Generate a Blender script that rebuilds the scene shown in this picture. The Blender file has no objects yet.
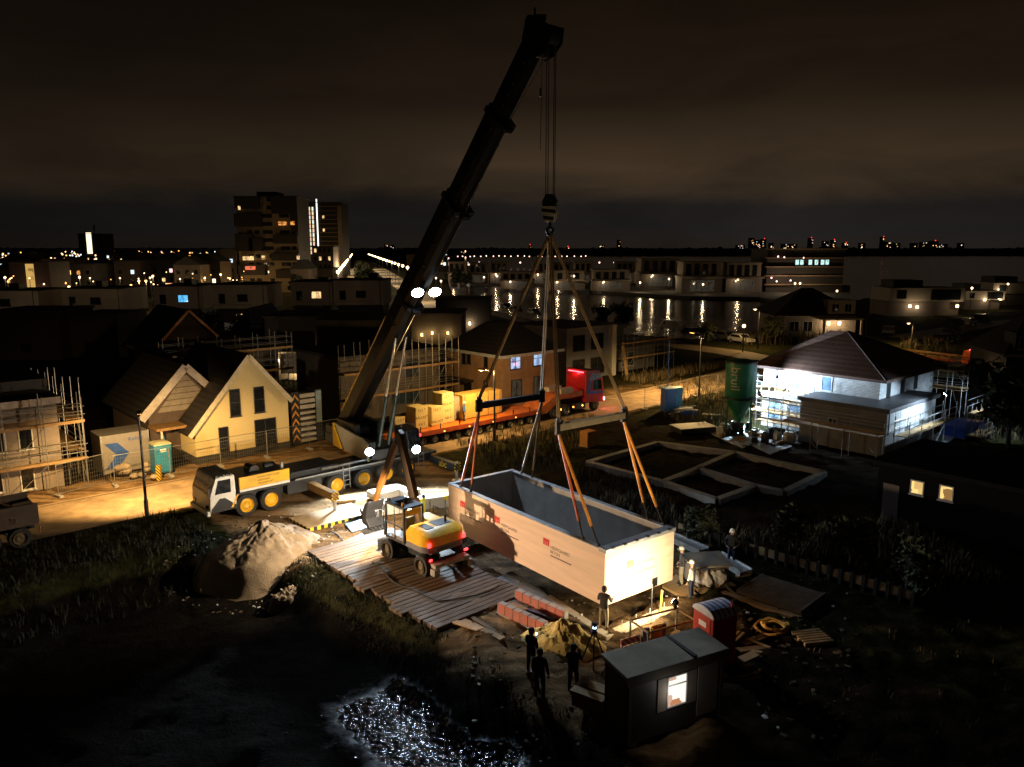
import bpy, bmesh, math, random
from mathutils import Vector, Matrix, noise as NZ
rnd = random.Random(11)
R = math.radians
sc = bpy.context.scene
COL = sc.collection
# ---------------------------------------------------------------- view: drone 15 m above the site
F, CAMH, YH = 780.0, 15.0, 247.0
PITCH = math.atan((383.5 - YH) / F)
cs, sn = math.cos(PITCH), math.sin(PITCH)
def g(px, py, z=0.0):
    """site survey: where a point of the photograph lies at height z"""
    a = (px - 512) / F; b = (py - 383.5) / F
    t = (CAMH - z) / (sn + b * cs)
    return (a * t, (cs - b * sn) * t)
def G(px, py, z=0.0):
    x, y = g(px, py, z); return Vector((x, y, z))
def hz(y, py):
    """height of something seen at row py and distance y"""
    b = (py - 383.5) / F
    return CAMH - y * (sn + b * cs) / (cs - b * sn)
def atx(px, y, z=0.0):
    return (px - 512) / F * (y * cs + (CAMH - z) * sn)
AX = R(42)
UA = Vector((math.cos(AX), math.sin(AX), 0)); NA = Vector((-math.sin(AX), math.cos(AX), 0))
def W(q, p, z=0.0):
    v = UA * q + NA * p; return Vector((v.x, v.y, z))
def qp(x, y):
    return x * UA.x + y * UA.y, x * NA.x + y * NA.y
def ray(px, py):
    a = (px - 512) / F; b = (py - 383.5) / F; return Vector((a, cs - b * sn, -sn - b * cs))
def hitp(px, py, p):
    d = ray(px, py); t = p / d.dot(NA); v = Vector((0, 0, CAMH)) + d * t; return v.dot(UA), v.z
def hitq(px, py, q):
    d = ray(px, py); t = q / d.dot(UA); v = Vector((0, 0, CAMH)) + d * t; return v.dot(NA), v.z
# ---------------------------------------------------------------- materials
MATS = {}
def mat(key, col=(.5, .5, .5), rough=.7, metal=0, var=.25, sc_=3.0, bump=0.0, dirt=0.0, coat=0.0, stretch=None, bsc=None):
    if key in MATS: return MATS[key]
    m = bpy.data.materials.new(key); m.use_nodes = True
    nt = m.node_tree; N = nt.nodes; L = nt.links
    b = N['Principled BSDF']
    b.inputs['Roughness'].default_value = rough; b.inputs['Metallic'].default_value = metal
    b.inputs['Coat Weight'].default_value = coat
    tc = N.new('ShaderNodeTexCoord'); src = tc.outputs['Object']
    if stretch:
        mp = N.new('ShaderNodeMapping'); mp.inputs['Scale'].default_value = stretch
        L.new(src, mp.inputs[0]); src = mp.outputs[0]
    n = N.new('ShaderNodeTexNoise'); n.inputs['Scale'].default_value = sc_; n.inputs['Detail'].default_value = 6; n.inputs['Roughness'].default_value = .62
    L.new(src, n.inputs['Vector'])
    r = N.new('ShaderNodeValToRGB'); e = r.color_ramp.elements
    e[0].position = .3; e[1].position = .72
    e[0].color = (*[c * (1 - var) for c in col], 1); e[1].color = (*[min(1, c * (1 + var)) for c in col], 1)
    L.new(n.outputs['Fac'], r.inputs[0]); out = r.outputs[0]
    if dirt > 0:
        n2 = N.new('ShaderNodeTexNoise'); n2.inputs['Scale'].default_value = sc_ * .45; n2.inputs['Detail'].default_value = 8; n2.inputs['Roughness'].default_value = .7
        L.new(src, n2.inputs['Vector'])
        r2 = N.new('ShaderNodeValToRGB'); r2.color_ramp.elements[0].position = .46; r2.color_ramp.elements[1].position = .7
        L.new(n2.outputs['Fac'], r2.inputs[0])
        mx = N.new('ShaderNodeMix'); mx.data_type = 'RGBA'
        ml = N.new('ShaderNodeMath'); ml.operation = 'MULTIPLY'; ml.inputs[1].default_value = dirt
        L.new(r2.outputs[0], ml.inputs[0]); L.new(ml.outputs[0], mx.inputs[0])
        L.new(out, mx.inputs[6]); mx.inputs[7].default_value = (.06, .045, .03, 1); out = mx.outputs[2]
    L.new(out, b.inputs['Base Color'])
    if bump > 0:
        n3 = N.new('ShaderNodeTexNoise'); n3.inputs['Scale'].default_value = bsc or sc_ * 6; n3.inputs['Detail'].default_value = 8
        L.new(src, n3.inputs['Vector'])
        bp = N.new('ShaderNodeBump'); bp.inputs['Strength'].default_value = bump; bp.inputs['Distance'].default_value = .05
        L.new(n3.outputs['Fac'], bp.inputs['Height']); L.new(bp.outputs[0], b.inputs['Normal'])
    MATS[key] = m; return m
def emis(key, col, strength, sample=False, base=(.1, .1, .1)):
    if key in MATS: return MATS[key]
    m = bpy.data.materials.new(key); m.use_nodes = True
    b = m.node_tree.nodes['Principled BSDF']
    b.inputs['Base Color'].default_value = (*base, 1)
    b.inputs['Emission Color'].default_value = (*col, 1); b.inputs['Emission Strength'].default_value = strength
    m.cycles.emission_sampling = 'AUTO' if sample else 'NONE'
    MATS[key] = m; return m
def room(key, col, strength, dark=(.25, .16, .08), sc_=1.3):
    """a lit room behind a window: uneven, furniture-like blocks of light and dark"""
    if key in MATS: return MATS[key]
    m = bpy.data.materials.new(key); m.use_nodes = True
    nt = m.node_tree; N = nt.nodes; L = nt.links; b = N['Principled BSDF']
    tc = N.new('ShaderNodeTexCoord'); v = N.new('ShaderNodeTexVoronoi'); v.distance = 'CHEBYCHEV'; v.inputs['Scale'].default_value = sc_
    L.new(tc.outputs['Object'], v.inputs['Vector'])
    r = N.new('ShaderNodeValToRGB'); r.color_ramp.elements[0].color = (*[c * d for c, d in zip(col, dark)], 1); r.color_ramp.elements[1].color = (*col, 1)
    r.color_ramp.elements[0].position = .2; r.color_ramp.elements[1].position = .45
    L.new(v.outputs['Color'], r.inputs[0]); L.new(r.outputs[0], b.inputs['Emission Color'])
    b.inputs['Emission Strength'].default_value = strength; b.inputs['Base Color'].default_value = (.05, .05, .05, 1)
    b.inputs['Roughness'].default_value = .1
    m.cycles.emission_sampling = 'NONE'
    MATS[key] = m; return m
def brick(key, c1, c2, mort, scale=5.0, rough=.85):
    if key in MATS: return MATS[key]
    m = bpy.data.materials.new(key); m.use_nodes = True
    nt = m.node_tree; N = nt.nodes; L = nt.links; b = N['Principled BSDF']; b.inputs['Roughness'].default_value = rough
    tc = N.new('ShaderNodeTexCoord'); sp = N.new('ShaderNodeSeparateXYZ'); cb = N.new('ShaderNodeCombineXYZ')
    ad = N.new('ShaderNodeMath'); ad.operation = 'ADD'
    L.new(tc.outputs['Object'], sp.inputs[0]); L.new(sp.outputs[0], ad.inputs[0]); L.new(sp.outputs[1], ad.inputs[1])
    L.new(ad.outputs[0], cb.inputs[0]); L.new(sp.outputs[2], cb.inputs[1])
    t = N.new('ShaderNodeTexBrick'); t.inputs['Scale'].default_value = scale
    t.inputs['Color1'].default_value = (*c1, 1); t.inputs['Color2'].default_value = (*c2, 1); t.inputs['Mortar'].default_value = (*mort, 1)
    t.inputs['Mortar Size'].default_value = .03
    L.new(cb.outputs[0], t.inputs['Vector'])
    n = N.new('ShaderNodeTexNoise'); n.inputs['Scale'].default_value = 1.4; n.inputs['Detail'].default_value = 5
    L.new(tc.outputs['Object'], n.inputs['Vector'])
    mr = N.new('ShaderNodeMapRange'); mr.inputs[3].default_value = .55; mr.inputs[4].default_value = 1.4
    L.new(n.outputs['Fac'], mr.inputs[0])
    mx = N.new('ShaderNodeMix'); mx.data_type = 'RGBA'; mx.blend_type = 'MULTIPLY'; mx.inputs[0].default_value = 1
    L.new(t.outputs[0], mx.inputs[6]); L.new(mr.outputs[0], mx.inputs[7]); L.new(mx.outputs[2], b.inputs['Base Color'])
    bp = N.new('ShaderNodeBump'); bp.inputs['Strength'].default_value = .4; bp.inputs['Distance'].default_value = .02
    L.new(t.outputs['Fac'], bp.inputs['Height']); bp.invert = True; L.new(bp.outputs[0], b.inputs['Normal'])
    MATS[key] = m; return m
def stripes(key, c1, c2, freq, axis=(1, 0, 1), rough=.5, sharp=.5, lo=.5, hi=1.3):
    """two-colour bands (hazard paint, tiles, cladding)"""
    if key in MATS: return MATS[key]
    m = bpy.data.materials.new(key); m.use_nodes = True
    nt = m.node_tree; N = nt.nodes; L = nt.links; b = N['Principled BSDF']; b.inputs['Roughness'].default_value = rough
    tc = N.new('ShaderNodeTexCoord'); d = N.new('ShaderNodeVectorMath'); d.operation = 'DOT_PRODUCT'; d.inputs[1].default_value = axis
    L.new(tc.outputs['Object'], d.inputs[0])
    mu = N.new('ShaderNodeMath'); mu.operation = 'MULTIPLY'; mu.inputs[1].default_value = freq; L.new(d.outputs['Value'], mu.inputs[0])
    fr = N.new('ShaderNodeMath'); fr.operation = 'FRACT'; L.new(mu.outputs[0], fr.inputs[0])
    gt = N.new('ShaderNodeMath'); gt.operation = 'GREATER_THAN'; gt.inputs[1].default_value = sharp; L.new(fr.outputs[0], gt.inputs[0])
    mx = N.new('ShaderNodeMix'); mx.data_type = 'RGBA'; mx.inputs[6].default_value = (*c1, 1); mx.inputs[7].default_value = (*c2, 1)
    L.new(gt.outputs[0], mx.inputs[0])
    n = N.new('ShaderNodeTexNoise'); n.inputs['Scale'].default_value = 4; n.inputs['Detail'].default_value = 6; L.new(tc.outputs['Object'], n.inputs['Vector'])
    mr = N.new('ShaderNodeMapRange'); mr.inputs[3].default_value = lo; mr.inputs[4].default_value = hi; L.new(n.outputs['Fac'], mr.inputs[0])
    m2 = N.new('ShaderNodeMix'); m2.data_type = 'RGBA'; m2.blend_type = 'MULTIPLY'; m2.inputs[0].default_value = 1
    L.new(mx.outputs[2], m2.inputs[6]); L.new(mr.outputs[0], m2.inputs[7]); L.new(m2.outputs[2], b.inputs['Base Color'])
    MATS[key] = m; return m
# ---------------------------------------------------------------- mesh builder
class MB:
    def __init__(s): s.v = []; s.f = []; s.mi = []
    def add(s, vs, fs, mi=0):
        k = len(s.v); s.v += [Vector(p) for p in vs]
        for f in fs: s.f.append([i + k for i in f]); s.mi.append(mi)
        return s
    def box(s, x0, x1, y0, y1, z0, z1, mi=0):
        return s.add([(x0, y0, z0), (x1, y0, z0), (x1, y1, z0), (x0, y1, z0), (x0, y0, z1), (x1, y0, z1), (x1, y1, z1), (x0, y1, z1)],
                     [(3, 2, 1, 0), (4, 5, 6, 7), (0, 1, 5, 4), (1, 2, 6, 5), (2, 3, 7, 6), (3, 0, 4, 7)], mi)
    def cb(s, c, d, rz=0.0, mi=0, rx=0.0):
        m = Matrix.Rotation(rz, 3, 'Z') @ Matrix.Rotation(rx, 3, 'X'); c = Vector(c); h = Vector(d) / 2
        vs = [c + m @ Vector((sx * h.x, sy * h.y, sz * h.z)) for sz in (-1, 1) for sx, sy in ((-1, -1), (1, -1), (1, 1), (-1, 1))]
        return s.add(vs, [(3, 2, 1, 0), (4, 5, 6, 7), (0, 1, 5, 4), (1, 2, 6, 5), (2, 3, 7, 6), (3, 0, 4, 7)], mi)
    def beam(s, p, q, w, h, w2=None, h2=None, mi=0, up=None):
        p = Vector(p); q = Vector(q); d = (q - p).normalized()
        u = Vector(up) if up else Vector((0, 0, 1))
        if abs(d.dot(u)) > .98: u = Vector((1, 0, 0))
        a = d.cross(u).normalized(); b = a.cross(d).normalized()
        w2 = w if w2 is None else w2; h2 = h if h2 is None else h2
        vs = [p + a * x * w / 2 + b * y * h / 2 for x, y in ((-1, -1), (1, -1), (1, 1), (-1, 1))] + [q + a * x * w2 / 2 + b * y * h2 / 2 for x, y in ((-1, -1), (1, -1), (1, 1), (-1, 1))]
        return s.add(vs, [(3, 2, 1, 0), (4, 5, 6, 7), (0, 1, 5, 4), (1, 2, 6, 5), (2, 3, 7, 6), (3, 0, 4, 7)], mi)
    def tube(s, p, q, r0, r1=None, n=8, mi=0):
        p = Vector(p); q = Vector(q); d = (q - p).normalized(); r1 = r0 if r1 is None else r1
        u = Vector((0, 0, 1)) if abs(d.z) < .95 else Vector((1, 0, 0))
        a = d.cross(u).normalized(); b = d.cross(a)
        vs = []
        for i in range(n):
            t = 2 * math.pi * i / n; e = a * math.cos(t) + b * math.sin(t); vs += [p + e * r0, q + e * r1]
        fs = [(2 * i, 2 * i + 1, (2 * i + 3) % (2 * n), (2 * i + 2) % (2 * n)) for i in range(n)]
        fs += [tuple(range(0, 2 * n, 2)), tuple(range(2 * n - 1, 0, -2))]
        return s.add(vs, fs, mi)
    def path(s, pts, r, n=6, mi=0):
        for a, b in zip(pts, pts[1:]): s.tube(a, b, r, r, n, mi)
        return s
    def prism(s, poly, axis, c0, c1, mi=0):
        def P(a, b, c): return {'x': (c, a, b), 'y': (a, c, b), 'z': (a, b, c)}[axis]
        n = len(poly)
        vs = [P(a, b, c0) for a, b in poly] + [P(a, b, c1) for a, b in poly]
        fs = [tuple(range(n - 1, -1, -1)), tuple(range(n, 2 * n))] + [(i, (i + 1) % n, n + (i + 1) % n, n + i) for i in range(n)]
        return s.add(vs, fs, mi)
    def lathe(s, prof, n=16, c=(0, 0, 0), axis='z', mi=0):
        c = Vector(c); vs = []; m = len(prof)
        for i in range(n):
            t = 2 * math.pi * i / n
            for r, z in prof:
                x, y = r * math.cos(t), r * math.sin(t)
                vs.append(c + Vector({'z': (x, y, z), 'y': (x, z, y), 'x': (z, x, y)}[axis]))
        fs = [(i * m + k, ((i + 1) % n) * m + k, ((i + 1) % n) * m + k + 1, i * m + k + 1) for i in range(n) for k in range(m - 1)]
        return s.add(vs, fs, mi)
    def ball(s, c, r, n=10, sz=1.0, mi=0):
        prof = [(max(.001, r * math.sin(math.pi * k / 6)), -r * sz * math.cos(math.pi * k / 6)) for k in range(7)]
        return s.lathe(prof, n, c, 'z', mi)
    def poly(s, pts, mi=0):
        return s.add(pts, [tuple(range(len(pts)))], mi)
    def xf(s, m, k=0):
        for i in range(k, len(s.v)): s.v[i] = m @ s.v[i]
        return s
    def build(s, name, mats, parent=None, world=False, smooth=False, bevel=0.0):
        if not isinstance(mats, (list, tuple)): mats = [mats]
        me = bpy.data.meshes.new(name); vs = s.v
        if world and parent is not None:
            inv = rootm(parent).inverted(); vs = [inv @ v for v in vs]
        me.from_pydata([tuple(v) for v in vs], [], s.f); me.update()
        for m in mats: me.materials.append(m)
        me.polygons.foreach_set('material_index', s.mi)
        if smooth:
            me.polygons.foreach_set('use_smooth', [True] * len(me.polygons))
            try: me.set_sharp_from_angle(angle=R(38))
            except Exception: pass
        o = bpy.data.objects.new(name, me); COL.objects.link(o)
        if parent is not None: o.parent = parent
        if bevel:
            b = o.modifiers.new('bevel', 'BEVEL'); b.width = bevel; b.segments = 2; b.limit_method = 'ANGLE'; b.angle_limit = R(50)
        return o
def rootm(o):
    while o.parent is not None: o = o.parent
    return Matrix.Translation(o.location) @ Matrix.Rotation(o.rotation_euler.z, 4, 'Z')
def tag(o, label, cat, group=None):
    o['label'] = label; o['category'] = cat
    if group: o['group'] = group
    return o
def thing(name, label, cat, loc=(0, 0, 0), rz=0.0, group=None):
    o = bpy.data.objects.new(name, None); COL.objects.link(o); o.empty_display_size = .2
    o.location = loc; o.rotation_euler = (0, 0, rz)
    return tag(o, label, cat, group)
def solo(mb, name, mats, label, cat, loc=(0, 0, 0), rz=0.0, group=None, smooth=False, bevel=0.0):
    o = mb.build(name, mats, smooth=smooth, bevel=bevel); o.location = loc; o.rotation_euler = (0, 0, rz)
    return tag(o, label, cat, group)
def wsolo(mb, name, mats, label, cat, group=None, smooth=False, bevel=0.0):
    """a one-mesh thing modelled in site coordinates; its origin goes to its base centre"""
    x = sum(v.x for v in mb.v) / len(mb.v); y = sum(v.y for v in mb.v) / len(mb.v); z = min(v.z for v in mb.v)
    c = Vector((x, y, z)); mb.v = [v - c for v in mb.v]
    return solo(mb, name, mats, label, cat, c, 0, group, smooth, bevel)
def struct(mb, name, mats, kind='structure', smooth=False):
    o = mb.build(name, mats, smooth=smooth); o['kind'] = kind; return o
def dup(root, loc, rz=None, label=None, group=None):
    r = root.copy(); COL.objects.link(r); r.location = loc
    if rz is not None: r.rotation_euler = (0, 0, rz)
    if label: r['label'] = label
    if group: r['group'] = group
    for ch in list(root.children):
        c = ch.copy(); COL.objects.link(c); c.parent = r
        for gch in ch.children:
            d = gch.copy(); COL.objects.link(d); d.parent = c
    return r
def text(s, size, m, parent, M4, ext=.004, name='lettering', align='LEFT'):
    cu = bpy.data.curves.new(name, 'FONT'); cu.body = s; cu.size = size; cu.extrude = ext; cu.align_x = align
    tmp = bpy.data.objects.new('tmp', cu); COL.objects.link(tmp)
    dg = bpy.context.evaluated_depsgraph_get()
    me = bpy.data.meshes.new_from_object(tmp.evaluated_get(dg)); bpy.data.objects.remove(tmp)
    me.transform(M4); me.materials.clear(); me.materials.append(m)
    o = bpy.data.objects.new(name, me); COL.objects.link(o); o.parent = parent; return o
def frame4(o, x, y):
    """matrix whose x/y axes lie in a surface"""
    x = Vector(x).normalized(); y = Vector(y).normalized(); z = x.cross(y)
    m = Matrix((x, y, z)).transposed().to_4x4(); m.translation = Vector(o); return m
def light(kind, parent, loc, power, col, r=.1, aim=None, size=None, blend=.4, world=False):
    l = bpy.data.lights.new('lamp_light', kind); l.energy = power; l.color = col; l.shadow_soft_size = r
    if kind == 'SPOT': l.spot_size = size or R(120); l.spot_blend = blend
    o = bpy.data.objects.new('lamp_light', l); COL.objects.link(o)
    loc = Vector(loc); d = (Vector(aim) - loc) if aim is not None else Vector((0, 0, -1))
    m = Matrix.Translation(loc) @ d.to_track_quat('-Z', 'Y').to_matrix().to_4x4()
    if parent is not None:
        o.parent = parent
        if world: m = rootm(parent).inverted() @ m
    o.matrix_local = m
    return o
# palette
SOD = (1.0, .62, .23); WARM = (1.0, .74, .42); COOL = (.74, .88, 1.0)
DARK = mat('dark_steel', (.022, .023, .026), .45, .3, .3)
BLACK = mat('black_rubber', (.014, .013, .012), .8, 0, .3, 8, .2)
GALV = mat('galvanised_steel', (.27, .27, .265), .45, .6, .3, 5)
STEEL = mat('bare_steel', (.5, .5, .5), .25, 1, .1)
YEL = mat('machine_yellow', (.78, .42, .015), .38, 0, .12, 2, 0, .35, .3)
WHITE = mat('white_paint', (.72, .7, .66), .45, 0, .08, 2, 0, .25)
OFFW = mat('cream_render', (.66, .6, .46), .8, 0, .08, 1.2, .05)
CONC = mat('concrete', (.3, .285, .26), .85, 0, .25, 2.5, .15, .25)
WOOD = mat('raw_timber', (.34, .21, .09), .8, 0, .35, 4, .15, .3, 0, (1, 6, 6))
GLASS = mat('dark_glass', (.012, .014, .017), .06, 0, .1)
ORANGE = mat('orange_paint', (.62, .16, .015), .5, 0, .3, 2.5, .05, .35)
RED = mat('red_paint', (.36, .012, .014), .35, 0, .2, 2, 0, .15, .3)
BLUE = mat('blue_plastic', (.015, .1, .33), .4, 0, .2, 3)
REDL = emis('red_tail_lamp', (1, .03, .03), 6)
AMBL = emis('amber_lamp', (1, .4, .06), 10)
WARML = emis('warm_lamp', (1, .66, .32), 5)
SODL = emis('sodium_lamp', (1, .5, .13), 4)
COLDL = emis('cold_lamp', (.8, .92, 1), 40)
PINKL = emis('pinkish_lamp', (1, .62, .58), 3.5)
TILE = stripes('dark_roof_tiles', (.018, .016, .017), (.03, .026, .026), 3.0, (0, 0, 1), .6)
BRICK = brick('brown_brick', (.4, .22, .1), (.3, .15, .07), (.28, .22, .16), 4.5)
DBRICK = brick('dark_brick', (.1, .06, .04), (.07, .04, .03), (.09, .08, .07), 4.5)
# ---------------------------------------------------------------- camera, world, moonlight
cam = bpy.data.cameras.new('camera'); cam.sensor_width = 36; cam.lens = F / 1024 * 36; cam.clip_end = 20000; cam.clip_start = .5
co = bpy.data.objects.new('camera', cam); COL.objects.link(co); co.location = (0, 0, CAMH); co.rotation_euler = (R(90) - PITCH, 0, 0)
sc.camera = co
sc.view_settings.view_transform = 'Standard'; sc.view_settings.look = 'None'; sc.view_settings.exposure = 0; sc.view_settings.gamma = 1
sc.cycles.use_denoising = True
sc.cycles.max_bounces = 6; sc.cycles.diffuse_bounces = 3; sc.cycles.glossy_bounces = 3; sc.cycles.transmission_bounces = 4
sc.cycles.sample_clamp_indirect = 4
w = bpy.data.worlds.new('World'); sc.world = w; w.use_nodes = True
nt = w.node_tree; N = nt.nodes; L = nt.links; bg = N['Background']
sky = N.new('ShaderNodeTexSky'); sky.sky_type = 'NISHITA'; sky.sun_disc = False; sky.sun_elevation = R(20); sky.sun_rotation = R(150)
tc = N.new('ShaderNodeTexCoord'); sp = N.new('ShaderNodeSeparateXYZ'); L.new(tc.outputs['Generated'], sp.inputs[0])
mp = N.new('ShaderNodeMapping'); mp.inputs['Scale'].default_value = (2.1, 2.1, 8.5); mp.inputs['Rotation'].default_value = (0, R(-1.5), 0); L.new(tc.outputs['Generated'], mp.inputs[0])
n1 = N.new('ShaderNodeTexNoise'); n1.inputs['Scale'].default_value = 1.6; n1.inputs['Detail'].default_value = 9; n1.inputs['Roughness'].default_value = .56; n1.inputs['Distortion'].default_value = .4
L.new(mp.outputs[0], n1.inputs['Vector'])
nz = N.new('ShaderNodeMath'); nz.operation = 'MULTIPLY_ADD'; nz.inputs[1].default_value = .055; L.new(n1.outputs['Fac'], nz.inputs[0]); 
zo = N.new('ShaderNodeMath'); zo.operation = 'SUBTRACT'; zo.inputs[1].default_value = .0275; L.new(sp.outputs[2], zo.inputs[0]); L.new(zo.outputs[0], nz.inputs[2])
rp = N.new('ShaderNodeValToRGB'); L.new(nz.outputs[0], rp.inputs[0]); e = rp.color_ramp.elements
stops = [(0, (.0150, .0115, .0085)), (.025, (.0115, .0105, .0105)), (.05, (.0125, .0108, .0098)), (.075, (.037, .0245, .0150)), (.105, (.041, .0265, .0155)), (.17, (.0165, .0104, .006)), (.28, (.0082, .005, .0026)), (.6, (.004, .0025, .0015))]
e[0].position = 0; e[0].color = (*stops[0][1], 1); e[1].position = stops[-1][0]; e[1].color = (*stops[-1][1], 1)
for p_, c_ in stops[1:-1]:
    q_ = e.new(p_); q_.color = (*c_, 1)
ra = N.new('ShaderNodeValToRGB'); mr = N.new('ShaderNodeMapRange'); mr.inputs[1].default_value = -.7; mr.inputs[2].default_value = .7; L.new(sp.outputs[0], mr.inputs[0]); L.new(mr.outputs[0], ra.inputs[0])
e = ra.color_ramp.elements; e[0].position = 0; e[0].color = (.4, .4, .4, 1); e[1].position = 1; e[1].color = (.75, .75, .75, 1)
for p_, c_ in ((.35, .75), (.5, 1.0), (.72, 1.15)):
    q_ = e.new(p_); q_.color = (c_, c_, c_, 1)
mm = N.new('ShaderNodeMapRange'); mm.inputs[1].default_value = .3; mm.inputs[2].default_value = .7; mm.inputs[3].default_value = .66; mm.inputs[4].default_value = 1.36; L.new(n1.outputs['Fac'], mm.inputs[0])
m1 = N.new('ShaderNodeMix'); m1.data_type = 'RGBA'; m1.blend_type = 'MULTIPLY'; m1.inputs[0].default_value = 1; L.new(rp.outputs[0], m1.inputs[6]); L.new(ra.outputs[0], m1.inputs[7])
m2 = N.new('ShaderNodeMix'); m2.data_type = 'RGBA'; m2.blend_type = 'MULTIPLY'; m2.inputs[0].default_value = 1; L.new(m1.outputs[2], m2.inputs[6]); L.new(mm.outputs[0], m2.inputs[7])
m3 = N.new('ShaderNodeMix'); m3.data_type = 'RGBA'; m3.blend_type = 'ADD'; m3.inputs[0].default_value = .00012; L.new(m2.outputs[2], m3.inputs[6]); L.new(sky.outputs[0], m3.inputs[7])
L.new(m3.outputs[2], bg.inputs[0]); bg.inputs[1].default_value = .9
for r_ in [rp]:
    for q_ in r_.color_ramp.elements: q_.color = (q_.color[0], q_.color[1] * .97, q_.color[2] * (.9 if q_.position > .06 else .97), 1)
sun = bpy.data.lights.new('moon', 'SUN'); sun.energy = .004; sun.angle = R(5); sun.color = (.8, .85, 1)
so = bpy.data.objects.new('moon', sun); COL.objects.link(so); so.rotation_euler = (R(70), 0, R(150))
# ---------------------------------------------------------------- ground
import numpy as np
def vnoise(x, y, seed):
    xi = np.floor(x).astype(np.int64); yi = np.floor(y).astype(np.int64); fx = x - xi; fy = y - yi
    def hsh(a, b):
        n = (a * 374761393 + b * 668265263 + seed * 974711) & 0xffffffff
        n = ((n ^ (n >> 13)) * 1274126177) & 0xffffffff
        return ((n ^ (n >> 16)) & 0xffff) / 65535.0
    fx = fx * fx * (3 - 2 * fx); fy = fy * fy * (3 - 2 * fy)
    return (hsh(xi, yi) * (1 - fx) + hsh(xi + 1, yi) * fx) * (1 - fy) + (hsh(xi, yi + 1) * (1 - fx) + hsh(xi + 1, yi + 1) * fx) * fy
def fbm(x, y, seed, o=4):
    s = 0; a = .5
    for k in range(o):
        s = s + a * vnoise(x * 2 ** k, y * 2 ** k, seed + k); a *= .5
    return s / (1 - .5 ** o)
def ss(a, b, x):
    t = np.clip((x - a) / (b - a), 0, 1); return t * t * (3 - 2 * t)
def rect(q, p, q0, q1, p0, p1, s=.8):
    return ss(q0 - s, q0 + s, q) * (1 - ss(q1 - s, q1 + s, q)) * ss(p0 - s, p0 + s, p) * (1 - ss(p1 - s, p1 + s, p))
LAKE = [g(*a) for a in [(443, 257), (446, 275), (454, 300), (500, 312), (560, 326), (620, 333), (700, 339), (755, 338), (788, 322), (800, 306), (845, 301), (890, 293), (960, 285), (1150, 280), (1500, 270), (1500, 257)]]
LAKE[0] = (-110, 1380); LAKE[-1] = (2600, 1380)
def inpoly(x, y, P):
    r = np.zeros(np.shape(x), bool); j = len(P) - 1
    for i in range(len(P)):
        xi, yi = P[i]; xj, yj = P[j]
        c = ((yi > y) != (yj > y)) & (x < (xj - xi) * (y - yi) / (yj - yi + 1e-9) + xi)
        r ^= c; j = i
    return r
BC = Vector((1.88, 35.45)); BA = R(127.9); BU = Vector((math.cos(BA), math.sin(BA))); BV = Vector((-BU.y, BU.x)) * -1   # lifted box: plan centre, long axis, short axis
def terrain(x, y):
    q = x * UA.x + y * UA.y; p = x * NA.x + y * NA.y
    n = fbm(x * .35, y * .35, 3)
    d = np.minimum(16.6 - q, 39.2 - p) + (n - .5) * 2.2
    low = ss(-.2, 2.6, d) * ss(-30, -25, p - 35)
    h = -1.35 * low
    # rough earth, left flat where roads, slabs and buildings stand
    rough = (1 - rect(q, p, -40, 90, 44.9, 53, .5)) * (1 - rect(q, p, 16, 33, 38, 45, .8) * .75) * (1 - rect(q, p, 16.9, 22.2, 23, 34, .4)) * (1 - ss(70, 100, y))
    rough = rough * (1 + 1.3 * rect(q, p, 14, 30, 0, 23, 1.5))
    rough = rough * (1 - .65 * rect(q, p, 10.5, 16.2, 9, 26, 1.5))
    h = h + rough * ((fbm(x * .9, y * .9, 9) - .5) * .3 + (fbm(x * 2.6, y * 2.6, 5, 3) - .5) * .16)
    bx = (x - BC.x) * BU.x + (y - BC.y) * BU.y; by = (x - BC.x) * BV.x + (y - BC.y) * BV.y
    pit = ((np.abs(bx) < 5.9) & (np.abs(by) < 2.4))
    h = np.where(pit, -.55 + .1 * n, h)
    # muddy rise right of the mats, spoil bank along the ditch
    h = h + .35 * rect(q, p, 17.0, 18.2, 14, 22.5, .6) * n
    h = np.where(inpoly(x, y, LAKE), -3.0, h)
    return h
def axis_pts(a, b, step, lo, hi, gr):
    c = list(np.arange(a, b + 1e-6, step)); s = step; v = b
    while v < hi: s *= gr; v += s; c.append(v)
    s = step; v = a; pre = []
    while v > lo: s *= gr; v -= s; pre.append(v)
    return np.array(pre[::-1] + c)
xs = axis_pts(-30, 34, .28, -7000, 7000, 1.03); ys = axis_pts(17, 62, .28, 6, 9000, 1.022)
X, Y = np.meshgrid(xs, ys); Z = terrain(X, Y)
nx, ny = len(xs), len(ys)
me = bpy.data.meshes.new('ground')
vs = np.stack([X.ravel(), Y.ravel(), Z.ravel()], 1)
ii = np.arange(nx * ny).reshape(ny, nx)
fs = np.stack([ii[:-1, :-1].ravel(), ii[:-1, 1:].ravel(), ii[1:, 1:].ravel(), ii[1:, :-1].ravel()], 1)
me.vertices.add(len(vs)); me.vertices.foreach_set('co', vs.ravel())
me.loops.add(fs.size); me.loops.foreach_set('vertex_index', fs.ravel().astype(np.int32))
me.polygons.add(len(fs)); me.polygons.foreach_set('loop_start', np.arange(0, fs.size, 4, dtype=np.int32)); me.polygons.foreach_set('loop_total', np.full(len(fs), 4, np.int32))
me.update(); me.polygons.foreach_set('use_smooth', [True] * len(fs))
Q = X * UA.x + Y * UA.y; P_ = X * NA.x + Y * NA.y
sand = np.clip(rect(Q, P_, 12.5, 31, 33.5, 47, 1.2) + rect(Q, P_, -5, 34, 51, 54.5, 1) + rect(Q, P_, 16.8, 20, 12, 24, 1) * .8 + rect(Q, P_, 16, 34, 15, 34, 1.5) * .45 + rect(Q, P_, 30, 75, 44, 55, 1.5) * .6, 0, 1)
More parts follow.
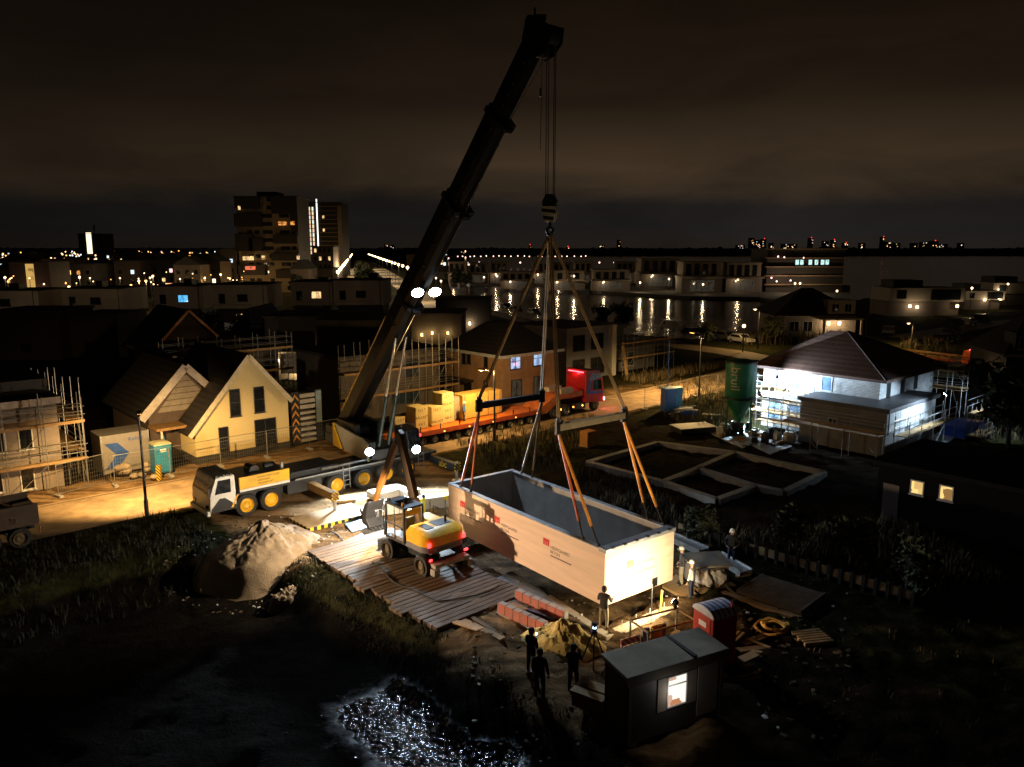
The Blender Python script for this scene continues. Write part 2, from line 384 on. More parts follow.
grass = np.clip(rect(Q, P_, -60, 15.5, 38, 45.2, 1) + rect(Q, P_, 32, 46, 36, 45, 1) + rect(Q, P_, 27, 45, -30, 19.5, 1) * .8 + ss(66, 95, Y) * .8 + rect(Q, P_, 13, 17.5, 22.5, 33, .8) * .7 + rect(Q, P_, 52, 70, 32, 45, 1.5) + rect(Q, P_, 64, 90, -20, 20, 2), 0, 1)
wet = .95 * rect(Q, P_, 11.7, 16.4, 10.5, 23.5, 1.6) * ss(.8, 1.2, -Z)
peat = ss(.25, .9, -Z) * (Y < 60)
for nm, arr in (('sand', sand), ('grass', grass), ('wet', wet), ('peat', peat)):
    a = me.attributes.new(nm, 'FLOAT', 'POINT'); a.data.foreach_set('value', arr.ravel().astype(np.float32))
gm = bpy.data.materials.new('earth'); gm.use_nodes = True; nt = gm.node_tree; N = nt.nodes; L = nt.links; b = N['Principled BSDF']
tc = N.new('ShaderNodeTexCoord')
def NOI(s, d=8, r=.6):
    n = N.new('ShaderNodeTexNoise'); n.inputs['Scale'].default_value = s; n.inputs['Detail'].default_value = d; n.inputs['Roughness'].default_value = r; L.new(tc.outputs['Object'], n.inputs['Vector']); return n.outputs['Fac']
def RAMP(src, a, ca, b_, cb_):
    r = N.new('ShaderNodeValToRGB'); r.color_ramp.elements[0].position = a; r.color_ramp.elements[1].position = b_; r.color_ramp.elements[0].color = (*ca, 1); r.color_ramp.elements[1].color = (*cb_, 1); L.new(src, r.inputs[0]); return r.outputs[0]
def MIXC(f, a, b_):
    m = N.new('ShaderNodeMix'); m.data_type = 'RGBA'; L.new(f, m.inputs[0]); L.new(a, m.inputs[6]); L.new(b_, m.inputs[7]); return m.outputs[2]
def ATT(nm):
    a = N.new('ShaderNodeAttribute'); a.attribute_name = nm; return a.outputs['Fac']
def EDGE(nm, n, w=.9):
    m = N.new('ShaderNodeMath'); m.operation = 'MULTIPLY_ADD'; m.inputs[1].default_value = w; L.new(n, m.inputs[0])
    s = N.new('ShaderNodeMath'); s.operation = 'SUBTRACT'; s.inputs[1].default_value = w / 2; L.new(ATT(nm), s.inputs[0]); L.new(s.outputs[0], m.inputs[2])
    r = N.new('ShaderNodeMapRange'); r.inputs[1].default_value = .3; r.inputs[2].default_value = .7; L.new(m.outputs[0], r.inputs[0]); return r.outputs[0]
mud = RAMP(NOI(1.1), .35, (.008, .0055, .0035), .7, (.034, .023, .014))
snd = RAMP(NOI(.7, 10, .68), .33, (.15, .088, .042), .68, (.36, .235, .12))
grs = RAMP(NOI(2.2), .35, (.01, .01, .004), .7, (.034, .032, .012))
wetc = RAMP(NOI(9, 4), .45, (.004, .004, .0045), .7, (.016, .017, .019))
tm = N.new('ShaderNodeMapping'); tm.inputs['Rotation'].default_value = (0, 0, -AX); tm.inputs['Scale'].default_value = (.09, 1.7, 1); L.new(tc.outputs['Object'], tm.inputs[0])
tn = N.new('ShaderNodeTexNoise'); tn.inputs['Scale'].default_value = 1; tn.inputs['Detail'].default_value = 4; tn.inputs['Distortion'].default_value = .6; L.new(tm.outputs[0], tn.inputs['Vector'])
tr_ = N.new('ShaderNodeMapRange'); tr_.inputs[1].default_value = .38; tr_.inputs[2].default_value = .6; tr_.inputs[3].default_value = .45; tr_.inputs[4].default_value = 1.12; L.new(tn.outputs['Fac'], tr_.inputs[0])
sm = N.new('ShaderNodeMix'); sm.data_type = 'RGBA'; sm.blend_type = 'MULTIPLY'; sm.inputs[0].default_value = 1; L.new(snd, sm.inputs[6]); L.new(tr_.outputs[0], sm.inputs[7])
c = MIXC(EDGE('sand', NOI(.8, 6)), mud, sm.outputs[2]); c = MIXC(EDGE('grass', NOI(1.0, 6)), c, grs); peatc = RAMP(NOI(1.6), .35, (.003, .0024, .0018), .7, (.009, .007, .005)); c = MIXC(EDGE('peat', NOI(.9, 6), .5), c, peatc)
WET = EDGE('wet', NOI(.8, 7, .7), 1.1); c = MIXC(WET, c, wetc)
L.new(c, b.inputs['Base Color'])
rr = N.new('ShaderNodeMix'); rr.data_type = 'FLOAT'; L.new(WET, rr.inputs[0]); rr.inputs[2].default_value = .88; rr.inputs[3].default_value = .09; L.new(rr.outputs[0], b.inputs['Roughness'])
spc = N.new('ShaderNodeMapRange'); spc.inputs[3].default_value = .015; spc.inputs[4].default_value = .5; L.new(WET, spc.inputs[0]); L.new(spc.outputs[0], b.inputs['Specular IOR Level'])
bp = N.new('ShaderNodeBump'); bp.inputs['Strength'].default_value = .9; bp.inputs['Distance'].default_value = .2; L.new(NOI(3.2, 10, .7), bp.inputs['Height'])
bpw = N.new('ShaderNodeBump'); bpw.inputs['Strength'].default_value = 1; bpw.inputs['Distance'].default_value = .14; L.new(NOI(4.2, 2, .5), bpw.inputs['Height'])
nmx = N.new('ShaderNodeMix'); nmx.data_type = 'VECTOR'; L.new(WET, nmx.inputs[0]); L.new(bp.outputs[0], nmx.inputs[4]); L.new(bpw.outputs[0], nmx.inputs[5]); L.new(nmx.outputs[1], b.inputs['Normal'])
me.materials.append(gm)
o = bpy.data.objects.new('ground', me); COL.objects.link(o); o['kind'] = 'structure'
def tz(x, y): return float(terrain(np.array([[x]]), np.array([[y]]))[0, 0])
# ---------------------------------------------------------------- water
wm = bpy.data.materials.new('lake_water'); wm.use_nodes = True; nt = wm.node_tree; N = nt.nodes; L = nt.links; b = N['Principled BSDF']
b.inputs['Base Color'].default_value = (.012, .012, .011, 1); b.inputs['Roughness'].default_value = .16; b.inputs['IOR'].default_value = 1.33; b.inputs['Specular IOR Level'].default_value = .2
tc = N.new('ShaderNodeTexCoord'); n = N.new('ShaderNodeTexNoise'); n.inputs['Scale'].default_value = .55; n.inputs['Detail'].default_value = 4; L.new(tc.outputs['Object'], n.inputs['Vector'])
bp = N.new('ShaderNodeBump'); bp.inputs['Strength'].default_value = .3; bp.inputs['Distance'].default_value = .35; L.new(n.outputs['Fac'], bp.inputs['Height']); L.new(bp.outputs[0], b.inputs['Normal'])
m_ = MB(); m_.poly([(-400, 95, -.7), (4000, 95, -.7), (4000, 1420, -.7), (-400, 1420, -.7)]); struct(m_, 'lake_water', wm)
# ---------------------------------------------------------------- roads
PAV = mat('dusty_paving', (.27, .185, .1), .85, 0, .4, .9, .35, .5, bsc=14)
PAV2 = mat('grey_brown_asphalt', (.16, .115, .075), .8, 0, .35, .6, .2, .3)
def strip(name, pts, wd, m, z=.004, kerb=False):
    pts = [Vector((p[0], p[1], 0)) for p in pts]; mb = MB(); Lf = []; Rt = []
    for i, p in enumerate(pts):
        d = (pts[min(i + 1, len(pts) - 1)] - pts[max(i - 1, 0)]).normalized(); nn = Vector((-d.y, d.x, 0))
        Lf.append(p + nn * wd / 2); Rt.append(p - nn * wd / 2)
    for i in range(len(pts) - 1):
        mb.add([(*Rt[i].xy, z), (*Rt[i + 1].xy, z), (*Lf[i + 1].xy, z), (*Lf[i].xy, z)], [(0, 1, 2, 3)])
    struct(mb, name, m)
    if kerb:
        k = MB()
        for S in (Lf, Rt):
            for a, b_ in zip(S, S[1:]): k.beam((a.x, a.y, .03), (b_.x, b_.y, .03), .18, .14)
        struct(k, 'kerb', CONC)
def wp(lst): return [W(*a) for a in lst]
strip('road', wp([(-60, 48.3), (-10, 48.3), (8, 48.3), (20, 48.35), (34, 48.3), (50, 48.4), (66, 48.8), (82, 50), (95, 53)]), 6.1, PAV)
mk = MB()
for k in range(-30, 40):      # brick gutter line along the road
    a = W(k * 1.6, 51.0, .012); mk.beam(a, a + UA * 1.55, .12, .012)
struct(mk, 'gutter_line', mat('gutter_brick', (.1, .07, .05), .8))
strip('lakeside_road', [g(596, 337), g(650, 339), g(690, 347), g(730, 352), g(775, 361), g(830, 372), g(900, 382), g(960, 386), g(1060, 394)], 5.5, PAV2)
strip('side_street', [g(-30, 357), g(40, 353), g(90, 349), g(135, 345), g(200, 341)], 5.0, PAV2)
strip('right_street', [g(905, 338), g(940, 332), g(985, 324), g(1060, 318)], 6.0, PAV2)
strip('quay_path', [g(470, 309), g(500, 315), g(560, 330)], 3.5, PAV2)
AVM = mat('avenue_asphalt', (.3, .24, .17), .85, 0, .2, .3)
strip('avenue', [(-37, 185), (-52, 260), (-87, 440), (-176, 900)], 9, AVM)
strip('avenue', [(-17, 185), (-31, 255), (-72, 450), (-166, 900)], 9, AVM)
# ---------------------------------------------------------------- MOBILE CRANE
BOXM = None
CR = thing('mobile_crane', 'six-axle black, white and yellow mobile crane with its long dark boom raised over the site', 'crane', W(22.5, 42.7), AX)
def tyre(mb, x, y, z, r, w_, side):
    mb.lathe([(r * .6, -w_ / 2), (r * .93, -w_ / 2), (r, -w_ / 2 + .06), (r, w_ / 2 - .06), (r * .93, w_ / 2), (r * .6, w_ / 2)], 22, (x, y, z), 'y')
def rim(mb, x, y, z, r, side):
    o = side * .1
    mb.lathe([(.001, o), (r * .28, o + side * .03), (r * .36, o - side * .02), (r * .5, o - side * .05), (r * .62, o + side * .08), (r * .62, 0)], 18, (x, y, z), 'y')
def wheel(parent, x, y, r, w_, side, rm, name='wheel'):
    t = MB(); tyre(t, x, y, r, r, w_, side); o = t.build(name, BLACK, parent, smooth=True)
    t = MB(); rim(t, x, y + side * (w_ / 2 - .12), r, r, side); t.build('rim', rm, o, smooth=True)
    return o
for x in (-5.4, -3.95, .3, 2.2, 3.9, 5.5):
    for s in (-1, 1): wheel(CR, x, s * 1.12, .66, .46, s, YEL)
m = MB(); m.box(-6.0, 7.9, -.7, .7, .7, 1.25).box(-6.0, 7.9, -1.3, 1.3, 1.3, 1.46)
m.box(-2.9, -.7, -1.3, 1.3, .7, 1.3).box(-7.2, -6.0, -1.2, 1.2, .55, 1.3); m.build('chassis', DARK, CR, bevel=.02)
for a, b_ in ((-6.0, -3.3), (-.3, 2.6), (2.6, 6.2)):
    for y0, y1 in ((-1.36, -1.1), (1.1, 1.36)):
        m = MB(); m.prism([(a, 1.46), (a, 1.3), (a + .25, 1.38), (b_ - .25, 1.38), (b_, 1.3), (b_, 1.46)], 'y', y0, y1); m.build('mudguard', DARK, CR)
m = MB(); m.box(-2.4, 7.85, -1.372, -1.34, 1.47, 1.56); m.tube((-.5, -1.0, 1.72), (3.2, -1.0, 1.72), .08, n=8); m.build('side_rail', GALV, CR)
# driver's cab
m = MB(); m.prism([(-7.45, .62), (-5.95, .62), (-5.95, 1.15), (-6.0, 2.55), (-7.05, 2.55), (-7.42, 1.6)], 'y', -1.34, 1.34); cabo = m.build('cab', WHITE, CR, bevel=.05)
m = MB(); m.poly([(-7.405, -1.2, 1.66), (-7.405, 1.2, 1.66), (-7.085, 1.2, 2.48), (-7.085, -1.2, 2.48)]); m.build('windscreen', GLASS, cabo)
for y0 in (-1.352, 1.342):
    m = MB(); m.prism([(-7.15, 1.62), (-6.25, 1.62), (-6.25, 2.38), (-6.95, 2.38)], 'y', y0, y0 + .01); m.build('side_window', GLASS, cabo)
m = MB(); m.prism([(-7.42, .62), (-5.96, .62), (-5.96, .8), (-6.6, 1.35), (-6.9, 1.35), (-7.36, .85)], 'y', -1.356, -1.343); m.build('black_flash', DARK, cabo)
m = MB()
for k in range(4): m.prism([(-6.3 + k * .09, .72 + k * .17), (-6.18 + k * .09, .72 + k * .17), (-6.1 + k * .09, .86 + k * .17), (-6.22 + k * .09, .86 + k * .17)], 'y', -1.362, -1.357)
m.build('yellow_dashes', YEL, cabo)
m = MB()
for k in range(5): m.box(-7.0 + k * .2, -6.88 + k * .2, -1.2, 1.2, 2.55, 2.61)
m.build('roof_slats', mat('roof_grey', (.12, .11, .09), .6), cabo)
m = MB(); m.beam((-7.4, -1.4, 2.1), (-7.55, -1.62, 2.05), .04, .04).cb((-7.58, -1.64, 1.9), (.1, .16, .4)); m.build('mirror', DARK, cabo)
for y in (-.95, .95):
    m = MB(); m.cb((-7.47, y, .9), (.05, .3, .16)); m.build('headlight', GLASS, cabo)
m = MB(); m.box(-7.6, -7.42, -1.3, 1.3, .45, .72); m.build('bumper', WHITE, CR, bevel=.03)
# yellow engine cover with lettering, black deck gear
m = MB(); m.box(-5.75, -2.75, -1.36, -1.22, 1.62, 2.3); pan = m.build('side_cover', YEL, CR, bevel=.015)
m = MB(); m.box(-5.75, -2.75, -1.366, -1.2, 1.47, 1.61); m.build('white_sill', WHITE, CR)
INK = mat('dark_ink', (.03, .025, .02), .7)
for k, (s_, z_) in enumerate((('KRAANVERHUUR', 2.09), ('HEFWERK', 1.9), ('TRANSPORT', 1.71))):
    text(s_, .17, INK, pan, frame4((-4.7, -1.364, z_), (1, 0, 0), (0, 0, 1)), .003)
m = MB(); m.box(-5.8, -2.7, -1.2, 1.3, 1.46, 2.2).box(-2.5, .6, -.9, 1.2, 1.46, 1.85); m.build('engine_housing', DARK, CR, bevel=.03)
m = MB(); m.tube((-3.0, -.9, 2.2), (-3.0, -.9, 2.62), .11, n=12); m.build('exhaust', GALV, CR, smooth=True)
m = MB(); m.tube((-4.4, -.3, 2.28), (-4.4, .6, 2.28), .28, n=14).tube((-3.6, .2, 2.25), (-3.0, .2, 2.25), .2, n=10); m.build('air_tank', DARK, CR, smooth=True)
for x in (.95, 6.55):
    m = MB()
    for s in (-.22, .22): m.beam((x + s, -1.45, .35), (x + s, -1.4, 1.75), .035, .035)
    for k in range(4): m.beam((x - .22, -1.43, .55 + k * .3), (x + .22, -1.43, .55 + k * .3), .03, .03)
    m.build('ladder', GALV, CR)
HAZ = stripes('hazard_stripes', (.7, .42, .02), (.02, .02, .02), 4.5, (1, 1, 1), .5)
def outrig(x, side, ln, col):
    m = MB(); y0, y1 = side * 1.3, side * (1.3 + ln); m.box(x - .2, x + .2, min(y0, y1), max(y0, y1), .78, 1.22); a = m.build('outrigger_beam', col, CR, bevel=.02)
    m = MB(); m.tube((x, y1 - side * .1, .12), (x, y1 - side * .1, 1.35), .1, n=12).tube((x, y1 - side * .1, .05), (x, y1 - side * .1, .14), .32, n=14); m.build('jack', GALV, a, smooth=True)
    m = MB(); m.box(x - .23, x + .23, y1 - side * .02 - .02, y1 - side * .02 + .02, .75, 1.25); m.build('striped_plate', HAZ, a)
    return a
outrig(-1.45, -1, 3.0, mat('outrigger_bronze', (.2, .1, .02), .5)); rb = outrig(7.45, -1, 2.9, mat('outrigger_navy', (.012, .02, .035), .4))
outrig(-1.45, 1, 2.2, DARK); outrig(7.45, 1, 2.2, DARK)
text('abc', .62, mat('sign_yellow', (.8, .62, .02), .5), rb, frame4((7.243, -2.45, .8), (0, -1, 0), (0, 0, 1)), .004)
# superstructure (turned so that the boom points over the lifted box)
SL = Vector((-8.8, 49.5, 0)); SD = Vector((.594, -.804, 0)).normalized(); SLFT = Vector((-SD.y, SD.x, 0))
SM = Matrix((SD, SLFT, Vector((0, 0, 1)))).transposed().to_4x4(); SM.translation = SL
def sup(m, name, mats, parent=CR, **k): m.xf(SM); return m.build(name, mats, parent, world=True, **k)
m = MB(); m.tube((0, 0, 1.46), (0, 0, 1.72), 1.0, n=24); sup(m, 'turntable', DARK, smooth=True)
m = MB(); m.box(-4.4, 1.3, -1.05, 1.05, 1.72, 2.3).box(-4.0, -1.2, -1.0, -.62, 2.3, 3.5).box(-4.0, -1.2, .62, 1.0, 2.3, 3.5).box(-.9, 1.2, -1.2, -.7, 2.3, 2.8); sf = sup(m, 'slewing_frame', DARK, bevel=.03)
CREAM = mat('cream_paint', (.62, .56, .42), .45, 0, .1, 2, 0, .2)
m = MB(); m.prism([(-2.2, 1.62), (1.25, 1.62), (1.25, 2.75), (.5, 2.95), (-3.6, 3.25)], 'y', -1.34, -1.22); sup(m, 'white_side_panel', CREAM)
m = MB(); m.prism([(-4.0, 1.65), (-2.75, 1.62), (-4.0, 3.2)], 'y', -1.34, -1.22); sup(m, 'yellow_side_panel', YEL)
m = MB(); m.box(-5.3, -4.1, -1.35, 1.35, 1.75, 2.35).box(-5.25, -4.15, -1.3, 1.3, 2.37, 2.9); sup(m, 'counterweight', mat('counterweight_grey', (.06, .06, .06), .6), bevel=.03)
for x in (-4.5, -2.6):
    m = MB(); m.tube((x, -.55, 2.75), (x, .55, 2.75), .42, n=18).tube((x, -.6, 2.75), (x, -.55, 2.75), .55, n=18).tube((x, .55, 2.75), (x, .6, 2.75), .55, n=18); sup(m, 'winch', DARK, smooth=True)
m = MB(); m.prism([(.2, 1.6), (2.0, 1.6), (2.15, 2.3), (1.9, 3.45), (.3, 3.5)], 'y', 1.12, 2.05); oc = sup(m, 'operator_cab', DARK, bevel=.05)
m = MB(); m.poly([(2.17, 1.2, 2.3), (2.17, 1.98, 2.3), (1.93, 1.98, 3.35), (1.93, 1.2, 3.35)]); m.prism([(.5, 2.2), (1.9, 2.3), (1.75, 3.3), (.5, 3.35)], 'y', 1.1, 1.115); sup(m, 'cab_glass', GLASS, oc)
m = MB(); m.path([(1.3, 1.1, 3.5), (1.3, 1.1, 3.75), (1.3, 2.05, 3.75), (1.3, 2.05, 3.5)], .025); sup(m, 'guard_rail', GALV, oc)
def worklamp(pos, aim, r, parent, power, col, size, m_l, name='work_lamp', emat=None, world=True):
    pos = Vector(pos); d = (Vector(aim) - pos).normalized()
    m = MB(); m.tube(pos - d * .16, pos, r * .75, r, 14); h = m.build(name, DARK, parent, world=world, smooth=True)
    m = MB(); m.tube(pos - d * .02, pos + d * .012, r * .93, r * .93, 14); m.build('lens', emat or m_l, h, world=world)
    light('SPOT', parent, pos + d * .08, power, col, r, aim, size, .5, world=world)
wl1 = SM @ Vector((1.42, -1.25, 2.3)); wl2 = SM @ Vector((2.3, 1.6, 2.2))
worklamp(wl1, Vector((-8.0, 39.5, 0)), .3, CR, 13000, COOL, R(116), COLDL)
worklamp(wl2, Vector((-1.0, 38.0, .6)), .3, CR, 13000, COOL, R(116), COLDL)
m = MB(); m.ball(SM @ Vector((1.9, 2.12, 3.0)), .09); m.build('red_marker_lamp', REDL, CR, world=True)
# boom
P0 = Vector((-11.0, 52.5, 3.4)); P1 = Vector((1.2, 36.05, 24.0)); BD = (P1 - P0).normalized(); BLAT = SLFT; BUP = BLAT.cross(BD).normalized()
if BUP.z < 0: BUP = -BUP
def bt(py):
    best = None
    for k in range(2001):
        t = k / 2000; v = P0.lerp(P1, t); dz = CAMH - v.z; D = v.y * cs + dz * sn; yy = 383.5 + F * (dz * cs - v.y * sn) / D
        if best is None or abs(yy - py) < best[0]: best = (abs(yy - py), t)
    return best[1]
BOOMP = mat('boom_paint', (.005, .0052, .006), .38, 0, .15, 3, .03, .15, 0)
BOOMP.node_tree.nodes['Principled BSDF'].inputs['Specular IOR Level'].default_value = .25
def bsec(t0, t1, w_, h_, name):
    a = P0.lerp(P1, t0); b_ = P0.lerp(P1, t1)
    prof = [(-.5, .5), (.5, .5), (.5, -.12), (.36, -.36), (.15, -.5), (-.15, -.5), (-.36, -.36), (-.5, -.12)]
    n = len(prof); vs = [c + BLAT * (x * w_) + BUP * (y * h_) for c in (a, b_) for x, y in prof]
    m = MB(); m.add(vs, [tuple(range(n)), tuple(range(2 * n - 1, n - 1, -1))] + [(i, n + i, n + (i + 1) % n, (i + 1) % n) for i in range(n)])
    return m.build(name, BOOMP, CR, world=True)
t1, t2 = bt(204), bt(118)
bsec(-.03, t1, 1.05, 1.45, 'boom_section'); bsec(t1 - .02, t2, .9, 1.2, 'boom_section'); bsec(t2 - .02, .985, .76, 1.02, 'boom_section')
for t, w_, h_ in ((t1, 1.2, 1.62), (t2, 1.05, 1.38), (bt(300), 1.12, 1.52)):
    c_ = P0.lerp(P1, t); m = MB(); m.beam(c_ - BD * .14, c_ + BD * .14, w_, h_, up=BUP); m.beam(c_ + BUP * h_ * .5, c_ + BUP * (h_ * .5 + .3), .3, .22, up=BD); m.beam(c_ - BUP * h_ * .45, c_ - BUP * (h_ * .5 + .28), .5, .2, up=BD); m.build('boom_collar', DARK, CR, world=True)
m = MB(); a = P0.lerp(P1, .0) + BUP * .75 - BLAT * .5; b_ = P0.lerp(P1, bt(325)) + BUP * .75 - BLAT * .5; m.tube(a, b_, .07, n=8); m.build('boom_warm_edge', mat('warm_edge_highlight', (.45, .22, .03), .5), CR, world=True)  # ochre tube stands for warm light caught along the boom edge
for ta, tb_, w_, h_ in ((bt(330), t1, 1.05, 1.45), (t1, t2, .9, 1.2), (t2, .97, .76, 1.02)):
    a = P0.lerp(P1, ta) + BLAT * (w_ * .5 + .02) - BUP * h_ * .14; b_ = P0.lerp(P1, tb_) + BLAT * (w_ * .5 + .02) - BUP * h_ * .14; m = MB(); m.tube(a, b_, .035, n=6); m.build('boom_edge_glint', mat('edge_glint_steel', (.3, .36, .42), .3, .8), CR, world=True)  # bluish tubes added as the reflection running along the boom edge
    for k in range(6): c_ = P0.lerp(P1, ta + (tb_ - ta) * (k + .5) / 6); m = MB(); m.beam(c_ - BD * .05, c_ + BD * .05, w_ + .05, h_ * .5, up=BUP); m.build('boom_bracket', DARK, CR, world=True)
# boom head, sheaves
H0 = P0.lerp(P1, .985); PL = Vector((1.69, 35.45, 0)); HT = 23.9
m = MB()
for s in (-.36, .36):
    o_ = BLAT * s; m.add([H0 + o_ + BUP * .62 + BD * -.1, H0 + o_ - BUP * .6 - BD * .3, H0 + o_ - BUP * .95 + BD * .2, Vector((PL.x, PL.y, HT - .3)) + o_ + SD * .25, Vector((PL.x, PL.y, HT + .3)) + o_ + SD * .35, H0 + o_ + BUP * .4 + BD * .9, H0 + o_ + BUP * 1.0 + BD * .8],
          [(0, 1, 2, 3, 4, 5, 6)])
    m.add([v + BLAT * .05 for v in m.v[-7:]], [(6, 5, 4, 3, 2, 1, 0)])
hd = m.build('boom_head', DARK, CR, world=True)
for c_, r in ((Vector((PL.x, PL.y, HT)) - SD * .02, .34), (H0 + BUP * .72 + BD * .62, .32), (H0 - BUP * .55 + BD * .1, .28)):
    m = MB(); m.tube(c_ - BLAT * .3, c_ + BLAT * .3, r, n=18); m.build('sheave', DARK, hd, world=True, smooth=True)
m = MB(); tp = H0 + BUP * .9 + BD * .85; m.tube(tp, tp + Vector((0, 0, .35)), .05).cb(tp + Vector((.25, .1, -.05)), (.5, .3, .25)); m.build('anemometer', DARK, hd, world=True)
ROPE = mat('wire_rope', (.12, .11, .1), .5, .6)
for dx, dy in ((-.2, 0), (-.1, .1), (.13, 0), (.2, .1)):
    m = MB(); m.tube((PL.x + dx, PL.y + dy, 17.1), (PL.x + dx, PL.y + dy, HT), .022, n=6); m.build('hoist_rope', ROPE, CR, world=True)
m = MB(); m.tube(P0.lerp(P1, t2) - BUP * .7, H0 - BUP * .9 + BD * .1, .018, n=5); m.tube((PL.x - .45, PL.y, 19.2), (PL.x - .38, PL.y, HT - .4), .015, n=5).cb((PL.x - .45, PL.y, 21.6), (.1, .1, .35)); m.tube(P0.lerp(P1, t1) - BUP * .85, P0.lerp(P1, t2) - BUP * .75, .018, n=5); m.build('signal_cable', ROPE, CR, world=True)
# hook block
hb = MB(); hb.xf(SM)
m = MB()
for s in (-.17, .17):
    m.prism([(-.34, 16.75), (.34, 16.75), (.34, 17.0), (.18, 17.3), (-.18, 17.3), (-.34, 17.0)], 'y', s - .05, s + .05)
m.tube((0, -.12, 16.95), (0, .12, 16.95), .36, n=18)
m.v = [Vector((PL.x + v.x * .85 + v.y * .3, PL.y - v.x * .3 + v.y * .9, v.z)) for v in m.v]; hk = m.build('hook_block', DARK, CR, world=True)
m = MB(); m.prism([(-.36, 16.78), (.36, 16.78), (.36, 16.5), (.2, 16.1), (-.2, 16.1), (-.36, 16.5)], 'y', -.26, .26)
m.v = [Vector((PL.x + v.x * .85 + v.y * .3, PL.y - v.x * .3 + v.y * .9, v.z)) for v in m.v]; m.build('striped_cheek', stripes('hook_stripes', (.6, .5, .36), (.03, .025, .02), 3.2, (1, .4, 1), .5), hk, world=True)
m = MB(); cpts = [(PL.x, PL.y, 16.15), (PL.x, PL.y, 15.9), (PL.x + .16, PL.y, 15.72), (PL.x + .05, PL.y, 15.52), (PL.x - .14, PL.y, 15.6)]
m.path(cpts, .07, 8); m.path([(2 * PL.x - x, y, z) for x, y, z in cpts[1:]], .07, 8); m.build('hook', DARK, hk, world=True)
# lift cylinders under the boom: dark barrels, bright rods
CHROME = mat('chromed_rod', (.75, .74, .72), .18, 1, .05)
for s, px0, px1, pxm, py0, pym, py1 in ((-1, 378, 394, 386.3, 428, 383.5, 346), (1, 386.5, 405, 396.7, 430, 382.7, 345)):
    top = P0.lerp(P1, bt(328)) - BUP * .72 + BLAT * (.36 * s); base = SM @ Vector((1.0, .34 * s - .05, 2.5))
    mid = base.lerp(top, .47); m = MB(); m.tube(base, mid, .13, n=14); cy = m.build('lift_cylinder', mat('cylinder_teal', (.01, .03, .035), .35), CR, world=True, smooth=True)
    m = MB(); m.tube(mid, top, .085, n=12); m.build('piston_rod', CHROME, cy, world=True, smooth=True)
# boom flood lamps
for s in (-.56, .56):
    c_ = P0.lerp(P1, bt(280)) - BUP * .95 + BLAT * s
    m = MB(); m.beam(c_ + BUP * .3, c_, .06, .06); m.build('lamp_bracket', DARK, CR, world=True)
    worklamp(c_, Vector((-.5 + s, 31.0, 0)), .36, CR, 4200, (.54, .75, 1), R(78), emis('flood_lens', (.82, .93, 1), 150, True), 'flood_lamp')
# ---------------------------------------------------------------- LIFTED BOX
BZ0, BZ1, BL, BW, TK = .62, 3.02, 11.37, 4.11, .17
BX = thing('precast_box', 'long open-topped tan precast box hanging from the slings above its pit', 'precast box', (BC.x, BC.y, BZ0), BA)
# local: x along long axis (near corner at -x), y: +y is the camera-left side ... long face towards the crane lamps is +y
TAN = mat('tan_insulation_board', (.76, .54, .39), .62, 0, .1, 1.1, .03, .14, .05, (.35, .35, 3.2))
INC = mat('cast_concrete', (.3, .27, .24), .85, 0, .15, 1.2, .1, .3)
hl, hw, hh = BL / 2, BW / 2, BZ1 - BZ0
m = MB()
for s in (1, -1): m.box(-hl, hl, min(s * hw, s * (hw - TK)), max(s * hw, s * (hw - TK)), .0, hh - .06)
for s in (1, -1): m.box(min(s * hl, s * (hl - TK)), max(s * hl, s * (hl - TK)), -hw + TK, hw - TK, 0, hh - .06)
m.box(-hl + TK, hl - TK, -hw + TK, hw - TK, .02, .22); shell = m.build('concrete_shell', INC, BX)
for nm, a in (('side_cladding', (-hl - .03, hl + .03, hw + .002, hw + .035)), ('side_cladding', (-hl - .03, hl + .03, -hw - .035, -hw - .002)), ('end_cladding', (-hl - .036, -hl - .002, -hw - .002, hw + .002)), ('end_cladding', (hl + .002, hl + .036, -hw - .002, hw + .002))):
    m = MB(); m.box(*a, 0, hh - .05); m.build(nm, TAN, BX)
RIMM = mat('grey_rim', (.3, .31, .33), .5, .3, .2, 3, .05, .3)
m = MB()
for s in (1, -1):
    m.box(-hl - .04, hl + .04, s * (hw - TK / 2) - .13, s * (hw - TK / 2) + .13, hh - .05, hh)
m.build('rim', RIMM, BX)
m = MB(); m.box(-hl - .1, -hl + .34, -hw - .06, hw + .05, hh - .14, hh + .03); m.box(hl - .2, hl + .05, -hw - .05, hw + .05, hh - .05, hh + .02); lip = m.build('end_lip', RIMM, BX, bevel=.015)
m = MB()
for k in range(6): m.cb((-hl - .08, -hw + .35 + k * .68, hh + .03), (.12, .16, .06))
m.build('anchor_pocket', DARK, lip)
m = MB(); m.box(-hl - .042, -hl - .03, -hw + .95, -hw + 1.3, .02, .42); m.build('drain_opening', DARK, BX)
m = MB(); m.prism([(-hl + TK, .22), (-hl + 2.4, .22), (-hl + TK, hh - .12)], 'y', -hw + TK, -hw + TK + .14); m.build('shaded_slope_wedge', INC, shell)  # wedge added in the shape of the shaded slope inside
LOGOR = mat('logo_red', (.6, .015, .012), .5); LOGOK = mat('logo_ink', (.06, .035, .03), .6)
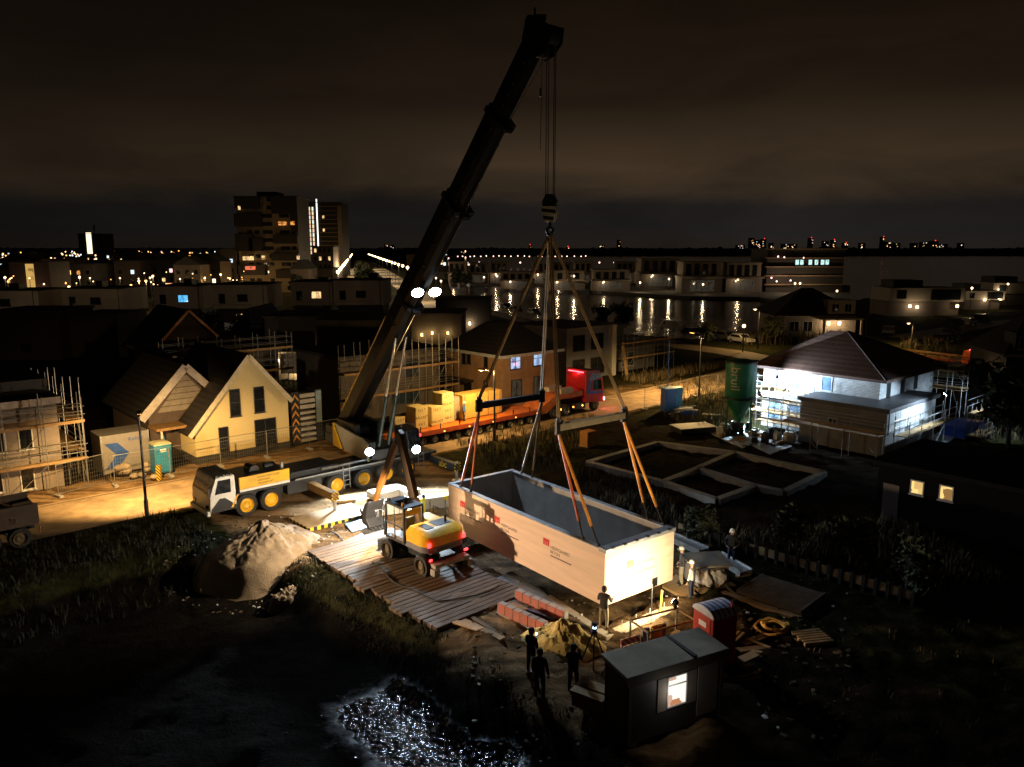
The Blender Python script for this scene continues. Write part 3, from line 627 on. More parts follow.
def logo(o, xd, s, ink, red):
    o = Vector(o); xd = Vector(xd); M4 = frame4(o, xd, (0, 0, 1)); k = MB()
    for i in range(3): k.prism([(-.62 * s + i * .19 * s, .14 * s), (-.62 * s + i * .19 * s + .15 * s, .14 * s), (-.62 * s + i * .19 * s + .15 * s, .5 * s), (-.62 * s + i * .19 * s, .5 * s)], 'z', 0, .004)
    k.prism([(-.62 * s, .36 * s), (-.08 * s, .36 * s), (-.08 * s, .54 * s), (-.62 * s, .54 * s)], 'z', 0, .005)
    k.xf(M4); k.build('logo_mark', red, BX)
    text('HEEMGAARD', .27 * s, ink, BX, M4 @ Matrix.Translation((0, .08 * s, 0)), .003)
    text('BETON', .25 * s, ink, BX, M4 @ Matrix.Translation((0, -.19 * s, 0)), .003)
    k = MB(); k.prism([(0, -.36 * s), (1.75 * s, -.36 * s), (1.75 * s, -.3 * s), (0, -.3 * s)], 'z', 0, .004); k.xf(M4); k.build('logo_line', ink, BX)
for x in (-2.35, 1.25, 4.15): logo((x, hw + .0355, 1.36), (-1, 0, 0), .78, LOGOK, LOGOR)
logo((-hl - .0365, .35, 1.2), (0, -1, 0), .75, mat('logo_overexposed', (.5, .25, .13), .6), mat('logo_overexposed_red', (.55, .2, .12), .6))  # paler inks put the overexposure of this end into the logo
# ---------------------------------------------------------------- RIGGING
def bxw(t, side, z):   # t metres from the near end along the box, side +1 = crane side, -1 = far side
    return Vector((BC.x, BC.y, z)) + Vector((*(BU * (t - hl)), 0)) - Vector((*(BV * (side * (hw - .09))), 0))
SLING = mat('orange_sling', (.78, .3, .03), .6, 0, .2, 6, .1, .2); SLINGR = mat('red_sling', (.5, .1, .02), .6, 0, .2, 6, .1, .2)
SLG = mat('khaki_sling', (.3, .2, .09), .7, 0, .2, 6); SHK = mat('sling_steel', (.1, .08, .06), .5, .7)
HK = Vector((PL.x, PL.y, 15.6))
def clampsling(a, b_, m_, r, lab, grp, chain=.0):
    t = thing('lifting_sling', lab, 'sling', (b_.x, b_.y, b_.z), 0, grp)
    m = MB(); mid = a.lerp(b_, 1 - chain) if chain else b_; m.tube(a, mid, r, n=6); m.build('strap', m_, t, world=True, smooth=True)
    if chain:
        m = MB(); m.tube(mid, b_, r * .6, n=5); m.build('chain', SHK, t, world=True)
    m = MB(); m.ball(b_ + Vector((0, 0, .04)), .075, 8); m.build('shackle', SHK, t, world=True)
for nm, t, cols, side_lab in (('farther', 8.8, (SLINGR, SLG), 'crane'), ('nearer', 3.0, (SLINGR, SLING), 'cabin')):
    A = bxw(t, 1, 7.5); B = bxw(t, -1, 7.5)
    sb = thing('spreader_beam', ('dark lifting beam hanging over the crane end of the box' if t > 5 else 'pale lifting beam hanging over the brightly lit end of the box'), 'lifting beam', (A + B) / 2 - Vector((0, 0, .15)), 0, 'lifting beams over the box')
    m = MB(); m.beam(A, B, .2, .3); m.build('bar', DARK if t > 5 else mat('pale_beam_paint', (.42, .33, .2), .5, 0, .2, 3, 0, .3), sb, world=True, bevel=.02)
    for E_ in (A, B):
        m = MB(); m.beam(E_ + Vector((0, 0, .3)), E_ - Vector((0, 0, .3)), .34, .12, up=(BU.x, BU.y, 0)); m.ball(E_ + Vector((0, 0, .3)), .1, 8); m.build('end_lug', DARK, sb, world=True)
    m = MB()
    for f in (.12, .88): m.cb(A.lerp(B, f), (.1, .24, .34), BA)
    m.build('collar', DARK, sb, world=True)
    for E_, sd, nm2 in ((A, 1, 'crane side'), (B, -1, 'far side')):
        for dd in (-.07, .07):
            v = Vector((BU.x, BU.y, 0)) * dd
            clampsling(HK + v, E_ + v + Vector((0, 0, .32)), mat('dusty_sling', (.42, .27, .12), .65, 0, .2, 5), .042, 'long sling from the hook to the %s lifting beam, on its %s' % ('dark' if t > 5 else 'pale', nm2), 'slings from the hook to the lifting beams')
        for tt in ((10.45, 9.55) if t > 5 else (1.4, .48)):
            clampsling(E_ - Vector((0, 0, .3)), bxw(tt, sd, BZ1), (SLINGR if sd == 1 else SLG) if t > 5 else ((SLING if tt < 1 else SLINGR) if sd == 1 else SLING), .066, '%s sling from %s lifting beam to box rim, %s, %s the corner' % ('rusty red' if (t > 5 and sd == 1) else 'khaki' if t > 5 else 'orange', 'dark' if t > 5 else 'pale', nm2, 'nearest' if (tt > 10 or tt < 1) else 'away from'), 'slings from the lifting beams to the box', .17 if t < 5 else .1)
# ---------------------------------------------------------------- EXCAVATOR
EX = thing('wheeled_excavator', 'yellow wheeled excavator with lit cab and red tail lamps standing on the timber mats', 'excavator', W(20.7, 29.3), AX + R(90))
for x in (-1.35, 1.45):
    for s in (-1, 1): wheel(EX, x, s * .98, .54, .42, s, mat('dirty_rim', (.1, .07, .03), .7))
m = MB(); m.box(-1.9, 1.9, -.5, .5, .45, .95).box(-1.45, -1.25, -.9, .9, .42, .65).box(1.35, 1.55, -.9, .9, .42, .65).tube((0, 0, .95), (0, 0, 1.2), .62, n=20); m.build('undercarriage', DARK, EX, bevel=.02)
m = MB(); m.prism([(-1.15, .25), (1.15, .25), (1.15, .8), (-1.15, .8)], 'x', 2.25, 2.33); m.beam((1.8, -.5, .6), (2.3, -.5, .5), .12, .14).beam((1.8, .5, .6), (2.3, .5, .5), .12, .14); m.build('dozer_blade', DARK, EX)
m = MB(); m.box(-2.25, -1.75, -1.0, 1.0, .62, .8).cb((-2.15, .95, .45), (.35, .3, .3)).cb((-2.15, -.95, .45), (.35, .3, .3)); m.build('rear_stabiliser', mat('muddy_grey', (.3, .27, .22), .7, 0, .3, 4, .1, .4), EX, bevel=.02)
def plan(x0, x1, y0, y1, r, n=6):
    pts = [(x1, y0), (x1, y1)]
    for k in range(n + 1):
        a = math.pi / 2 * k / n; pts.append((x0 + r - r * math.sin(a), y1 - r + r * math.cos(a)))
    for k in range(n + 1):
        a = math.pi / 2 * k / n; pts.append((x0 + r - r * math.cos(a), y0 + r - r * math.sin(a)))
    return pts
m = MB(); m.prism(plan(-1.85, 1.0, -1.2, 1.2, .6), 'z', 1.2, 1.5); m.build('counterweight', mat('counterweight_anthracite', (.14, .13, .13), .5, 0, .2), EX, smooth=True, bevel=.03)
m = MB()
pb = plan(-1.84, -.25, -1.19, 1.19, .6); pt = plan(-1.55, -.3, -1.0, 1.0, .55)
n = len(pb); m.add([(x, y, 1.5) for x, y in pb] + [(x, y, 1.95) for x, y in pb] + [(x, y, 2.18) for x, y in pt], [tuple(range(n - 1, -1, -1)), tuple(range(2 * n, 3 * n))] + [(i, (i + 1) % n, n + (i + 1) % n, n + i) for i in range(n)] + [(n + i, n + (i + 1) % n, 2 * n + (i + 1) % n, 2 * n + i) for i in range(n)])
bon = m.build('bonnet', YEL, EX, smooth=True)
m = MB(); m.box(-1.2, -.5, -.75, .1, 2.185, 2.2).box(-1.3, -.6, .35, .75, 2.185, 2.21); m.build('vent_panel', DARK, bon)
m = MB(); m.box(-.25, 1.3, -1.2, -.45, 1.5, 1.95); m.build('side_tank', YEL, EX, bevel=.05)
text('HYDRAULIC', .2, mat('grey_letter', (.02, .02, .02), .5), bon, frame4((-1.855, .55, 1.27), (0, -1, 0), (0, 0, 1)), .004)
m = MB(); m.cb((-1.79, .98, 1.62), (.06, .16, .2)); m.build('tail_lamp', REDL, EX)
m = MB(); m.cb((-1.79, -1.0, 1.62), (.06, .16, .2)); m.build('tail_lamp', REDL, EX)
for y in (.95, -.95): light('POINT', EX, (-2.0, y, 1.5), 1.2, (1, .03, .03), .08)
m = MB(); m.cb((-1.9, -1.05, .95), (.05, .2, .1)).cb((-1.9, 1.0, .95), (.05, .14, .1)); m.build('lower_reflector', REDL, EX)
# cab
m = MB()
X0, X1, Y0, Y1 = -.15, 1.45, .18, 1.22
for x, y in ((X0, Y0), (X0, Y1), (X1, Y0), (X1, Y1)): m.beam((x, y, 1.3), (x + (-.12 if x > 1 else 0), y, 2.95), .09, .09)
m.box(X0, X1, Y0, Y1, 1.22, 1.34); cabx = m.build('cab_frame', DARK, EX)
m = MB(); m.box(X0 - .05, X1 - .02, Y0 - .05, Y1 + .05, 2.93, 3.05); m.build('cab_roof', DARK, cabx, bevel=.04)
m = MB(); m.box(X0 + .35, X1 - .5, Y0 + .2, Y1 - .2, 3.055, 3.07); m.build('roof_hatch', GLASS, cabx)
m = MB(); m.box(X0 - .03, X0 + .03, Y0, Y1, 1.34, 1.8); m.build('rear_panel', YEL, cabx)
m = MB(); m.box(X0 - .02, X0 + .02, Y0 + .08, Y1 - .08, 2.62, 2.9); m.build('rear_lintel', YEL, cabx)
m = MB(); m.cb((.35, .7, 1.75), (.5, .5, .14)).cb((.12, .7, 2.1), (.12, .48, .7)); m.build('seat', BLACK, cabx, bevel=.04)
m = MB(); m.cb((.1, .75, 2.82), (.3, .1, .05)); m.build('cab_lamp', emis('cab_lamp_lens', (1, .86, .62), 45), cabx); light('POINT', EX, (.2, .75, 2.68), 95, (1, .85, .6), .05)
for y in (1.1,): worklamp((1.42, y, 3.02), (8.0, y + 2.5, 0), .09, EX, 6000, (1, .8, .55), R(140), emis('excavator_lamp_lens', (1, .86, .62), 60), world=False)
m = MB(); m.beam((1.4, 1.3, 2.6), (1.6, 1.55, 2.55), .03, .03).cb((1.62, 1.58, 2.4), (.06, .2, .34)); m.build('mirror', DARK, EX)
m = MB(); m.path([(1.5, 1.28, 1.3), (1.48, 1.3, 2.2), (1.38, 1.3, 2.85)], .02, 5).path([(-.1, -1.22, 2.0), (-.1, -1.22, 2.35), (.9, -1.22, 2.35), (.9, -1.22, 2.0)], .02, 5); m.build('handrail', DARK, EX)
m = MB(); m.tube((-.9, -.6, 2.15), (-.9, -.6, 2.5), .06, n=8); m.build('exhaust', BLACK, EX)
text('HL 130', .24, mat('grey_letter'), bon, frame4((.9, -1.206, 1.62), (-1, 0, 0), (0, 0, 1)), .003, align='CENTER')
m = MB(); m.box(.62, .66, 1.21, 1.25, 1.34, 2.92).box(-.1, 1.4, 1.21, 1.25, 2.0, 2.05); m.build('door_frame', DARK, cabx)
m = MB(); m.tube((.1, 1.1, 3.05), (.1, 1.1, 3.2), .07, n=10); m.build('beacon', mat('beacon_amber', (.5, .2, .02), .3), EX)
BMD = mat('boom_dark_bronze', (.09, .045, .015), .45, 0, .25, 3, 0, .3)
def arm(pts, w_, hs, name, m_):
    m = MB()
    for (a, b_), (h0, h1) in zip(zip(pts, pts[1:]), zip(hs, hs[1:])): m.beam(a, b_, w_, h0, w_, h1, up=(1, 0, .2))
    return m.build(name, m_, EX, bevel=.02)
bo = arm([(.55, -.15, 1.7), (.95, -.15, 3.0), (1.5, -.15, 4.5), (2.05, -.15, 6.0)], .28, (.42, .46, .38, .28), 'boom', BMD)
st = arm([(1.95, -.15, 6.1), (3.0, -.15, 4.5), (4.55, -.15, 1.95)], .24, (.28, .34, .22), 'stick', mat('stick_orange', (.13, .05, .008), .45, 0, .25, 3, 0, .45))
m = MB(); m.tube((1.0, -.15, 2.3), (1.35, -.15, 3.6), .09, n=10).tube((1.35, -.15, 3.6), (1.75, -.15, 4.7), .05, n=8); m.build('boom_cylinder', CHROME, bo, smooth=True)
m = MB(); m.tube((1.75, -.15, 5.9), (2.6, -.15, 5.4), .08, n=10).tube((2.9, -.15, 4.9), (4.2, -.15, 2.9), .07, n=8); m.build('stick_cylinder', DARK, st, smooth=True)
m = MB(); m.path([(.6, .05, 1.9), (1.2, .08, 3.4), (1.9, .08, 5.5), (2.4, .06, 5.7), (3.2, .05, 4.2)], .03, 5); m.build('hydraulic_hose', BLACK, bo)
m = MB(); m.prism([(4.4, 2.0), (4.75, 1.85), (5.15, 1.2), (5.0, .75), (4.5, .5), (4.35, .62), (4.7, 1.0), (4.6, 1.5)], 'y', -.65, .35)
for k in range(5): m.beam((4.5, -.58 + k * .21, .55), (4.25, -.58 + k * .21, .45), .08, .06)
m.build('bucket', DARK, EX, bevel=.02)
# ---------------------------------------------------------------- LOW LOADER and tractor
TRP = 48.9   # centre line
TL = thing('low_loader_trailer', 'long orange low-loader trailer with many small wheels behind the crane', 'trailer', W(40.2, TRP), AX)
m = MB(); m.box(-9.2, 6.0, -1.35, 1.35, .95, 1.08); m.build('deck', ORANGE, TL)
m = MB()
for s in (-1, 1): m.box(-9.2, 6.0, s * 1.36 - .04, s * 1.36 + .04, .78, 1.13)
m.box(-9.2, 6.0, -.4, .4, .55, .95); m.build('deck_frame', mat('red_oxide', (.38, .06, .015), .6, 0, .3, 2, 0, .35), TL)
m = MB()
for s in (-1, 1): m.prism([(-9.2, .95), (-9.2, 1.1), (-12.0, .2), (-12.0, .08)], 'y', s * .85 - .38, s * .85 + .38)
m.build('ramp', ORANGE, TL)
for k in range(12):
    for s in (-1, 1): wheel(TL, -7.6 + k * 1.12, s * 1.12, .36, .34, s, GALV)
m = MB(); m.prism([(6.0, .6), (6.0, 1.1), (8.2, 2.1), (11.6, 2.1), (11.6, 1.6), (8.6, 1.6), (7.0, .6)], 'y', -1.1, 1.1); m.build('gooseneck', ORANGE, TL, bevel=.03)
m = MB(); m.box(8.6, 10.2, -1.2, -.6, 2.1, 2.55).box(8.6, 10.2, .3, 1.2, 2.1, 2.5); m.build('ratchet_box', mat('pale_box', (.5, .46, .38), .6), TL)
m = MB()
for k in range(6): m.cb((-7 + k * 2.5, -1.41, .88), (.12, .03, .08))
m.build('side_marker', emis('side_marker_lamp', (1, .4, .08), 5), TL)
for k in range(8): 
    m = MB(); m.cb((-8.6 + k * 1.9, -1.3, 1.32), (.06, .06, .42)); m.build('stake', DARK, TL)
TK_ = thing('tractor_unit', 'dark red lorry tractor with a blue painted stripe coupled to the low loader', 'lorry', W(50.75, TRP), AX)
m = MB(); m.box(-3.4, 3.6, -.5, .5, .65, 1.0).box(-.2, 1.2, -1.25, -.7, .45, 1.0).box(-.2, 1.2, .7, 1.25, .45, 1.0); m.build('chassis', DARK, TK_)
for x in (-2.7, -1.3, 2.6):
    for s in (-1, 1): wheel(TK_, x, s * 1.05, .52, .38, s, GALV)
m = MB(); m.prism([(1.2, .95), (3.7, .7), (3.75, 1.7), (3.55, 3.0), (3.1, 3.75), (1.25, 3.95)], 'y', -1.25, 1.25); c_ = m.build('cab', RED, TK_, bevel=.06)
m = MB(); m.prism([(2.3, 2.0), (3.45, 2.0), (3.3, 2.85), (2.35, 2.85)], 'y', -1.262, -1.252); m.poly([(3.765, -1.1, 1.95), (3.765, 1.1, 1.95), (3.59, 1.1, 3.0), (3.59, -1.1, 3.0)]); m.build('window', GLASS, c_)
m = MB(); m.prism([(1.35, 1.9), (1.6, 1.72), (3.7, 1.55), (3.7, 1.75), (1.75, 1.92), (2.0, 2.9), (1.85, 2.95)], 'y', -1.268, -1.263); m.build('blue_stripe', mat('signal_blue', (.02, .12, .5), .4), c_)
m = MB(); m.prism([(1.7, 3.0), (2.1, 2.9), (3.4, 3.1), (3.2, 3.45), (2.0, 3.55)], 'y', -1.268, -1.263); m.build('airbrush_panel', stripes('airbrush_blue', (.4, .5, .6), (.08, .2, .5), 2.2, (1, 0, 2), .45), c_)
m = MB(); m.cb((1.22, 0, 3.7), (.05, 1.9, .08)); m.build('rear_light_bar', emis('red_light_bar', (1, .08, .12), 6), TK_); light('POINT', TK_, (.9, 0, 3.5), 30, (1, .06, .08), .1)
m = MB(); m.cb((3.8, -1.15, 1.0), (.1, .25, .3)); m.build('lamp', emis('pink_red_lamp', (1, .12, .22), 14), TK_); light('POINT', TK_, (4.1, -1.3, .9), 60, (1, .15, .2), .08)
m = MB(); m.cb((-3.45, -.9, .95), (.06, .3, .16)); m.build('tail_lamp', REDL, TK_)
for x in (-2.0, -.4, .8):
    m = MB(); m.ball((x, -1.28, .75), .06, 8); m.build('amber_marker', AMBL, TK_)
m = MB(); m.cb((-2.4, 0, 1.12), (1.2, 1.0, .14)); m.build('fifth_wheel', DARK, TK_)
# load on the trailer
CRM = mat('yellowed_crate_paint', (.62, .5, .2), .6, 0, .1, 2, .02, .2)
def crate(q, p, wd, dp, ht, lab, lines=4):
    t = thing('ballast_crate', lab, 'crate', W(q, p, 1.08), AX, 'ballast crates on the trailer')
    m = MB(); m.box(-wd / 2, wd / 2, -dp / 2, dp / 2, .05, ht); b_ = m.build('body', CRM, t, bevel=.02)
    m = MB(); m.box(-wd / 2 + .1, -wd / 2 + .25, -dp / 2, dp / 2, 0, .06).box(wd / 2 - .25, wd / 2 - .1, -dp / 2, dp / 2, 0, .06); m.build('skid', WOOD, t)
    for k in range(lines): text(('12.5 T', 'BALLAST', '9.0 T', 'NR 4')[k % 4], .3, INK, b_, frame4((0, -dp / 2 - .003, ht - .36 - k * (ht - .5) / max(1, lines - 1) * .9), (1, 0, 0), (0, 0, 1)), .003, align='CENTER')
CQ = lambda px: hitp(px, 430, 48.7)[0]
crate(CQ(402), 49.3, .9, .8, 1.15, 'brownish low bale-like crate at the left of the row on the orange trailer', 1)
crate(CQ(421), 49.2, 1.15, 1.3, 1.75, 'cream crate with black stencilled lines left of the lower cream crate', 3)
crate(CQ(437.5), 49.3, 1.1, 1.2, 1.55, 'lower cream crate with a smudged top between two taller cream crates', 2)
crate(CQ(449.5), 49.5, 1.15, 1.3, 2.45, 'tallest narrow cream crate with black stencilled lines on the trailer', 4)
t = thing('plywood_case', 'big yellow plywood case standing behind the man in blue on the trailer', 'packing case', W(CQ(484), 49.6, 1.08), AX)
m = MB(); m.box(-2.1, 2.1, -.75, .75, .08, 2.05); m.build('body', mat('yellow_plywood', (.6, .36, .08), .7, 0, .15, 1.5, .05, .15), t, bevel=.02)
m = MB()
for x in (-1.9, -.6, .6, 1.9): m.box(x - .05, x + .05, -.78, -.751, .08, 2.05)
m.build('batten', WOOD, t)
t = thing('plywood_case', 'open grey end case between tall cream crate and yellow plywood case', 'packing case', W(CQ(461), 49.9, 1.08), AX)
m = MB(); m.box(-.4, .4, -.6, .6, .05, 1.9); m.build('body', mat('grey_case', (.3, .25, .16), .8), t)
# ---------------------------------------------------------------- PEOPLE
SKIN = mat('skin', (.42, .25, .17), .6, 0, .1)
CL = {k: mat('cloth_' + k, v, .9, 0, .25, 9, .1) for k, v in dict(black=(.012, .012, .014), navy=(.012, .018, .04), grey=(.1, .095, .09), khaki=(.3, .25, .17), denim=(.03, .05, .1), blue=(.03, .12, .42), jacket=(.05, .042, .036), white=(.5, .46, .4)).items()}
HELM = mat('white_helmet', (.75, .72, .64), .35); HAIR = mat('dark_hair', (.02, .014, .01), .8)
def person(px, py, face, top, legs, head, lab, z=0.0, pose='stand', hgt=1.78, item=None, at=None):
    loc = Vector(at) if at else G(px, py, z)
    if at is None: loc.z = max(tz(loc.x, loc.y), -.4) if z == 0 else z
    k = hgt / 1.78
    A = dict(stand=((-.26, .02, 1.12), (-.27, .1, .86), (.26, .02, 1.12), (.27, .1, .86)), phone=((-.25, .06, 1.13), (-.1, .34, 1.25), (.26, .02, 1.12), (.26, .12, .86)),
             camera=((-.26, .12, 1.2), (-.08, .28, 1.5), (.26, .12, 1.2), (.08, .28, 1.5)), reach=((-.27, .12, 1.15), (-.3, .42, 1.2), (.26, .1, 1.15), (.2, .42, 1.12)), hips=((-.36, -.05, 1.14), (-.2, .12, 1.0), (.36, -.05, 1.14), (.2, .12, 1.0)), lean=((-.28, .2, 1.05), (-.3, .45, .95), (.28, .2, 1.05), (.3, .45, .95)))[pose]
    ln = .1 if pose == 'lean' else 0
    V = [(0, 0, .95), (0, ln * .5, 1.15), (0, ln, 1.38), (0, ln + .01, 1.5), (0, ln + .02, 1.6), (0, ln + .03, 1.7),
         (-.19, ln, 1.42), A[0], A[1], (.19, ln, 1.42), A[2], A[3],
         (-.1, 0, .9), (-.12, .02, .5), (-.13, -.02, .1), (-.14, .13, .05), (.1, 0, .9), (.12, .03, .5), (.13, -.01, .1), (.14, .14, .05)]
    E_ = [(0, 1), (1, 2), (2, 3), (3, 4), (4, 5), (2, 6), (6, 7), (7, 8), (2, 9), (9, 10), (10, 11), (0, 12), (12, 13), (13, 14), (14, 15), (0, 16), (16, 17), (17, 18), (18, 19)]
    rad = [.155, .15, .165, .065, .095, .085, .075, .055, .042, .075, .055, .042, .1, .075, .055, .045, .1, .075, .055, .045]
    me = bpy.data.meshes.new('person'); me.from_pydata([Vector(v) * k for v in V], E_, [])
    t = bpy.data.objects.new('tmp', me); COL.objects.link(t)
    md = t.modifiers.new('s', 'SKIN'); sv = me.skin_vertices[0].data
    for i, r_ in enumerate(rad): sv[i].radius = (r_ * k * (1.15 if i in (0, 1, 2) else 1), r_ * k * (.8 if i in (0, 1, 2) else 1)); sv[i].use_root = (i == 0)
    sb = t.modifiers.new('u', 'SUBSURF'); sb.levels = 1; sb.render_levels = 1
    me2 = bpy.data.meshes.new_from_object(t.evaluated_get(bpy.context.evaluated_depsgraph_get())); bpy.data.objects.remove(t)
    m = MB(); m.add([v.co for v in me2.vertices], [])
    for p in me2.polygons:
        c = p.center / k; mi = 0
        if c.z < .94: mi = 1
        if c.z < .13: mi = 3
        if c.z > 1.52: mi = 2
        m.f.append(list(p.vertices)); m.mi.append(mi)
    for el, hd_ in ((A[0], A[1]), (A[2], A[3])):         # hands: palm, four fingers, thumb
        e = Vector(el); h = Vector(hd_); d = (h - e).normalized(); a = d.cross(Vector((1, 0, .1))).normalized(); sd = d.cross(a)
        m.beam(h * k, (h + d * .1) * k, .075 * k, .03 * k, mi=2)
        for j in range(4):
            b0 = h + d * .095 + a * (-.03 + j * .02); b1 = b0 + d * (.035 + .008 * (j in (1, 2))) + sd * .006; m.tube(b0 * k, b1 * k, .009, .008, 5, 2); m.tube(b1 * k, (b1 + d * .02 + sd * .022) * k, .008, .006, 5, 2)
        m.tube((h + d * .03 + a * .035) * k, (h + d * .075 + a * .06 + sd * .02) * k, .01, .008, 5, 2)
    fy = ln + .03
    m.tube(Vector((0, fy + .085, 1.655)) * k, Vector((0, fy + .115, 1.63)) * k, .012, .018, 6, 2)      # nose
    for s in (-1, 1):
        m.ball(Vector((s * .035, fy + .082, 1.675)) * k, .012, 6, mi=4); m.ball(Vector((s * .092, fy, 1.655)) * k, .025, 6, 1.4, mi=2)
    m.beam(Vector((-.025, fy + .085, 1.595)) * k, Vector((.025, fy + .085, 1.595)) * k, .01, .008, mi=4)
    m.v = [Vector(v) for v in m.v]
    o = m.build('person', [CL[top], CL[legs], SKIN, BLACK, DARK], smooth=True); o.location = loc; o.rotation_euler = (0, 0, face)
    tag(o, lab, 'person')
    if head == 'helmet':
        m = MB(); m.lathe([(.155, 0), (.125, .02), (.12, .07), (.095, .12), (.05, .15), (.001, .16)], 14, (0, fy, 1.69 * k)); m.cb((0, fy + .15, 1.695 * k), (.16, .1, .015)); m.build('helmet', HELM, o, smooth=True)
    else:
        m = MB(); m.lathe([(.085, -.1), (.112, -.02), (.108, .06), (.07, .12), (.001, .135)], 12, (0, fy - .018, 1.67 * k)); m.build('hair', HAIR, o, smooth=True)
    return o, loc
def face_to(px, py, tx, ty):
    a = G(px, py); return math.atan2(ty - a.y, tx - a.x) - math.pi / 2
bxn = (3.75 + .6, 30.2)
person(603.5, 629, face_to(603.5, 629, 5.0, 32.0), 'jacket', 'khaki', 'hair', 'worker in dark jacket and pale trousers at the bright corner of the box', pose='reach', hgt=1.83)
person(681, 587, face_to(681, 587, 5.5, 33), 'jacket', 'khaki', 'helmet', 'worker in white helmet and beige trousers just right of the box end', hgt=1.8, pose='hips')
person(691, 604, face_to(691, 604, 5.0, 33), 'white', 'navy', 'helmet', 'worker in pale top and dark overalls in front of the beige-trousered worker', hgt=1.7, pose='stand')
person(731, 566, face_to(731, 566, 5, 28), 'black', 'denim', 'helmet', 'worker in white helmet and blue jeans standing apart by the dark fence', hgt=1.82, pose='hips')
pho, ploc = person(531, 680, face_to(531, 680, 3.6, 29), 'black', 'black', 'hair', 'onlooker in black holding up a glowing phone beside the sand heap', pose='phone', hgt=1.72)
person(539.5, 697, face_to(539.5, 697, 3.6, 30), 'black', 'black', 'hair', 'onlooker in black standing with arms hanging in front of the phone holder', hgt=1.85, pose='stand')
person(573, 692, face_to(573, 692, 3.9, 30), 'black', 'black', 'hair', 'onlooker in black raising a camera with both hands left of the site cabin', pose='camera', hgt=1.8)
a = W(CQ(462.5), 48.5, 1.08); person(0, 0, R(-100), 'blue', 'navy', 'helmet', 'man in a blue jacket standing on the orange trailer beside the tall crate', at=a, hgt=1.6)
fw = pho.matrix_basis if False else Matrix.Translation(ploc) @ Matrix.Rotation(pho.rotation_euler.z, 4, 'Z')
c_ = fw @ Vector((-.08, .43, 1.3)); m = MB(); m.cb((0, 0, 0), (.08, .012, .15)); m.v = [v for v in m.v]
o = solo(m, 'phone', DARK, 'glowing phone held by the onlooker in black', 'phone', c_, pho.rotation_euler.z)
m = MB(); m.cb((0, -.008, 0), (.07, .004, .135)); m.build('screen', emis('phone_screen', (.7, .85, 1), 4), o)
# ---------------------------------------------------------------- SITE GROUND ITEMS
MATW = mat('mat_timber', (.13, .085, .05), .68, 0, .5, .9, .35, .9, 0, (1, 5, 1))
MATW.node_tree.nodes['Principled BSDF'].inputs['Specular IOR Level'].default_value = .18
def timbermat(q0, q1, p0, p1, lab, z=.0):
    t = thing('timber_mat', lab, 'timber mat', W((q0 + q1) / 2, (p0 + p1) / 2, z), AX + R(rnd.uniform(-.6, .6)), 'timber mats under the excavator')
    l, d = (q1 - q0) / 2, (p1 - p0) / 2; m = MB(); n = 3
    for k in range(n):
        y0 = -d + 2 * d * k / n; zz = rnd.uniform(.16, .18); m.box(-l + rnd.uniform(-.05, .05), l + rnd.uniform(-.05, .05), y0 + .012, y0 + 2 * d / n - .012, .0, zz)
    m.build('beam_set', MATW, t, bevel=.015)
    m = MB()
    for x in (-l * .8, l * .8): m.tube((x, -d - .01, .09), (x, d + .01, .09), .02, n=6)
    m.build('tie_rod', DARK, t)
for k in range(11): timbermat(16.95 - (.3 if k in (2, 5) else 0), 21.9, 23.3 + k * .98, 23.3 + (k + 1) * .98 - .04, 'worn timber mat laid side by side with others under the yellow excavator')
def slab(pts, z0, z1, name, m_, lab, cat, grp=None, bevel=.015):
    P = [G(*p, z0) for p in pts]; m = MB(); n = len(P)
    m.add([(*p.xy, z0) for p in P] + [(*p.xy, z1) for p in P], [tuple(range(n - 1, -1, -1)), tuple(range(n, 2 * n))] + [(i, (i + 1) % n, n + (i + 1) % n, n + i) for i in range(n)])
    me_ = sum((P[(i + 1) % n].x - P[i].x) * (P[(i + 1) % n].y + P[i].y) for i in range(n))
    if me_ > 0: m.f = [f[::-1] for f in m.f]
    return wsolo(m, name, m_, lab, cat, grp, bevel=bevel)
# outrigger mat with striped edges under the front jack
t = thing('outrigger_mat', 'sandy outrigger mat with yellow and black striped edges under the front jack', 'outrigger mat', W(20.6, 38.0, .0), AX)
m = MB(); m.box(-2.1, 1.7, -1.25, 1.0, 0, .2); m.build('top', mat('sandy_plate', (.4, .28, .15), .8, 0, .25, 2, .1, .3), t)
m = MB(); m.box(-2.14, 1.74, -1.29, -1.25, .0, .205).box(-2.14, -2.1, -1.25, 1.04, 0, .205).box(1.7, 1.74, -1.25, 1.04, 0, .205); m.build('striped_edge', stripes('edge_stripes', (.72, .45, .03), (.02, .02, .02), 2.4, (1, 1, 0), .5), t)
slab([(338, 517), (367, 508), (386, 521), (352, 533)], .02, .07, 'steel_plate', mat('wet_blue_steel', (.12, .2, .26), .3, .5, .4, 2, .1, .3), 'bluish wet steel plate between the striped mat and the excavator bucket', 'steel plate')
slab([(360, 511), (388, 503), (394, 513), (364, 521)], .05, .32, 'concrete_slab', mat('pale_concrete', (.5, .46, .38), .8, 0, .15, 3, .1, .2), 'pale concrete slab shining under the excavator bucket', 'concrete slab')
slab([(330, 548), (362, 534), (374, 545), (342, 560)], .02, .06, 'steel_plate', mat('wet_blue_steel', (.1, .1, .1)), 'wet grey steel plate on the sand beside the mats, left of the excavator', 'steel plate')
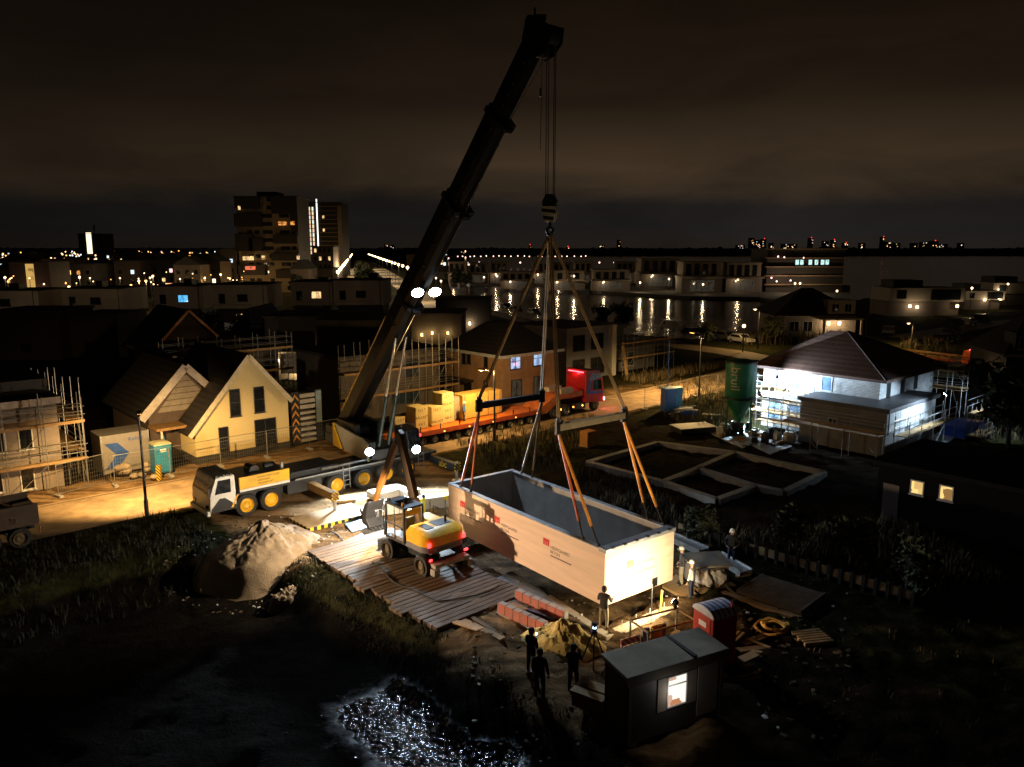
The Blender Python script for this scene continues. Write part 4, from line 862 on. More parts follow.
def beamstack(px, py, ln, n, lab, m_, rz=AX):
    t = thing('beam_stack', lab, 'stack of beams', G(px, py), rz, 'stacks of pale beams before the crane')
    for r in range(2):
        for k in range(n):
            b_ = MB(); b_.box(-ln / 2, ln / 2, -n * .11 + k * .22, -n * .11 + k * .22 + .2, .1 + r * .22, .3 + r * .22); b_.build('beam', m_, t, bevel=.01)
    b_ = MB(); b_.box(-ln * .3, -ln * .3 + .1, -n * .11, n * .11, 0, .1).box(ln * .3, ln * .3 + .1, -n * .11, n * .11, 0, .1); b_.build('bearer', WOOD, t)
PALE = mat('pale_blockwork', (.46, .43, .38), .8, 0, .15, 3, .05, .2)
beamstack(387, 497, 2.2, 5, 'longer stack of pale beams left of the excavator boom foot', PALE)
beamstack(410, 497, 1.0, 4, 'short stack of pale beams right of the excavator boom foot', PALE)
# row of concrete plates with yellow straps beyond the excavator
t = thing('kerb_block_row', 'long row of white lit concrete blocks with yellow lifting straps beside the box', 'concrete blocks', G(427, 508), R(22))
for k in range(6):
    m = MB(); m.box(-2.6 + k * .9, -2.6 + k * .9 + .86, -.4, .4, .02, .7); m.build('block', PALE, t, bevel=.02)
m = MB()
for x in (-.7, .9, 2.2): m.box(x, x + .3, -.42, .42, .5, .73)
m.build('strap', mat('strap_yellow', (.75, .6, .03), .6), t)
for k, (px, py, lab) in enumerate(((470, 565, 'nearer'), (486, 548, 'farther'))):
    pass
slab([(470, 592), (512, 572), (545, 594), (560, 612), (548, 618)], .03, .1, 'plate_strip', mat('strip_steel', (.15, .19, .22), .32, .45, .4, 2, .15, .5), 'wet dark steel plates under the crane-side edge of the box', 'steel plates')
def plank(a, b_, w_, lab, grp, m_=None, th=.05):
    A, B = G(*a), G(*b_); za = max(tz(A.x, A.y), -1.4); zb = max(tz(B.x, B.y), -1.4); A.z = za + .08; B.z = zb + .08; m = MB(); m.beam(A, B, w_, th); wsolo(m, 'plank', m_ or WOOD, lab, 'plank', grp, bevel=.008)
plank((450, 622), (480, 640), .3, 'short pale plank nearest the ditch beside the timber mats', 'planks on the earth')
plank((461, 621), (503, 646), .3, 'long pale plank running from the mats toward the onlookers', 'planks on the earth')
plank((472, 619), (500, 640), .18, 'narrow dark plank right of the long pale plank', 'planks on the earth', MATW)
plank((505, 606), (545, 628), .42, 'grey board lying between the two red brick rows', 'planks on the earth', mat('grey_board', (.25, .25, .26), .6, 0, .25, 2, .1, .3))
plank((508, 603), (527, 612), .2, 'sandy plank end at the mats beside the grey board', 'planks on the earth')
# brick pack rows
def brickrow(a, b_, n, lab):
    A, B = G(*a), G(*b_); d = B - A; rz = math.atan2(d.y, d.x)
    t = thing('brick_row', lab, 'brick wall', A, rz, 'low red brick rows beside the pit'); L_ = d.length
    m = MB(); m.box(-.1, L_ + .1, -.16, .16, -.45, .06); m.build('footing', CONC, t)
    for k in range(n):
        m = MB(); m.box(L_ * k / n + .02, L_ * (k + 1) / n - .03, -.13, .13, .06, .5); m.build('brick_pack', brick('red_brick', (.55, .085, .045), (.42, .06, .035), (.35, .3, .25), 9), t)
    m = MB()
    for k in range(n + 1): m.box(L_ * k / n - .03, L_ * k / n + .02, -.11, .11, .06, .47)
    m.build('joint', CONC, t)
brickrow((517, 600), (566, 622), 6, 'low red brick row closer to the hanging box')
brickrow((500, 613), (546, 634), 6, 'low red brick row closer to the onlookers')
# pit edge beams
for k, (a, b_, lab) in enumerate((((547, 597), (603, 634), 'left'), ((603, 637), (694, 598), 'front'), ((694, 596), (668, 577), 'right'))):
    A, B = G(*a), G(*b_); m = MB(); m.beam(A + Vector((0, 0, -.18)), B + Vector((0, 0, -.18)), .38, .5); wsolo(m, 'edge_beam', mat('lit_concrete', (.42, .35, .24), .85, 0, .2, 2.5, .15, .3), 'sandy concrete edge beam along the %s side of the pit under the box' % {'left': 'crane', 'front': 'cabin', 'right': 'fence'}[lab], 'edge beam', 'edge beams round the pit', bevel=.02)
slab([(662, 588), (676, 576), (696, 590), (684, 600)], .0, .12, 'timber_floor', WOOD, 'pale timber platform under the two workers right of the box', 'platform')
# heaps
def heap(c, r, h, name, m_, lab, cat, seed, ry=1.0, rot=0, z0=0.0, pw=1.0):
    vs, fs = [], []; nr, na = 46, 120
    for i in range(nr + 1):
        for j in range(na):
            rr = i / nr; a = 2 * math.pi * j / na; nn = NZ.fractal(Vector((math.cos(a) * rr * 2.2 + seed, math.sin(a) * rr * 2.2, seed)), .7, 2.2, 5)
            wob = 1 + .16 * NZ.noise(Vector((math.cos(a) * 1.3 + seed * 3, math.sin(a) * 1.3, 1)))
            x, y = math.cos(a) * rr * r * wob, math.sin(a) * rr * r * ry * wob
            z = h * max(0, (1 - rr ** pw)) * (1 + .12 * nn) + .16 * nn * (1 - rr) - rr ** 3 * .25 + (.08 * NZ.noise(Vector((x * 1.7, y * 1.7, seed))) + .07 * NZ.noise(Vector((x * 4.3, y * 4.3, seed))) + .035 * NZ.noise(Vector((x * 9, y * 9, seed))) + .1 * rr * abs(NZ.noise(Vector((math.cos(a) * 4.5, math.sin(a) * 4.5, seed))))) * (1 - rr ** 4)
            xr, yr = x * math.cos(rot) - y * math.sin(rot), x * math.sin(rot) + y * math.cos(rot)
            if rr > .7: f_ = min(1, (rr - .7) / .3); f_ = f_ * f_ * (3 - 2 * f_); z = z * (1 - f_) + (tz(c[0] + xr, c[1] + yr) - .06 - z0) * f_
            vs.append((xr, yr, z))
    for i in range(nr):
        for j in range(na): fs.append((i * na + j, (i + 1) * na + j, (i + 1) * na + (j + 1) % na, i * na + (j + 1) % na))
    m = MB(); m.add(vs, fs); return solo(m, name, m_, lab, cat, Vector((c[0], c[1], z0)), 0, smooth=True)
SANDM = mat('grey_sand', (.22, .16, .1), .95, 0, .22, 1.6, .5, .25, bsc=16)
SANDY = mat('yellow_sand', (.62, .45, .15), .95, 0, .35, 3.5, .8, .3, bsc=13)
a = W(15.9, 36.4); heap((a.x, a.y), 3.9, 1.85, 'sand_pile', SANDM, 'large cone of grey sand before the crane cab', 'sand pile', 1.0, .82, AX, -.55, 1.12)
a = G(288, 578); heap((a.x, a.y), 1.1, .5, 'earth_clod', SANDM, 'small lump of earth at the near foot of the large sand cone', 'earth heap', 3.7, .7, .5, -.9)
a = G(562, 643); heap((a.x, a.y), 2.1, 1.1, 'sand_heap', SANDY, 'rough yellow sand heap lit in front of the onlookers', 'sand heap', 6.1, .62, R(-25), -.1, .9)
a = G(485, 640); heap((a.x, a.y), 1.4, .5, 'soil_heap', mat('dark_soil', (.09, .06, .035), .95, 0, .4, 2, .6, bsc=9), 'low dark soil heap at the ditch corner beside the planks', 'soil heap', 8.3, .7, .4, -.2)
# surveying instrument
o = G(593.5, 667); t = thing('survey_tripod', 'surveying instrument with a small lit screen on a tripod left of the site cabin', 'tripod', (o.x, o.y, tz(o.x, o.y)))
for k in range(3):
    a = 2 * math.pi * k / 3 + .4; m = MB(); m.beam((.05 * math.cos(a), .05 * math.sin(a), 1.2), (.5 * math.cos(a), .5 * math.sin(a), .0), .045, .045); m.build('leg', DARK, t)
m = MB(); m.cb((0, 0, 1.25), (.2, .2, .08)).tube((0, 0, 1.29), (0, 0, 1.36), .07).cb((0, 0, 1.48), (.2, .14, .24)).tube((0, -.12, 1.5), (0, .14, 1.5), .05); m.build('instrument', DARK, t)
m = MB(); m.cb((0, -.08, 1.45), (.12, .01, .1)); m.build('screen', emis('instrument_screen', (.55, .7, 1), 6), t)
# ---------------------------------------------------------------- SITE CABIN, front
cz = 2.4; A_ = G(627.5, 679, cz); B_ = G(729, 649, cz); D_ = G(602, 658.6, cz); ex = (B_ - A_); cl = ex.length; ang = math.atan2(ex.y, ex.x); cw = 1.45
CBN = thing('site_cabin', 'dark site cabin with a pale flat roof and one lit window nearest the camera', 'site cabin', (A_.x, A_.y, 0), ang)
CABM = mat('cabin_brown_grey', (.09, .07, .055), .7, 0, .2, 2, .05, .3); CABL = mat('cabin_panel_grey', (.17, .14, .12), .7, 0, .15, 2, 0, .2)
m = MB(); m.box(.12, cl - .12, .1, cw - .08, .12, cz - .12); m.build('wall', mat('cabin_dark', (.03, .028, .027), .6), CBN)
m = MB()
m.prism([(0, cz - .12), (cw, cz - .05), (cw, cz + .1), (0, cz + .02)], 'x', -.0, cl); rf = m.build('roof', mat('roofing_felt', (.62, .5, .35), .85, 0, .25, 1.1, .1, .35), CBN, bevel=.02)
m = MB(); m.box(-.012, cl + .012, -.025, -.003, cz - .3, cz + .03); m.build('fascia', CABM, CBN)
m = MB(); m.box(2.5, 2.62, -.001, cw, cz + .035, cz + .115); m.build('roof_seam', mat('felt_seam', (.12, .11, .09), .9), rf)
for x, wd in ((.12, .12), (cl - .24, .12)):
    m = MB(); m.box(x, x + wd, .06, .1, .1, cz - .3); m.build('corner_post', CABM, CBN)
m = MB(); m.box(2.75, 3.55, .06, .098, .35, cz - .32); m.build('door', CABL, CBN)
m = MB(); m.box(.1, .119, .3, cw - .3, .2, cz - .3); m.build('end_panel', CABL, CBN)
m = MB(); m.box(1.2, 1.55, .07, .098, .9, 2.0); m.build('shutter', CABL, CBN); m = MB(); m.box(2.32, 2.7, .07, .098, .9, 2.0); m.build('shutter', CABL, CBN)
m = MB(); m.box(1.55, 1.59, .05, .1, .95, 2.0).box(2.28, 2.32, .05, .1, .95, 2.0).box(1.55, 2.32, .05, .1, 1.96, 2.0).box(1.55, 2.32, .05, .1, .95, .99).box(1.59, 2.28, .06, .1, 1.66, 1.7); wf = m.build('window', mat('window_white', (.5, .5, .5), .5), CBN)
m = MB(); m.box(1.59, 2.28, .085, .095, .99, 1.96); m.build('pane', room('cabin_room', (1, .93, .82), 1.15, (.45, .2, .1), 2.2), wf); light('POINT', CBN, (1.7, -.25, 1.5), 9, (1, .93, .82), .2)
m = MB()
for k in range(3): m.box(.3 + k * 1.5, .6 + k * 1.5, .2, cw - .2, -.1, .12)
m.build('footing_block', CONC, CBN)
# flood mast at the far side of the ditch field, throwing warm light across at the box
o = Vector((-25.0, 30.5, -1.35)); fm = thing('flood_mast', 'warm floodlight on a mast in the dark field left of the photo', 'floodlight', o)
m = MB(); m.tube((0, 0, 0), (0, 0, 6.2), .07, .05, 8).cb((0, 0, .2), (1.0, 1.0, .4)); m.build('mast', DARK, fm)
worklamp((o.x + .3, o.y, 4.8), Vector((1.4, 32.9, 2.1)), .28, fm, 33000, (1, .72, .45), R(31), emis('flood_warm', (1, .86, .62), 80), 'lamp_head')
# red portable toilet
def toilet(loc, rz, bm, rm, lab, grp=None, arch=True):
    t = thing('portable_toilet', lab, 'portable toilet', loc, rz, grp)
    m = MB(); m.box(-.55, .55, -.55, .55, .1, 2.02); b_ = m.build('body', bm, t, bevel=.04)
    m = MB(); m.box(-.42, .42, -.575, -.552, .18, 1.95); d_ = m.build('door', bm, t, bevel=.015)
    m = MB(); m.cb((.3, -.59, 1.05), (.06, .03, .16)); m.build('latch', DARK, d_)
    m = MB(); m.box(-.2, .2, -.582, -.576, 1.55, 1.75); m.build('sign', WHITE, d_)
    m = MB()
    if arch:
        pr = [(-.6, 2.02)] + [(-.6 * math.cos(math.pi * k / 10), 2.02 + .3 * math.sin(math.pi * k / 10)) for k in range(11)]
        m.prism(pr[1:], 'y', -.58, .58)
    else: m.lathe([(.8, 2.0), (.78, 2.1), (.5, 2.2), (.001, 2.24)], 4); m.xf(Matrix.Rotation(R(45), 4, 'Z'))
    m.build('roof', rm, t, bevel=.015)
    m = MB(); m.tube((.4, .4, 2.0), (.4, .4, 2.4), .05); m.build('vent_pipe', bm, t)
    m = MB(); m.box(-.58, .58, -.58, .58, 0, .1); m.build('skid', DARK, t)
    return t
tr = G(713, 662); toilet((tr.x, tr.y, 0), R(-64), mat('toilet_red', (.45, .035, .02), .45, 0, .15, 2, 0, .2), stripes('striped_translucent_roof', (.62, .62, .66), (.16, .2, .38), 4.6, (0, 1, 0), .55), 'red portable toilet with a striped arched roof behind the site cabin')
# steel frame with yellow and blue sheets, barrier, stake
o = G(662, 645); t = thing('steel_frame_crate', 'open steel frame crate holding yellow and grey-blue sheets behind the site cabin', 'frame crate', (o.x, o.y, 0), R(27))
for i, (x, y) in enumerate(((-1.1, -.55), (1.1, -.55), (1.1, .55), (-1.1, .55))):
    m = MB(); m.beam((x, y, 0), (x, y, 1.05), .06, .06); m.build('upright', GALV, t)
m = MB()
for z in (1.02,):
    m.beam((-1.1, -.55, z), (1.1, -.55, z), .06, .06).beam((-1.1, .55, z), (1.1, .55, z), .06, .06).beam((-1.1, -.55, z), (-1.1, .55, z), .06, .06).beam((1.1, -.55, z), (1.1, .55, z), .06, .06)
m.build('top_rail', mat('rusty_rail', (.3, .17, .07), .8), t)
m = MB(); m.cb((-.35, -.1, .5), (.5, .12, .85), .1); m.build('yellow_sheet', mat('yellow_tarp', (.6, .32, .03), .7), t)
m = MB(); m.cb((-.8, 0, .48), (.3, .1, .8), -.1).cb((.1, .1, .42), (.25, .1, .75), .2); m.build('blue_sheet', mat('blue_grey_tarp', (.2, .27, .36), .7), t)
m = MB()
for k in range(7): m.cb((rnd.uniform(-.2, .95), rnd.uniform(-.4, .4), .12), (rnd.uniform(.2, .5), rnd.uniform(.1, .3), .14), rnd.uniform(0, 3))
m.build('scrap_blocks', mat('scrap_wood', (.36, .24, .13), .8), t)
fq = Matrix.Translation(t.location) @ Matrix.Rotation(R(27), 4, 'Z') @ Vector((1.02, .55, 1.16)); fs = thing('site_floodlight', 'small floodlight on the steel frame crate with its back to the camera, lighting the box', 'floodlight', fq)
m = MB(); m.cb((0, 0, -.06), (.12, .12, .08)).beam((0, 0, -.1), (0, 0, .12), .04, .04); m.build('bracket', DARK, fs)
worklamp(fq + Vector((-.03, .1, .12)), Vector((4.9, 30.6, 1.7)), .14, fs, 1500, (1, .82, .52), R(176), emis('flood_warm', (1, .86, .62), 80), 'lamp_head')
o = G(630, 652); m = MB(); m.cb((0, 0, .5), (.9, .05, .22)).cb((0, 0, .2), (.9, .05, .2)).beam((-.4, 0, 0), (-.4, 0, .6), .06, .06).beam((.4, 0, 0), (.4, 0, .6), .06, .06); solo(m, 'barrier', stripes('red_white_barrier', (.62, .06, .03), (.7, .68, .62), 4, (1, 0, 1), .5), 'small red and white striped barrier behind the cabin corner', 'barrier', (o.x, o.y, 0), R(30))
o = G(660, 614); m = MB(); m.beam((0, 0, 0), (.05, 0, 1.15), .07, .07); solo(m, 'stake', mat('stake_yellow', (.66, .42, .05), .7), 'yellow marking stake standing at the pit edge before the box end', 'stake', (o.x, o.y, -.1))
o = G(651, 622); m = MB(); m.tube((0, 0, 0), (0, 0, 1.75), .02, n=6); solo(m, 'rod', DARK, 'thin dark rod standing below the drain opening of the box', 'rod', (o.x, o.y, -.1))
for k in range(5):
    o = G(622 + k * 14, 628 - k * 6); m = MB(); m.tube((0, 0, 0), (0, 0, .3), .02, n=5); solo(m, 'rebar_stub', PALE, 'short pale bar sticking up from the cabin-side pit edge beam', 'bar', (o.x, o.y, .04), 0, 'short bars along the pit edge')
# crates left of cabin
o = G(592, 712); t = thing('crate', 'battered low crate with rags on top beside the cabin end wall', 'crate', (o.x, o.y, tz(o.x, o.y)), R(-35))
m = MB(); m.box(-.55, .55, -.4, .4, 0, .5); m.build('body', mat('crate_brown', (.22, .13, .07), .8, 0, .3, 4, .1, .3), t, bevel=.02)
m = MB(); m.box(-.6, .6, -.45, -.1, .5, .56).box(-.6, .6, .0, .45, .5, .57); m.build('lid_board', WOOD, t)
m = MB(); m.cb((-.4, .25, .66), (.3, .25, .2), .5); m.build('rag', mat('pale_rag', (.4, .34, .28), .9), t, bevel=.06)
# generator / stone crate group right of the box
o = G(706, 582); t = thing('stone_crate', 'box pallet of stone bags under a grey board lid right of the two workers', 'box pallet', (o.x, o.y, 0), R(22))
m = MB(); m.box(-.8, .8, -.55, .6, .1, .85); m.build('body', mat('pallet_box', (.2, .15, .1), .85, 0, .3, 3, .1, .3), t)
m = MB(); m.cb((.05, .12, 1.02), (1.9, 1.5, .07), R(-14), 0, R(3)); m.build('lid', mat('grey_board_lid', (.22, .19, .15), .8, 0, .25, 2, .05, .3), t)
m = MB()
for x, y, s in ((-.5, -.62, .34), (-.1, -.6, .3), (.25, -.66, .32), (-.62, -.5, .26)): m.ball((x, y, .5), s, 14, 1.1)
m.v = [v + Vector((NZ.noise(v * 4.5), NZ.noise(v * 4.5 + Vector((9, 0, 0))), NZ.noise(v * 4 + Vector((0, 7, 0))))) * .2 for v in m.v]
m.build('stone_bag', mat('stone_bag_white', (.48, .42, .36), .9, 0, .3, 6, .3), t, smooth=True)
m = MB(); m.box(-.95, .9, -.95, -.6, 0, .12); m.build('sill', WOOD, t)
o = G(684, 590); 
def ladder_deck(a, b_, lab):
    A, B = G(*a), G(*b_); d = B - A; rz = math.atan2(d.y, d.x); t = thing('aluminium_deck', lab, 'scaffold deck', A, rz, 'aluminium decks behind the box'); L_ = d.length
    m = MB(); m.box(0, L_, -.3, .3, .3, .36); m.build('deck', mat('aluminium', (.55, .58, .62), .35, .6, .2, 3), t)
    m = MB()
    for s in (-.32, .32): m.box(0, L_, s - .03, s + .03, .12, .42)
    m.build('side_beam', GALV, t)
    m = MB()
    for k in range(3): m.box(L_ * (.1 + .4 * k) - .1, L_ * (.1 + .4 * k) + .1, -.35, .35, 0, .12)
    m.build('bearer', WOOD, t)
ladder_deck((668, 540), (704, 556), 'bluish aluminium deck lying close behind the box end')
ladder_deck((716, 560), (746, 578), 'bluish aluminium deck ending beside the worker in jeans')
# stack of long slats
c_ = [G(*p) for p in ((736, 596), (757, 578), (822, 600), (801, 618))]
t = thing('panel_stack', 'flat stack of dark steel grating with pale long laths along its edge', 'grating stack', c_[0], math.atan2(c_[3].y - c_[0].y, c_[3].x - c_[0].x))
L_ = (c_[3] - c_[0]).length; D2 = (c_[1] - c_[0]).length
m = MB()
for k in range(18): m.box(0, L_, D2 * k / 18, D2 * k / 18 + .05, .12, .3)
m.box(0, .08, 0, D2, .1, .31).box(L_ - .08, L_, 0, D2, .1, .31); m.build('grating', mat('grating_brown', (.12, .09, .065), .7, .2, .3), t)
for k in range(3):
    m = MB(); m.box(-.5, L_ + .1, -.22 - k * .16, -.1 - k * .16, .05, .14 + .03 * k); m.build('lath', WOOD, t)
m = MB(); m.box(.4, .7, -.1, D2, 0, .1).box(L_ - .7, L_ - .4, -.1, D2, 0, .1); m.build('bearer', WOOD, t)
# hose coil, drain hose
o = G(773, 629); m = MB()
for k in range(4):
    r = .6 - .075 * k; cx_, cy_ = rnd.uniform(-.16, .16), rnd.uniform(-.16, .16); pts = [(cx_ + r * math.cos(2 * math.pi * i / 20), cy_ + r * math.sin(2 * math.pi * i / 20), .07 + .035 * k + .03 * math.sin(i * 1.3 + k)) for i in range(21)]; m.path(pts, .055, 6)
m.path([(.5, 0, .1), (.9, .3, .08), (1.3, .1, .07), (1.2, -.3, .07)], .055, 6)
solo(m, 'hose_coil', mat('yellow_drain_pipe', (.6, .33, .05), .6), 'loose coil of yellow drain pipe beside the steel grating', 'hose', (o.x, o.y, tz(o.x, o.y) + .05), 0, smooth=True)
m = MB(); m.path([G(720, 566) + Vector((0, 0, .1)), G(728, 590) + Vector((0, 0, .1)), G(739, 600) + Vector((0, 0, .1)), G(729, 612) + Vector((0, 0, .1)), G(716, 620) + Vector((0, 0, .1))], .07, 7); wsolo(m, 'drain_hose', mat('grey_hose', (.16, .14, .11), .7), 'thick grey hose curving from the stone crate toward the red toilet', 'hose', smooth=True)
for k, (a, b_, w_, lab) in enumerate((((742, 646), (768, 634), .35, 'wide pale board under the yellow drain pipe'), ((738, 656), (765, 648), .3, 'pale board of the small timber pile behind the red toilet'), ((736, 650), (762, 658), .16, 'thin square timber lying across the small pile behind the red toilet'), ((741, 664), (756, 660), .4, 'short broad board nearest the camera in the pile behind the red toilet'), ((745, 640), (770, 652), .12, 'slim batten sticking out beside the yellow drain pipe'))): plank(a, b_, w_, lab, 'boards behind the red toilet')
# debris stuff
m = MB()
for k in range(420):
    px = rnd.uniform(470, 860); py = rnd.uniform(575, 740)
    v = G(px, py)
    if inpoly(np.array([v.x]), np.array([v.y]), [(3, 21), (8, 22), (8, 26), (3, 25)])[0]: continue
    v.z = tz(v.x, v.y) + .03; s = rnd.uniform(.03, .13); m.cb(v, (s * rnd.uniform(.8, 2.2), s, s * .6), rnd.uniform(0, 3), rnd.choice((0, 0, 0, 0, 0, 0, 1)), rnd.uniform(-.3, .3))
for k in range(260):
    a_ = rnd.uniform(0, 6.28); r_ = rnd.uniform(2.6, 4.8); v = W(15.9, 36.4) + Vector((math.cos(a_) * r_, math.sin(a_) * r_, 0)); v.z = tz(v.x, v.y) + .02; s = rnd.uniform(.02, .09); m.cb(v, (s * 1.6, s, s * .8), rnd.uniform(0, 3), rnd.choice((0, 0, 0, 1)), rnd.uniform(-.4, .4))
struct(m, 'rubble', [mat('clods', (.1, .07, .04), .9), PALE], 'stuff')
m = MB()
for k in range(150):
    q_, p_ = rnd.uniform(10, 16), rnd.uniform(10, 24); v = W(q_, p_); v.z = tz(v.x, v.y)
    if v.z > -.9 or v.y < 19: continue
    s = rnd.uniform(.02, .07); m.cb(v + Vector((0, 0, .01)), (s * 1.5, s, s), rnd.uniform(0, 3), 0, rnd.uniform(-.4, .4))
struct(m, 'wet_gravel', [mat('wet_pebbles', (.05, .05, .05), .18, 0, .4, 9)], 'stuff')
# clutter round the pad
def pallet(px, py, rz, lab):
    o = G(px, py); t = thing('pallet', lab, 'pallet', (o.x, o.y, max(tz(o.x, o.y), -.2) + .02), rz)
    m = MB()
    for k in range(6): m.box(-.6, .6, -.5 + k * .18, -.4 + k * .18, .11, .135)
    m.build('slats', WOOD, t); m = MB()
    for y in (-.45, 0, .42): m.box(-.6, .6, y - .04, y + .06, 0, .108)
    m.build('bearer', WOOD, t)
for a in ((466, 600, .5, 'pallet lying at the box side of the timber mats'), (437, 528, 1.1, 'pallet in the bright light between excavator and box'), (345, 500, .3, 'pallet beside the front outrigger jack of the crane'), (812, 640, .2, 'weathered pallet at the dark edge beyond the yellow drain pipe'), (726, 640, .9, 'pallet leaning into the mud right of the red toilet')): pallet(*a)
for px, py, lab in ((424, 516, 'upright yellow post with a dark cap between excavator and white blocks'),):
    o = G(px, py); t = thing('marker_post', lab, 'post', o); m = MB(); m.tube((0, 0, 0), (0, 0, 1.1), .09, n=8); m.build('shaft', mat('hivis_yellow', (.75, .7, .05), .6), t); m = MB(); m.tube((0, 0, 1.1), (0, 0, 1.3), .1, .06, 8); m.build('cap', DARK, t)
for px, py, lab in ((300, 537, 'dark bucket at the striped mat edge before the sand cone'), (448, 560, 'dark bucket right of the excavator tail'), (548, 640, 'dark bucket at the foot of the yellow sand heap')):
    o = G(px, py); m = MB(); m.lathe([(.001, 0), (.13, 0), (.17, .34), (.15, .34), (.12, .03)], 12); solo(m, 'bucket', BLACK, lab, 'bucket', (o.x, o.y, max(tz(o.x, o.y), 0) + .02), 0, smooth=True)
for k, (pts, lab) in enumerate(((((372, 566), (400, 590), (440, 606), (478, 600), (505, 588)), 'black cable winding over the timber mats to the box'), (((330, 532), (350, 545), (372, 552), (395, 545)), 'black hose on the sand between sand cone and excavator'), (((640, 640), (622, 650), (610, 664), (604, 684)), 'power cable running from the frame crate past the cabin end'))):
    P = [G(*p) for p in pts]; Q_ = []
    for i in range(len(P) - 1):
        for j in range(6): v = P[i].lerp(P[i + 1], j / 6); v.z = max(tz(v.x, v.y), 0) + (.22 if k == 0 and v.x < .5 else .05); v.x += .1 * math.sin(i * 6 + j); Q_.append(v)
    m = MB(); m.path(Q_, .03, 5); wsolo(m, 'cable', BLACK, lab, 'cable', smooth=True)
# grass and weeds
GR1 = mat('grass_dry', (.02, .017, .007), .9, 0, .4, 1.2); GR2 = mat('grass_green', (.01, .014, .004), .9, 0, .4, 1.2); REED = mat('reed_dry', (.15, .11, .05), .9, 0, .35, 1)
def tufts(regions, name, mats, seed):
    r_ = random.Random(seed); m = MB()
    for (f, n, h0, h1) in regions:
        for _ in range(n):
            v = f(r_)
            if v is None: continue
            z = tz(v[0], v[1])
            for b_ in range(r_.randint(4, 8)):
                h = r_.uniform(h0, h1); a = r_.uniform(0, 6.28); ln = r_.uniform(.1, .55) * h; w_ = .012 + .012 * h; x = v[0] + r_.uniform(-.18, .18); y = v[1] + r_.uniform(-.18, .18)
                sx, sy = -math.sin(a) * w_, math.cos(a) * w_; cx_, cy_ = math.cos(a) * ln, math.sin(a) * ln
                m.add([(x - sx, y - sy, z - .03), (x + sx, y + sy, z - .03), (x + cx_ * .4 + sx * .7, y + cy_ * .4 + sy * .7, z + h * .6), (x + cx_ * .4 - sx * .7, y + cy_ * .4 - sy * .7, z + h * .6), (x + cx_, y + cy_, z + h)], [(0, 1, 2, 3), (3, 2, 4)], r_.choice(range(len(mats))))
    struct(m, name, mats, 'stuff')
def rq(q0, q1, p0, p1): return lambda r: tuple(W(r.uniform(q0, q1), r.uniform(p0, p1)).xy)
def quadpx(*pts):
    def f(r):
        u, v = r.random(), r.random(); a = Vector(pts[0]).lerp(Vector(pts[1]), u); b_ = Vector(pts[3]).lerp(Vector(pts[2]), u); c = a.lerp(b_, v); return g(c.x, c.y)
    return f
tufts([(rq(-8, 14.5, 39.5, 44.9), 900, .08, .4), (rq(-4, 14, 36, 41), 350, .1, .5), (rq(15.4, 17.2, 22.5, 33.5), 420, .06, .25), (rq(14, 16.8, 14, 22), 160, .1, .3)], 'grass', [GR1, GR2], 1)
tufts([(quadpx((690, 540), (900, 520), (1010, 590), (905, 600)), 1300, .2, .8), (quadpx((560, 470), (650, 470), (690, 535), (600, 500)), 450, .15, .6), (quadpx((800, 640), (1000, 600), (1020, 760), (820, 760)), 50, .1, .3), (quadpx((440, 435), (600, 415), (560, 470), (500, 470)), 500, .2, .8), (quadpx((650, 385), (740, 372), (735, 405), (690, 410)), 500, .2, .7)], 'weeds', [GR1, GR2, REED], 2)
tufts([(quadpx((655, 412), (725, 400), (725, 425), (700, 432)), 280, .3, 1.0), (quadpx((620, 380), (700, 366), (735, 366), (640, 384)), 350, .3, .9), (quadpx((735, 335), (840, 330), (850, 345), (740, 345)), 300, .8, 2.2), (quadpx((900, 345), (930, 335), (1000, 380), (910, 375)), 300, .4, 1.4), (quadpx((955, 400), (1024, 400), (1024, 440), (975, 440)), 400, .3, 1.2)], 'reeds', [REED, GR1], 3)
# ---------------------------------------------------------------- helpers for facades
FRW = mat('window_frame_white', (.6, .58, .54), .5); FRD = mat('window_frame_dark', (.025, .025, .028), .5)
def window(parent, x0, x1, z0, z1, y, out=-1, frame=FRD, glass=GLASS, cols=1, rows=1, axis='y', sill=True):
    """window set in a wall; axis 'y': wall faces -y/+y at y, axis 'x': wall faces x at 'y'"""
    m = MB(); f = .06
    def bx(mb, a0, a1, b0, b1, d0, d1):
        d0, d1 = sorted((y + out * d0, y + out * d1))
        if axis == 'y': mb.box(a0, a1, d0, d1, b0, b1)
        else: mb.box(d0, d1, a0, a1, b0, b1)
    bx(m, x0, x0 + f, z0, z1, .003, .06); bx(m, x1 - f, x1, z0, z1, .003, .06); bx(m, x0 + f, x1 - f, z1 - f, z1, .003, .06); bx(m, x0 + f, x1 - f, z0, z0 + f, .003, .06)
    for k in range(1, cols): xx = x0 + (x1 - x0) * k / cols; bx(m, xx - .025, xx + .025, z0 + f, z1 - f, .003, .05)
    for k in range(1, rows): zz = z0 + (z1 - z0) * k / rows; bx(m, x0 + f, x1 - f, zz - .025, zz + .025, .004, .045)
    if sill: bx(m, x0 - .05, x1 + .05, z0 - .06, z0 - .002, .003, .12)
    w_ = m.build('window', frame, parent); m = MB(); bx(m, x0 + f, x1 - f, z0 + f, z1 - f, .004, .02); m.build('pane', glass, w_); return w_
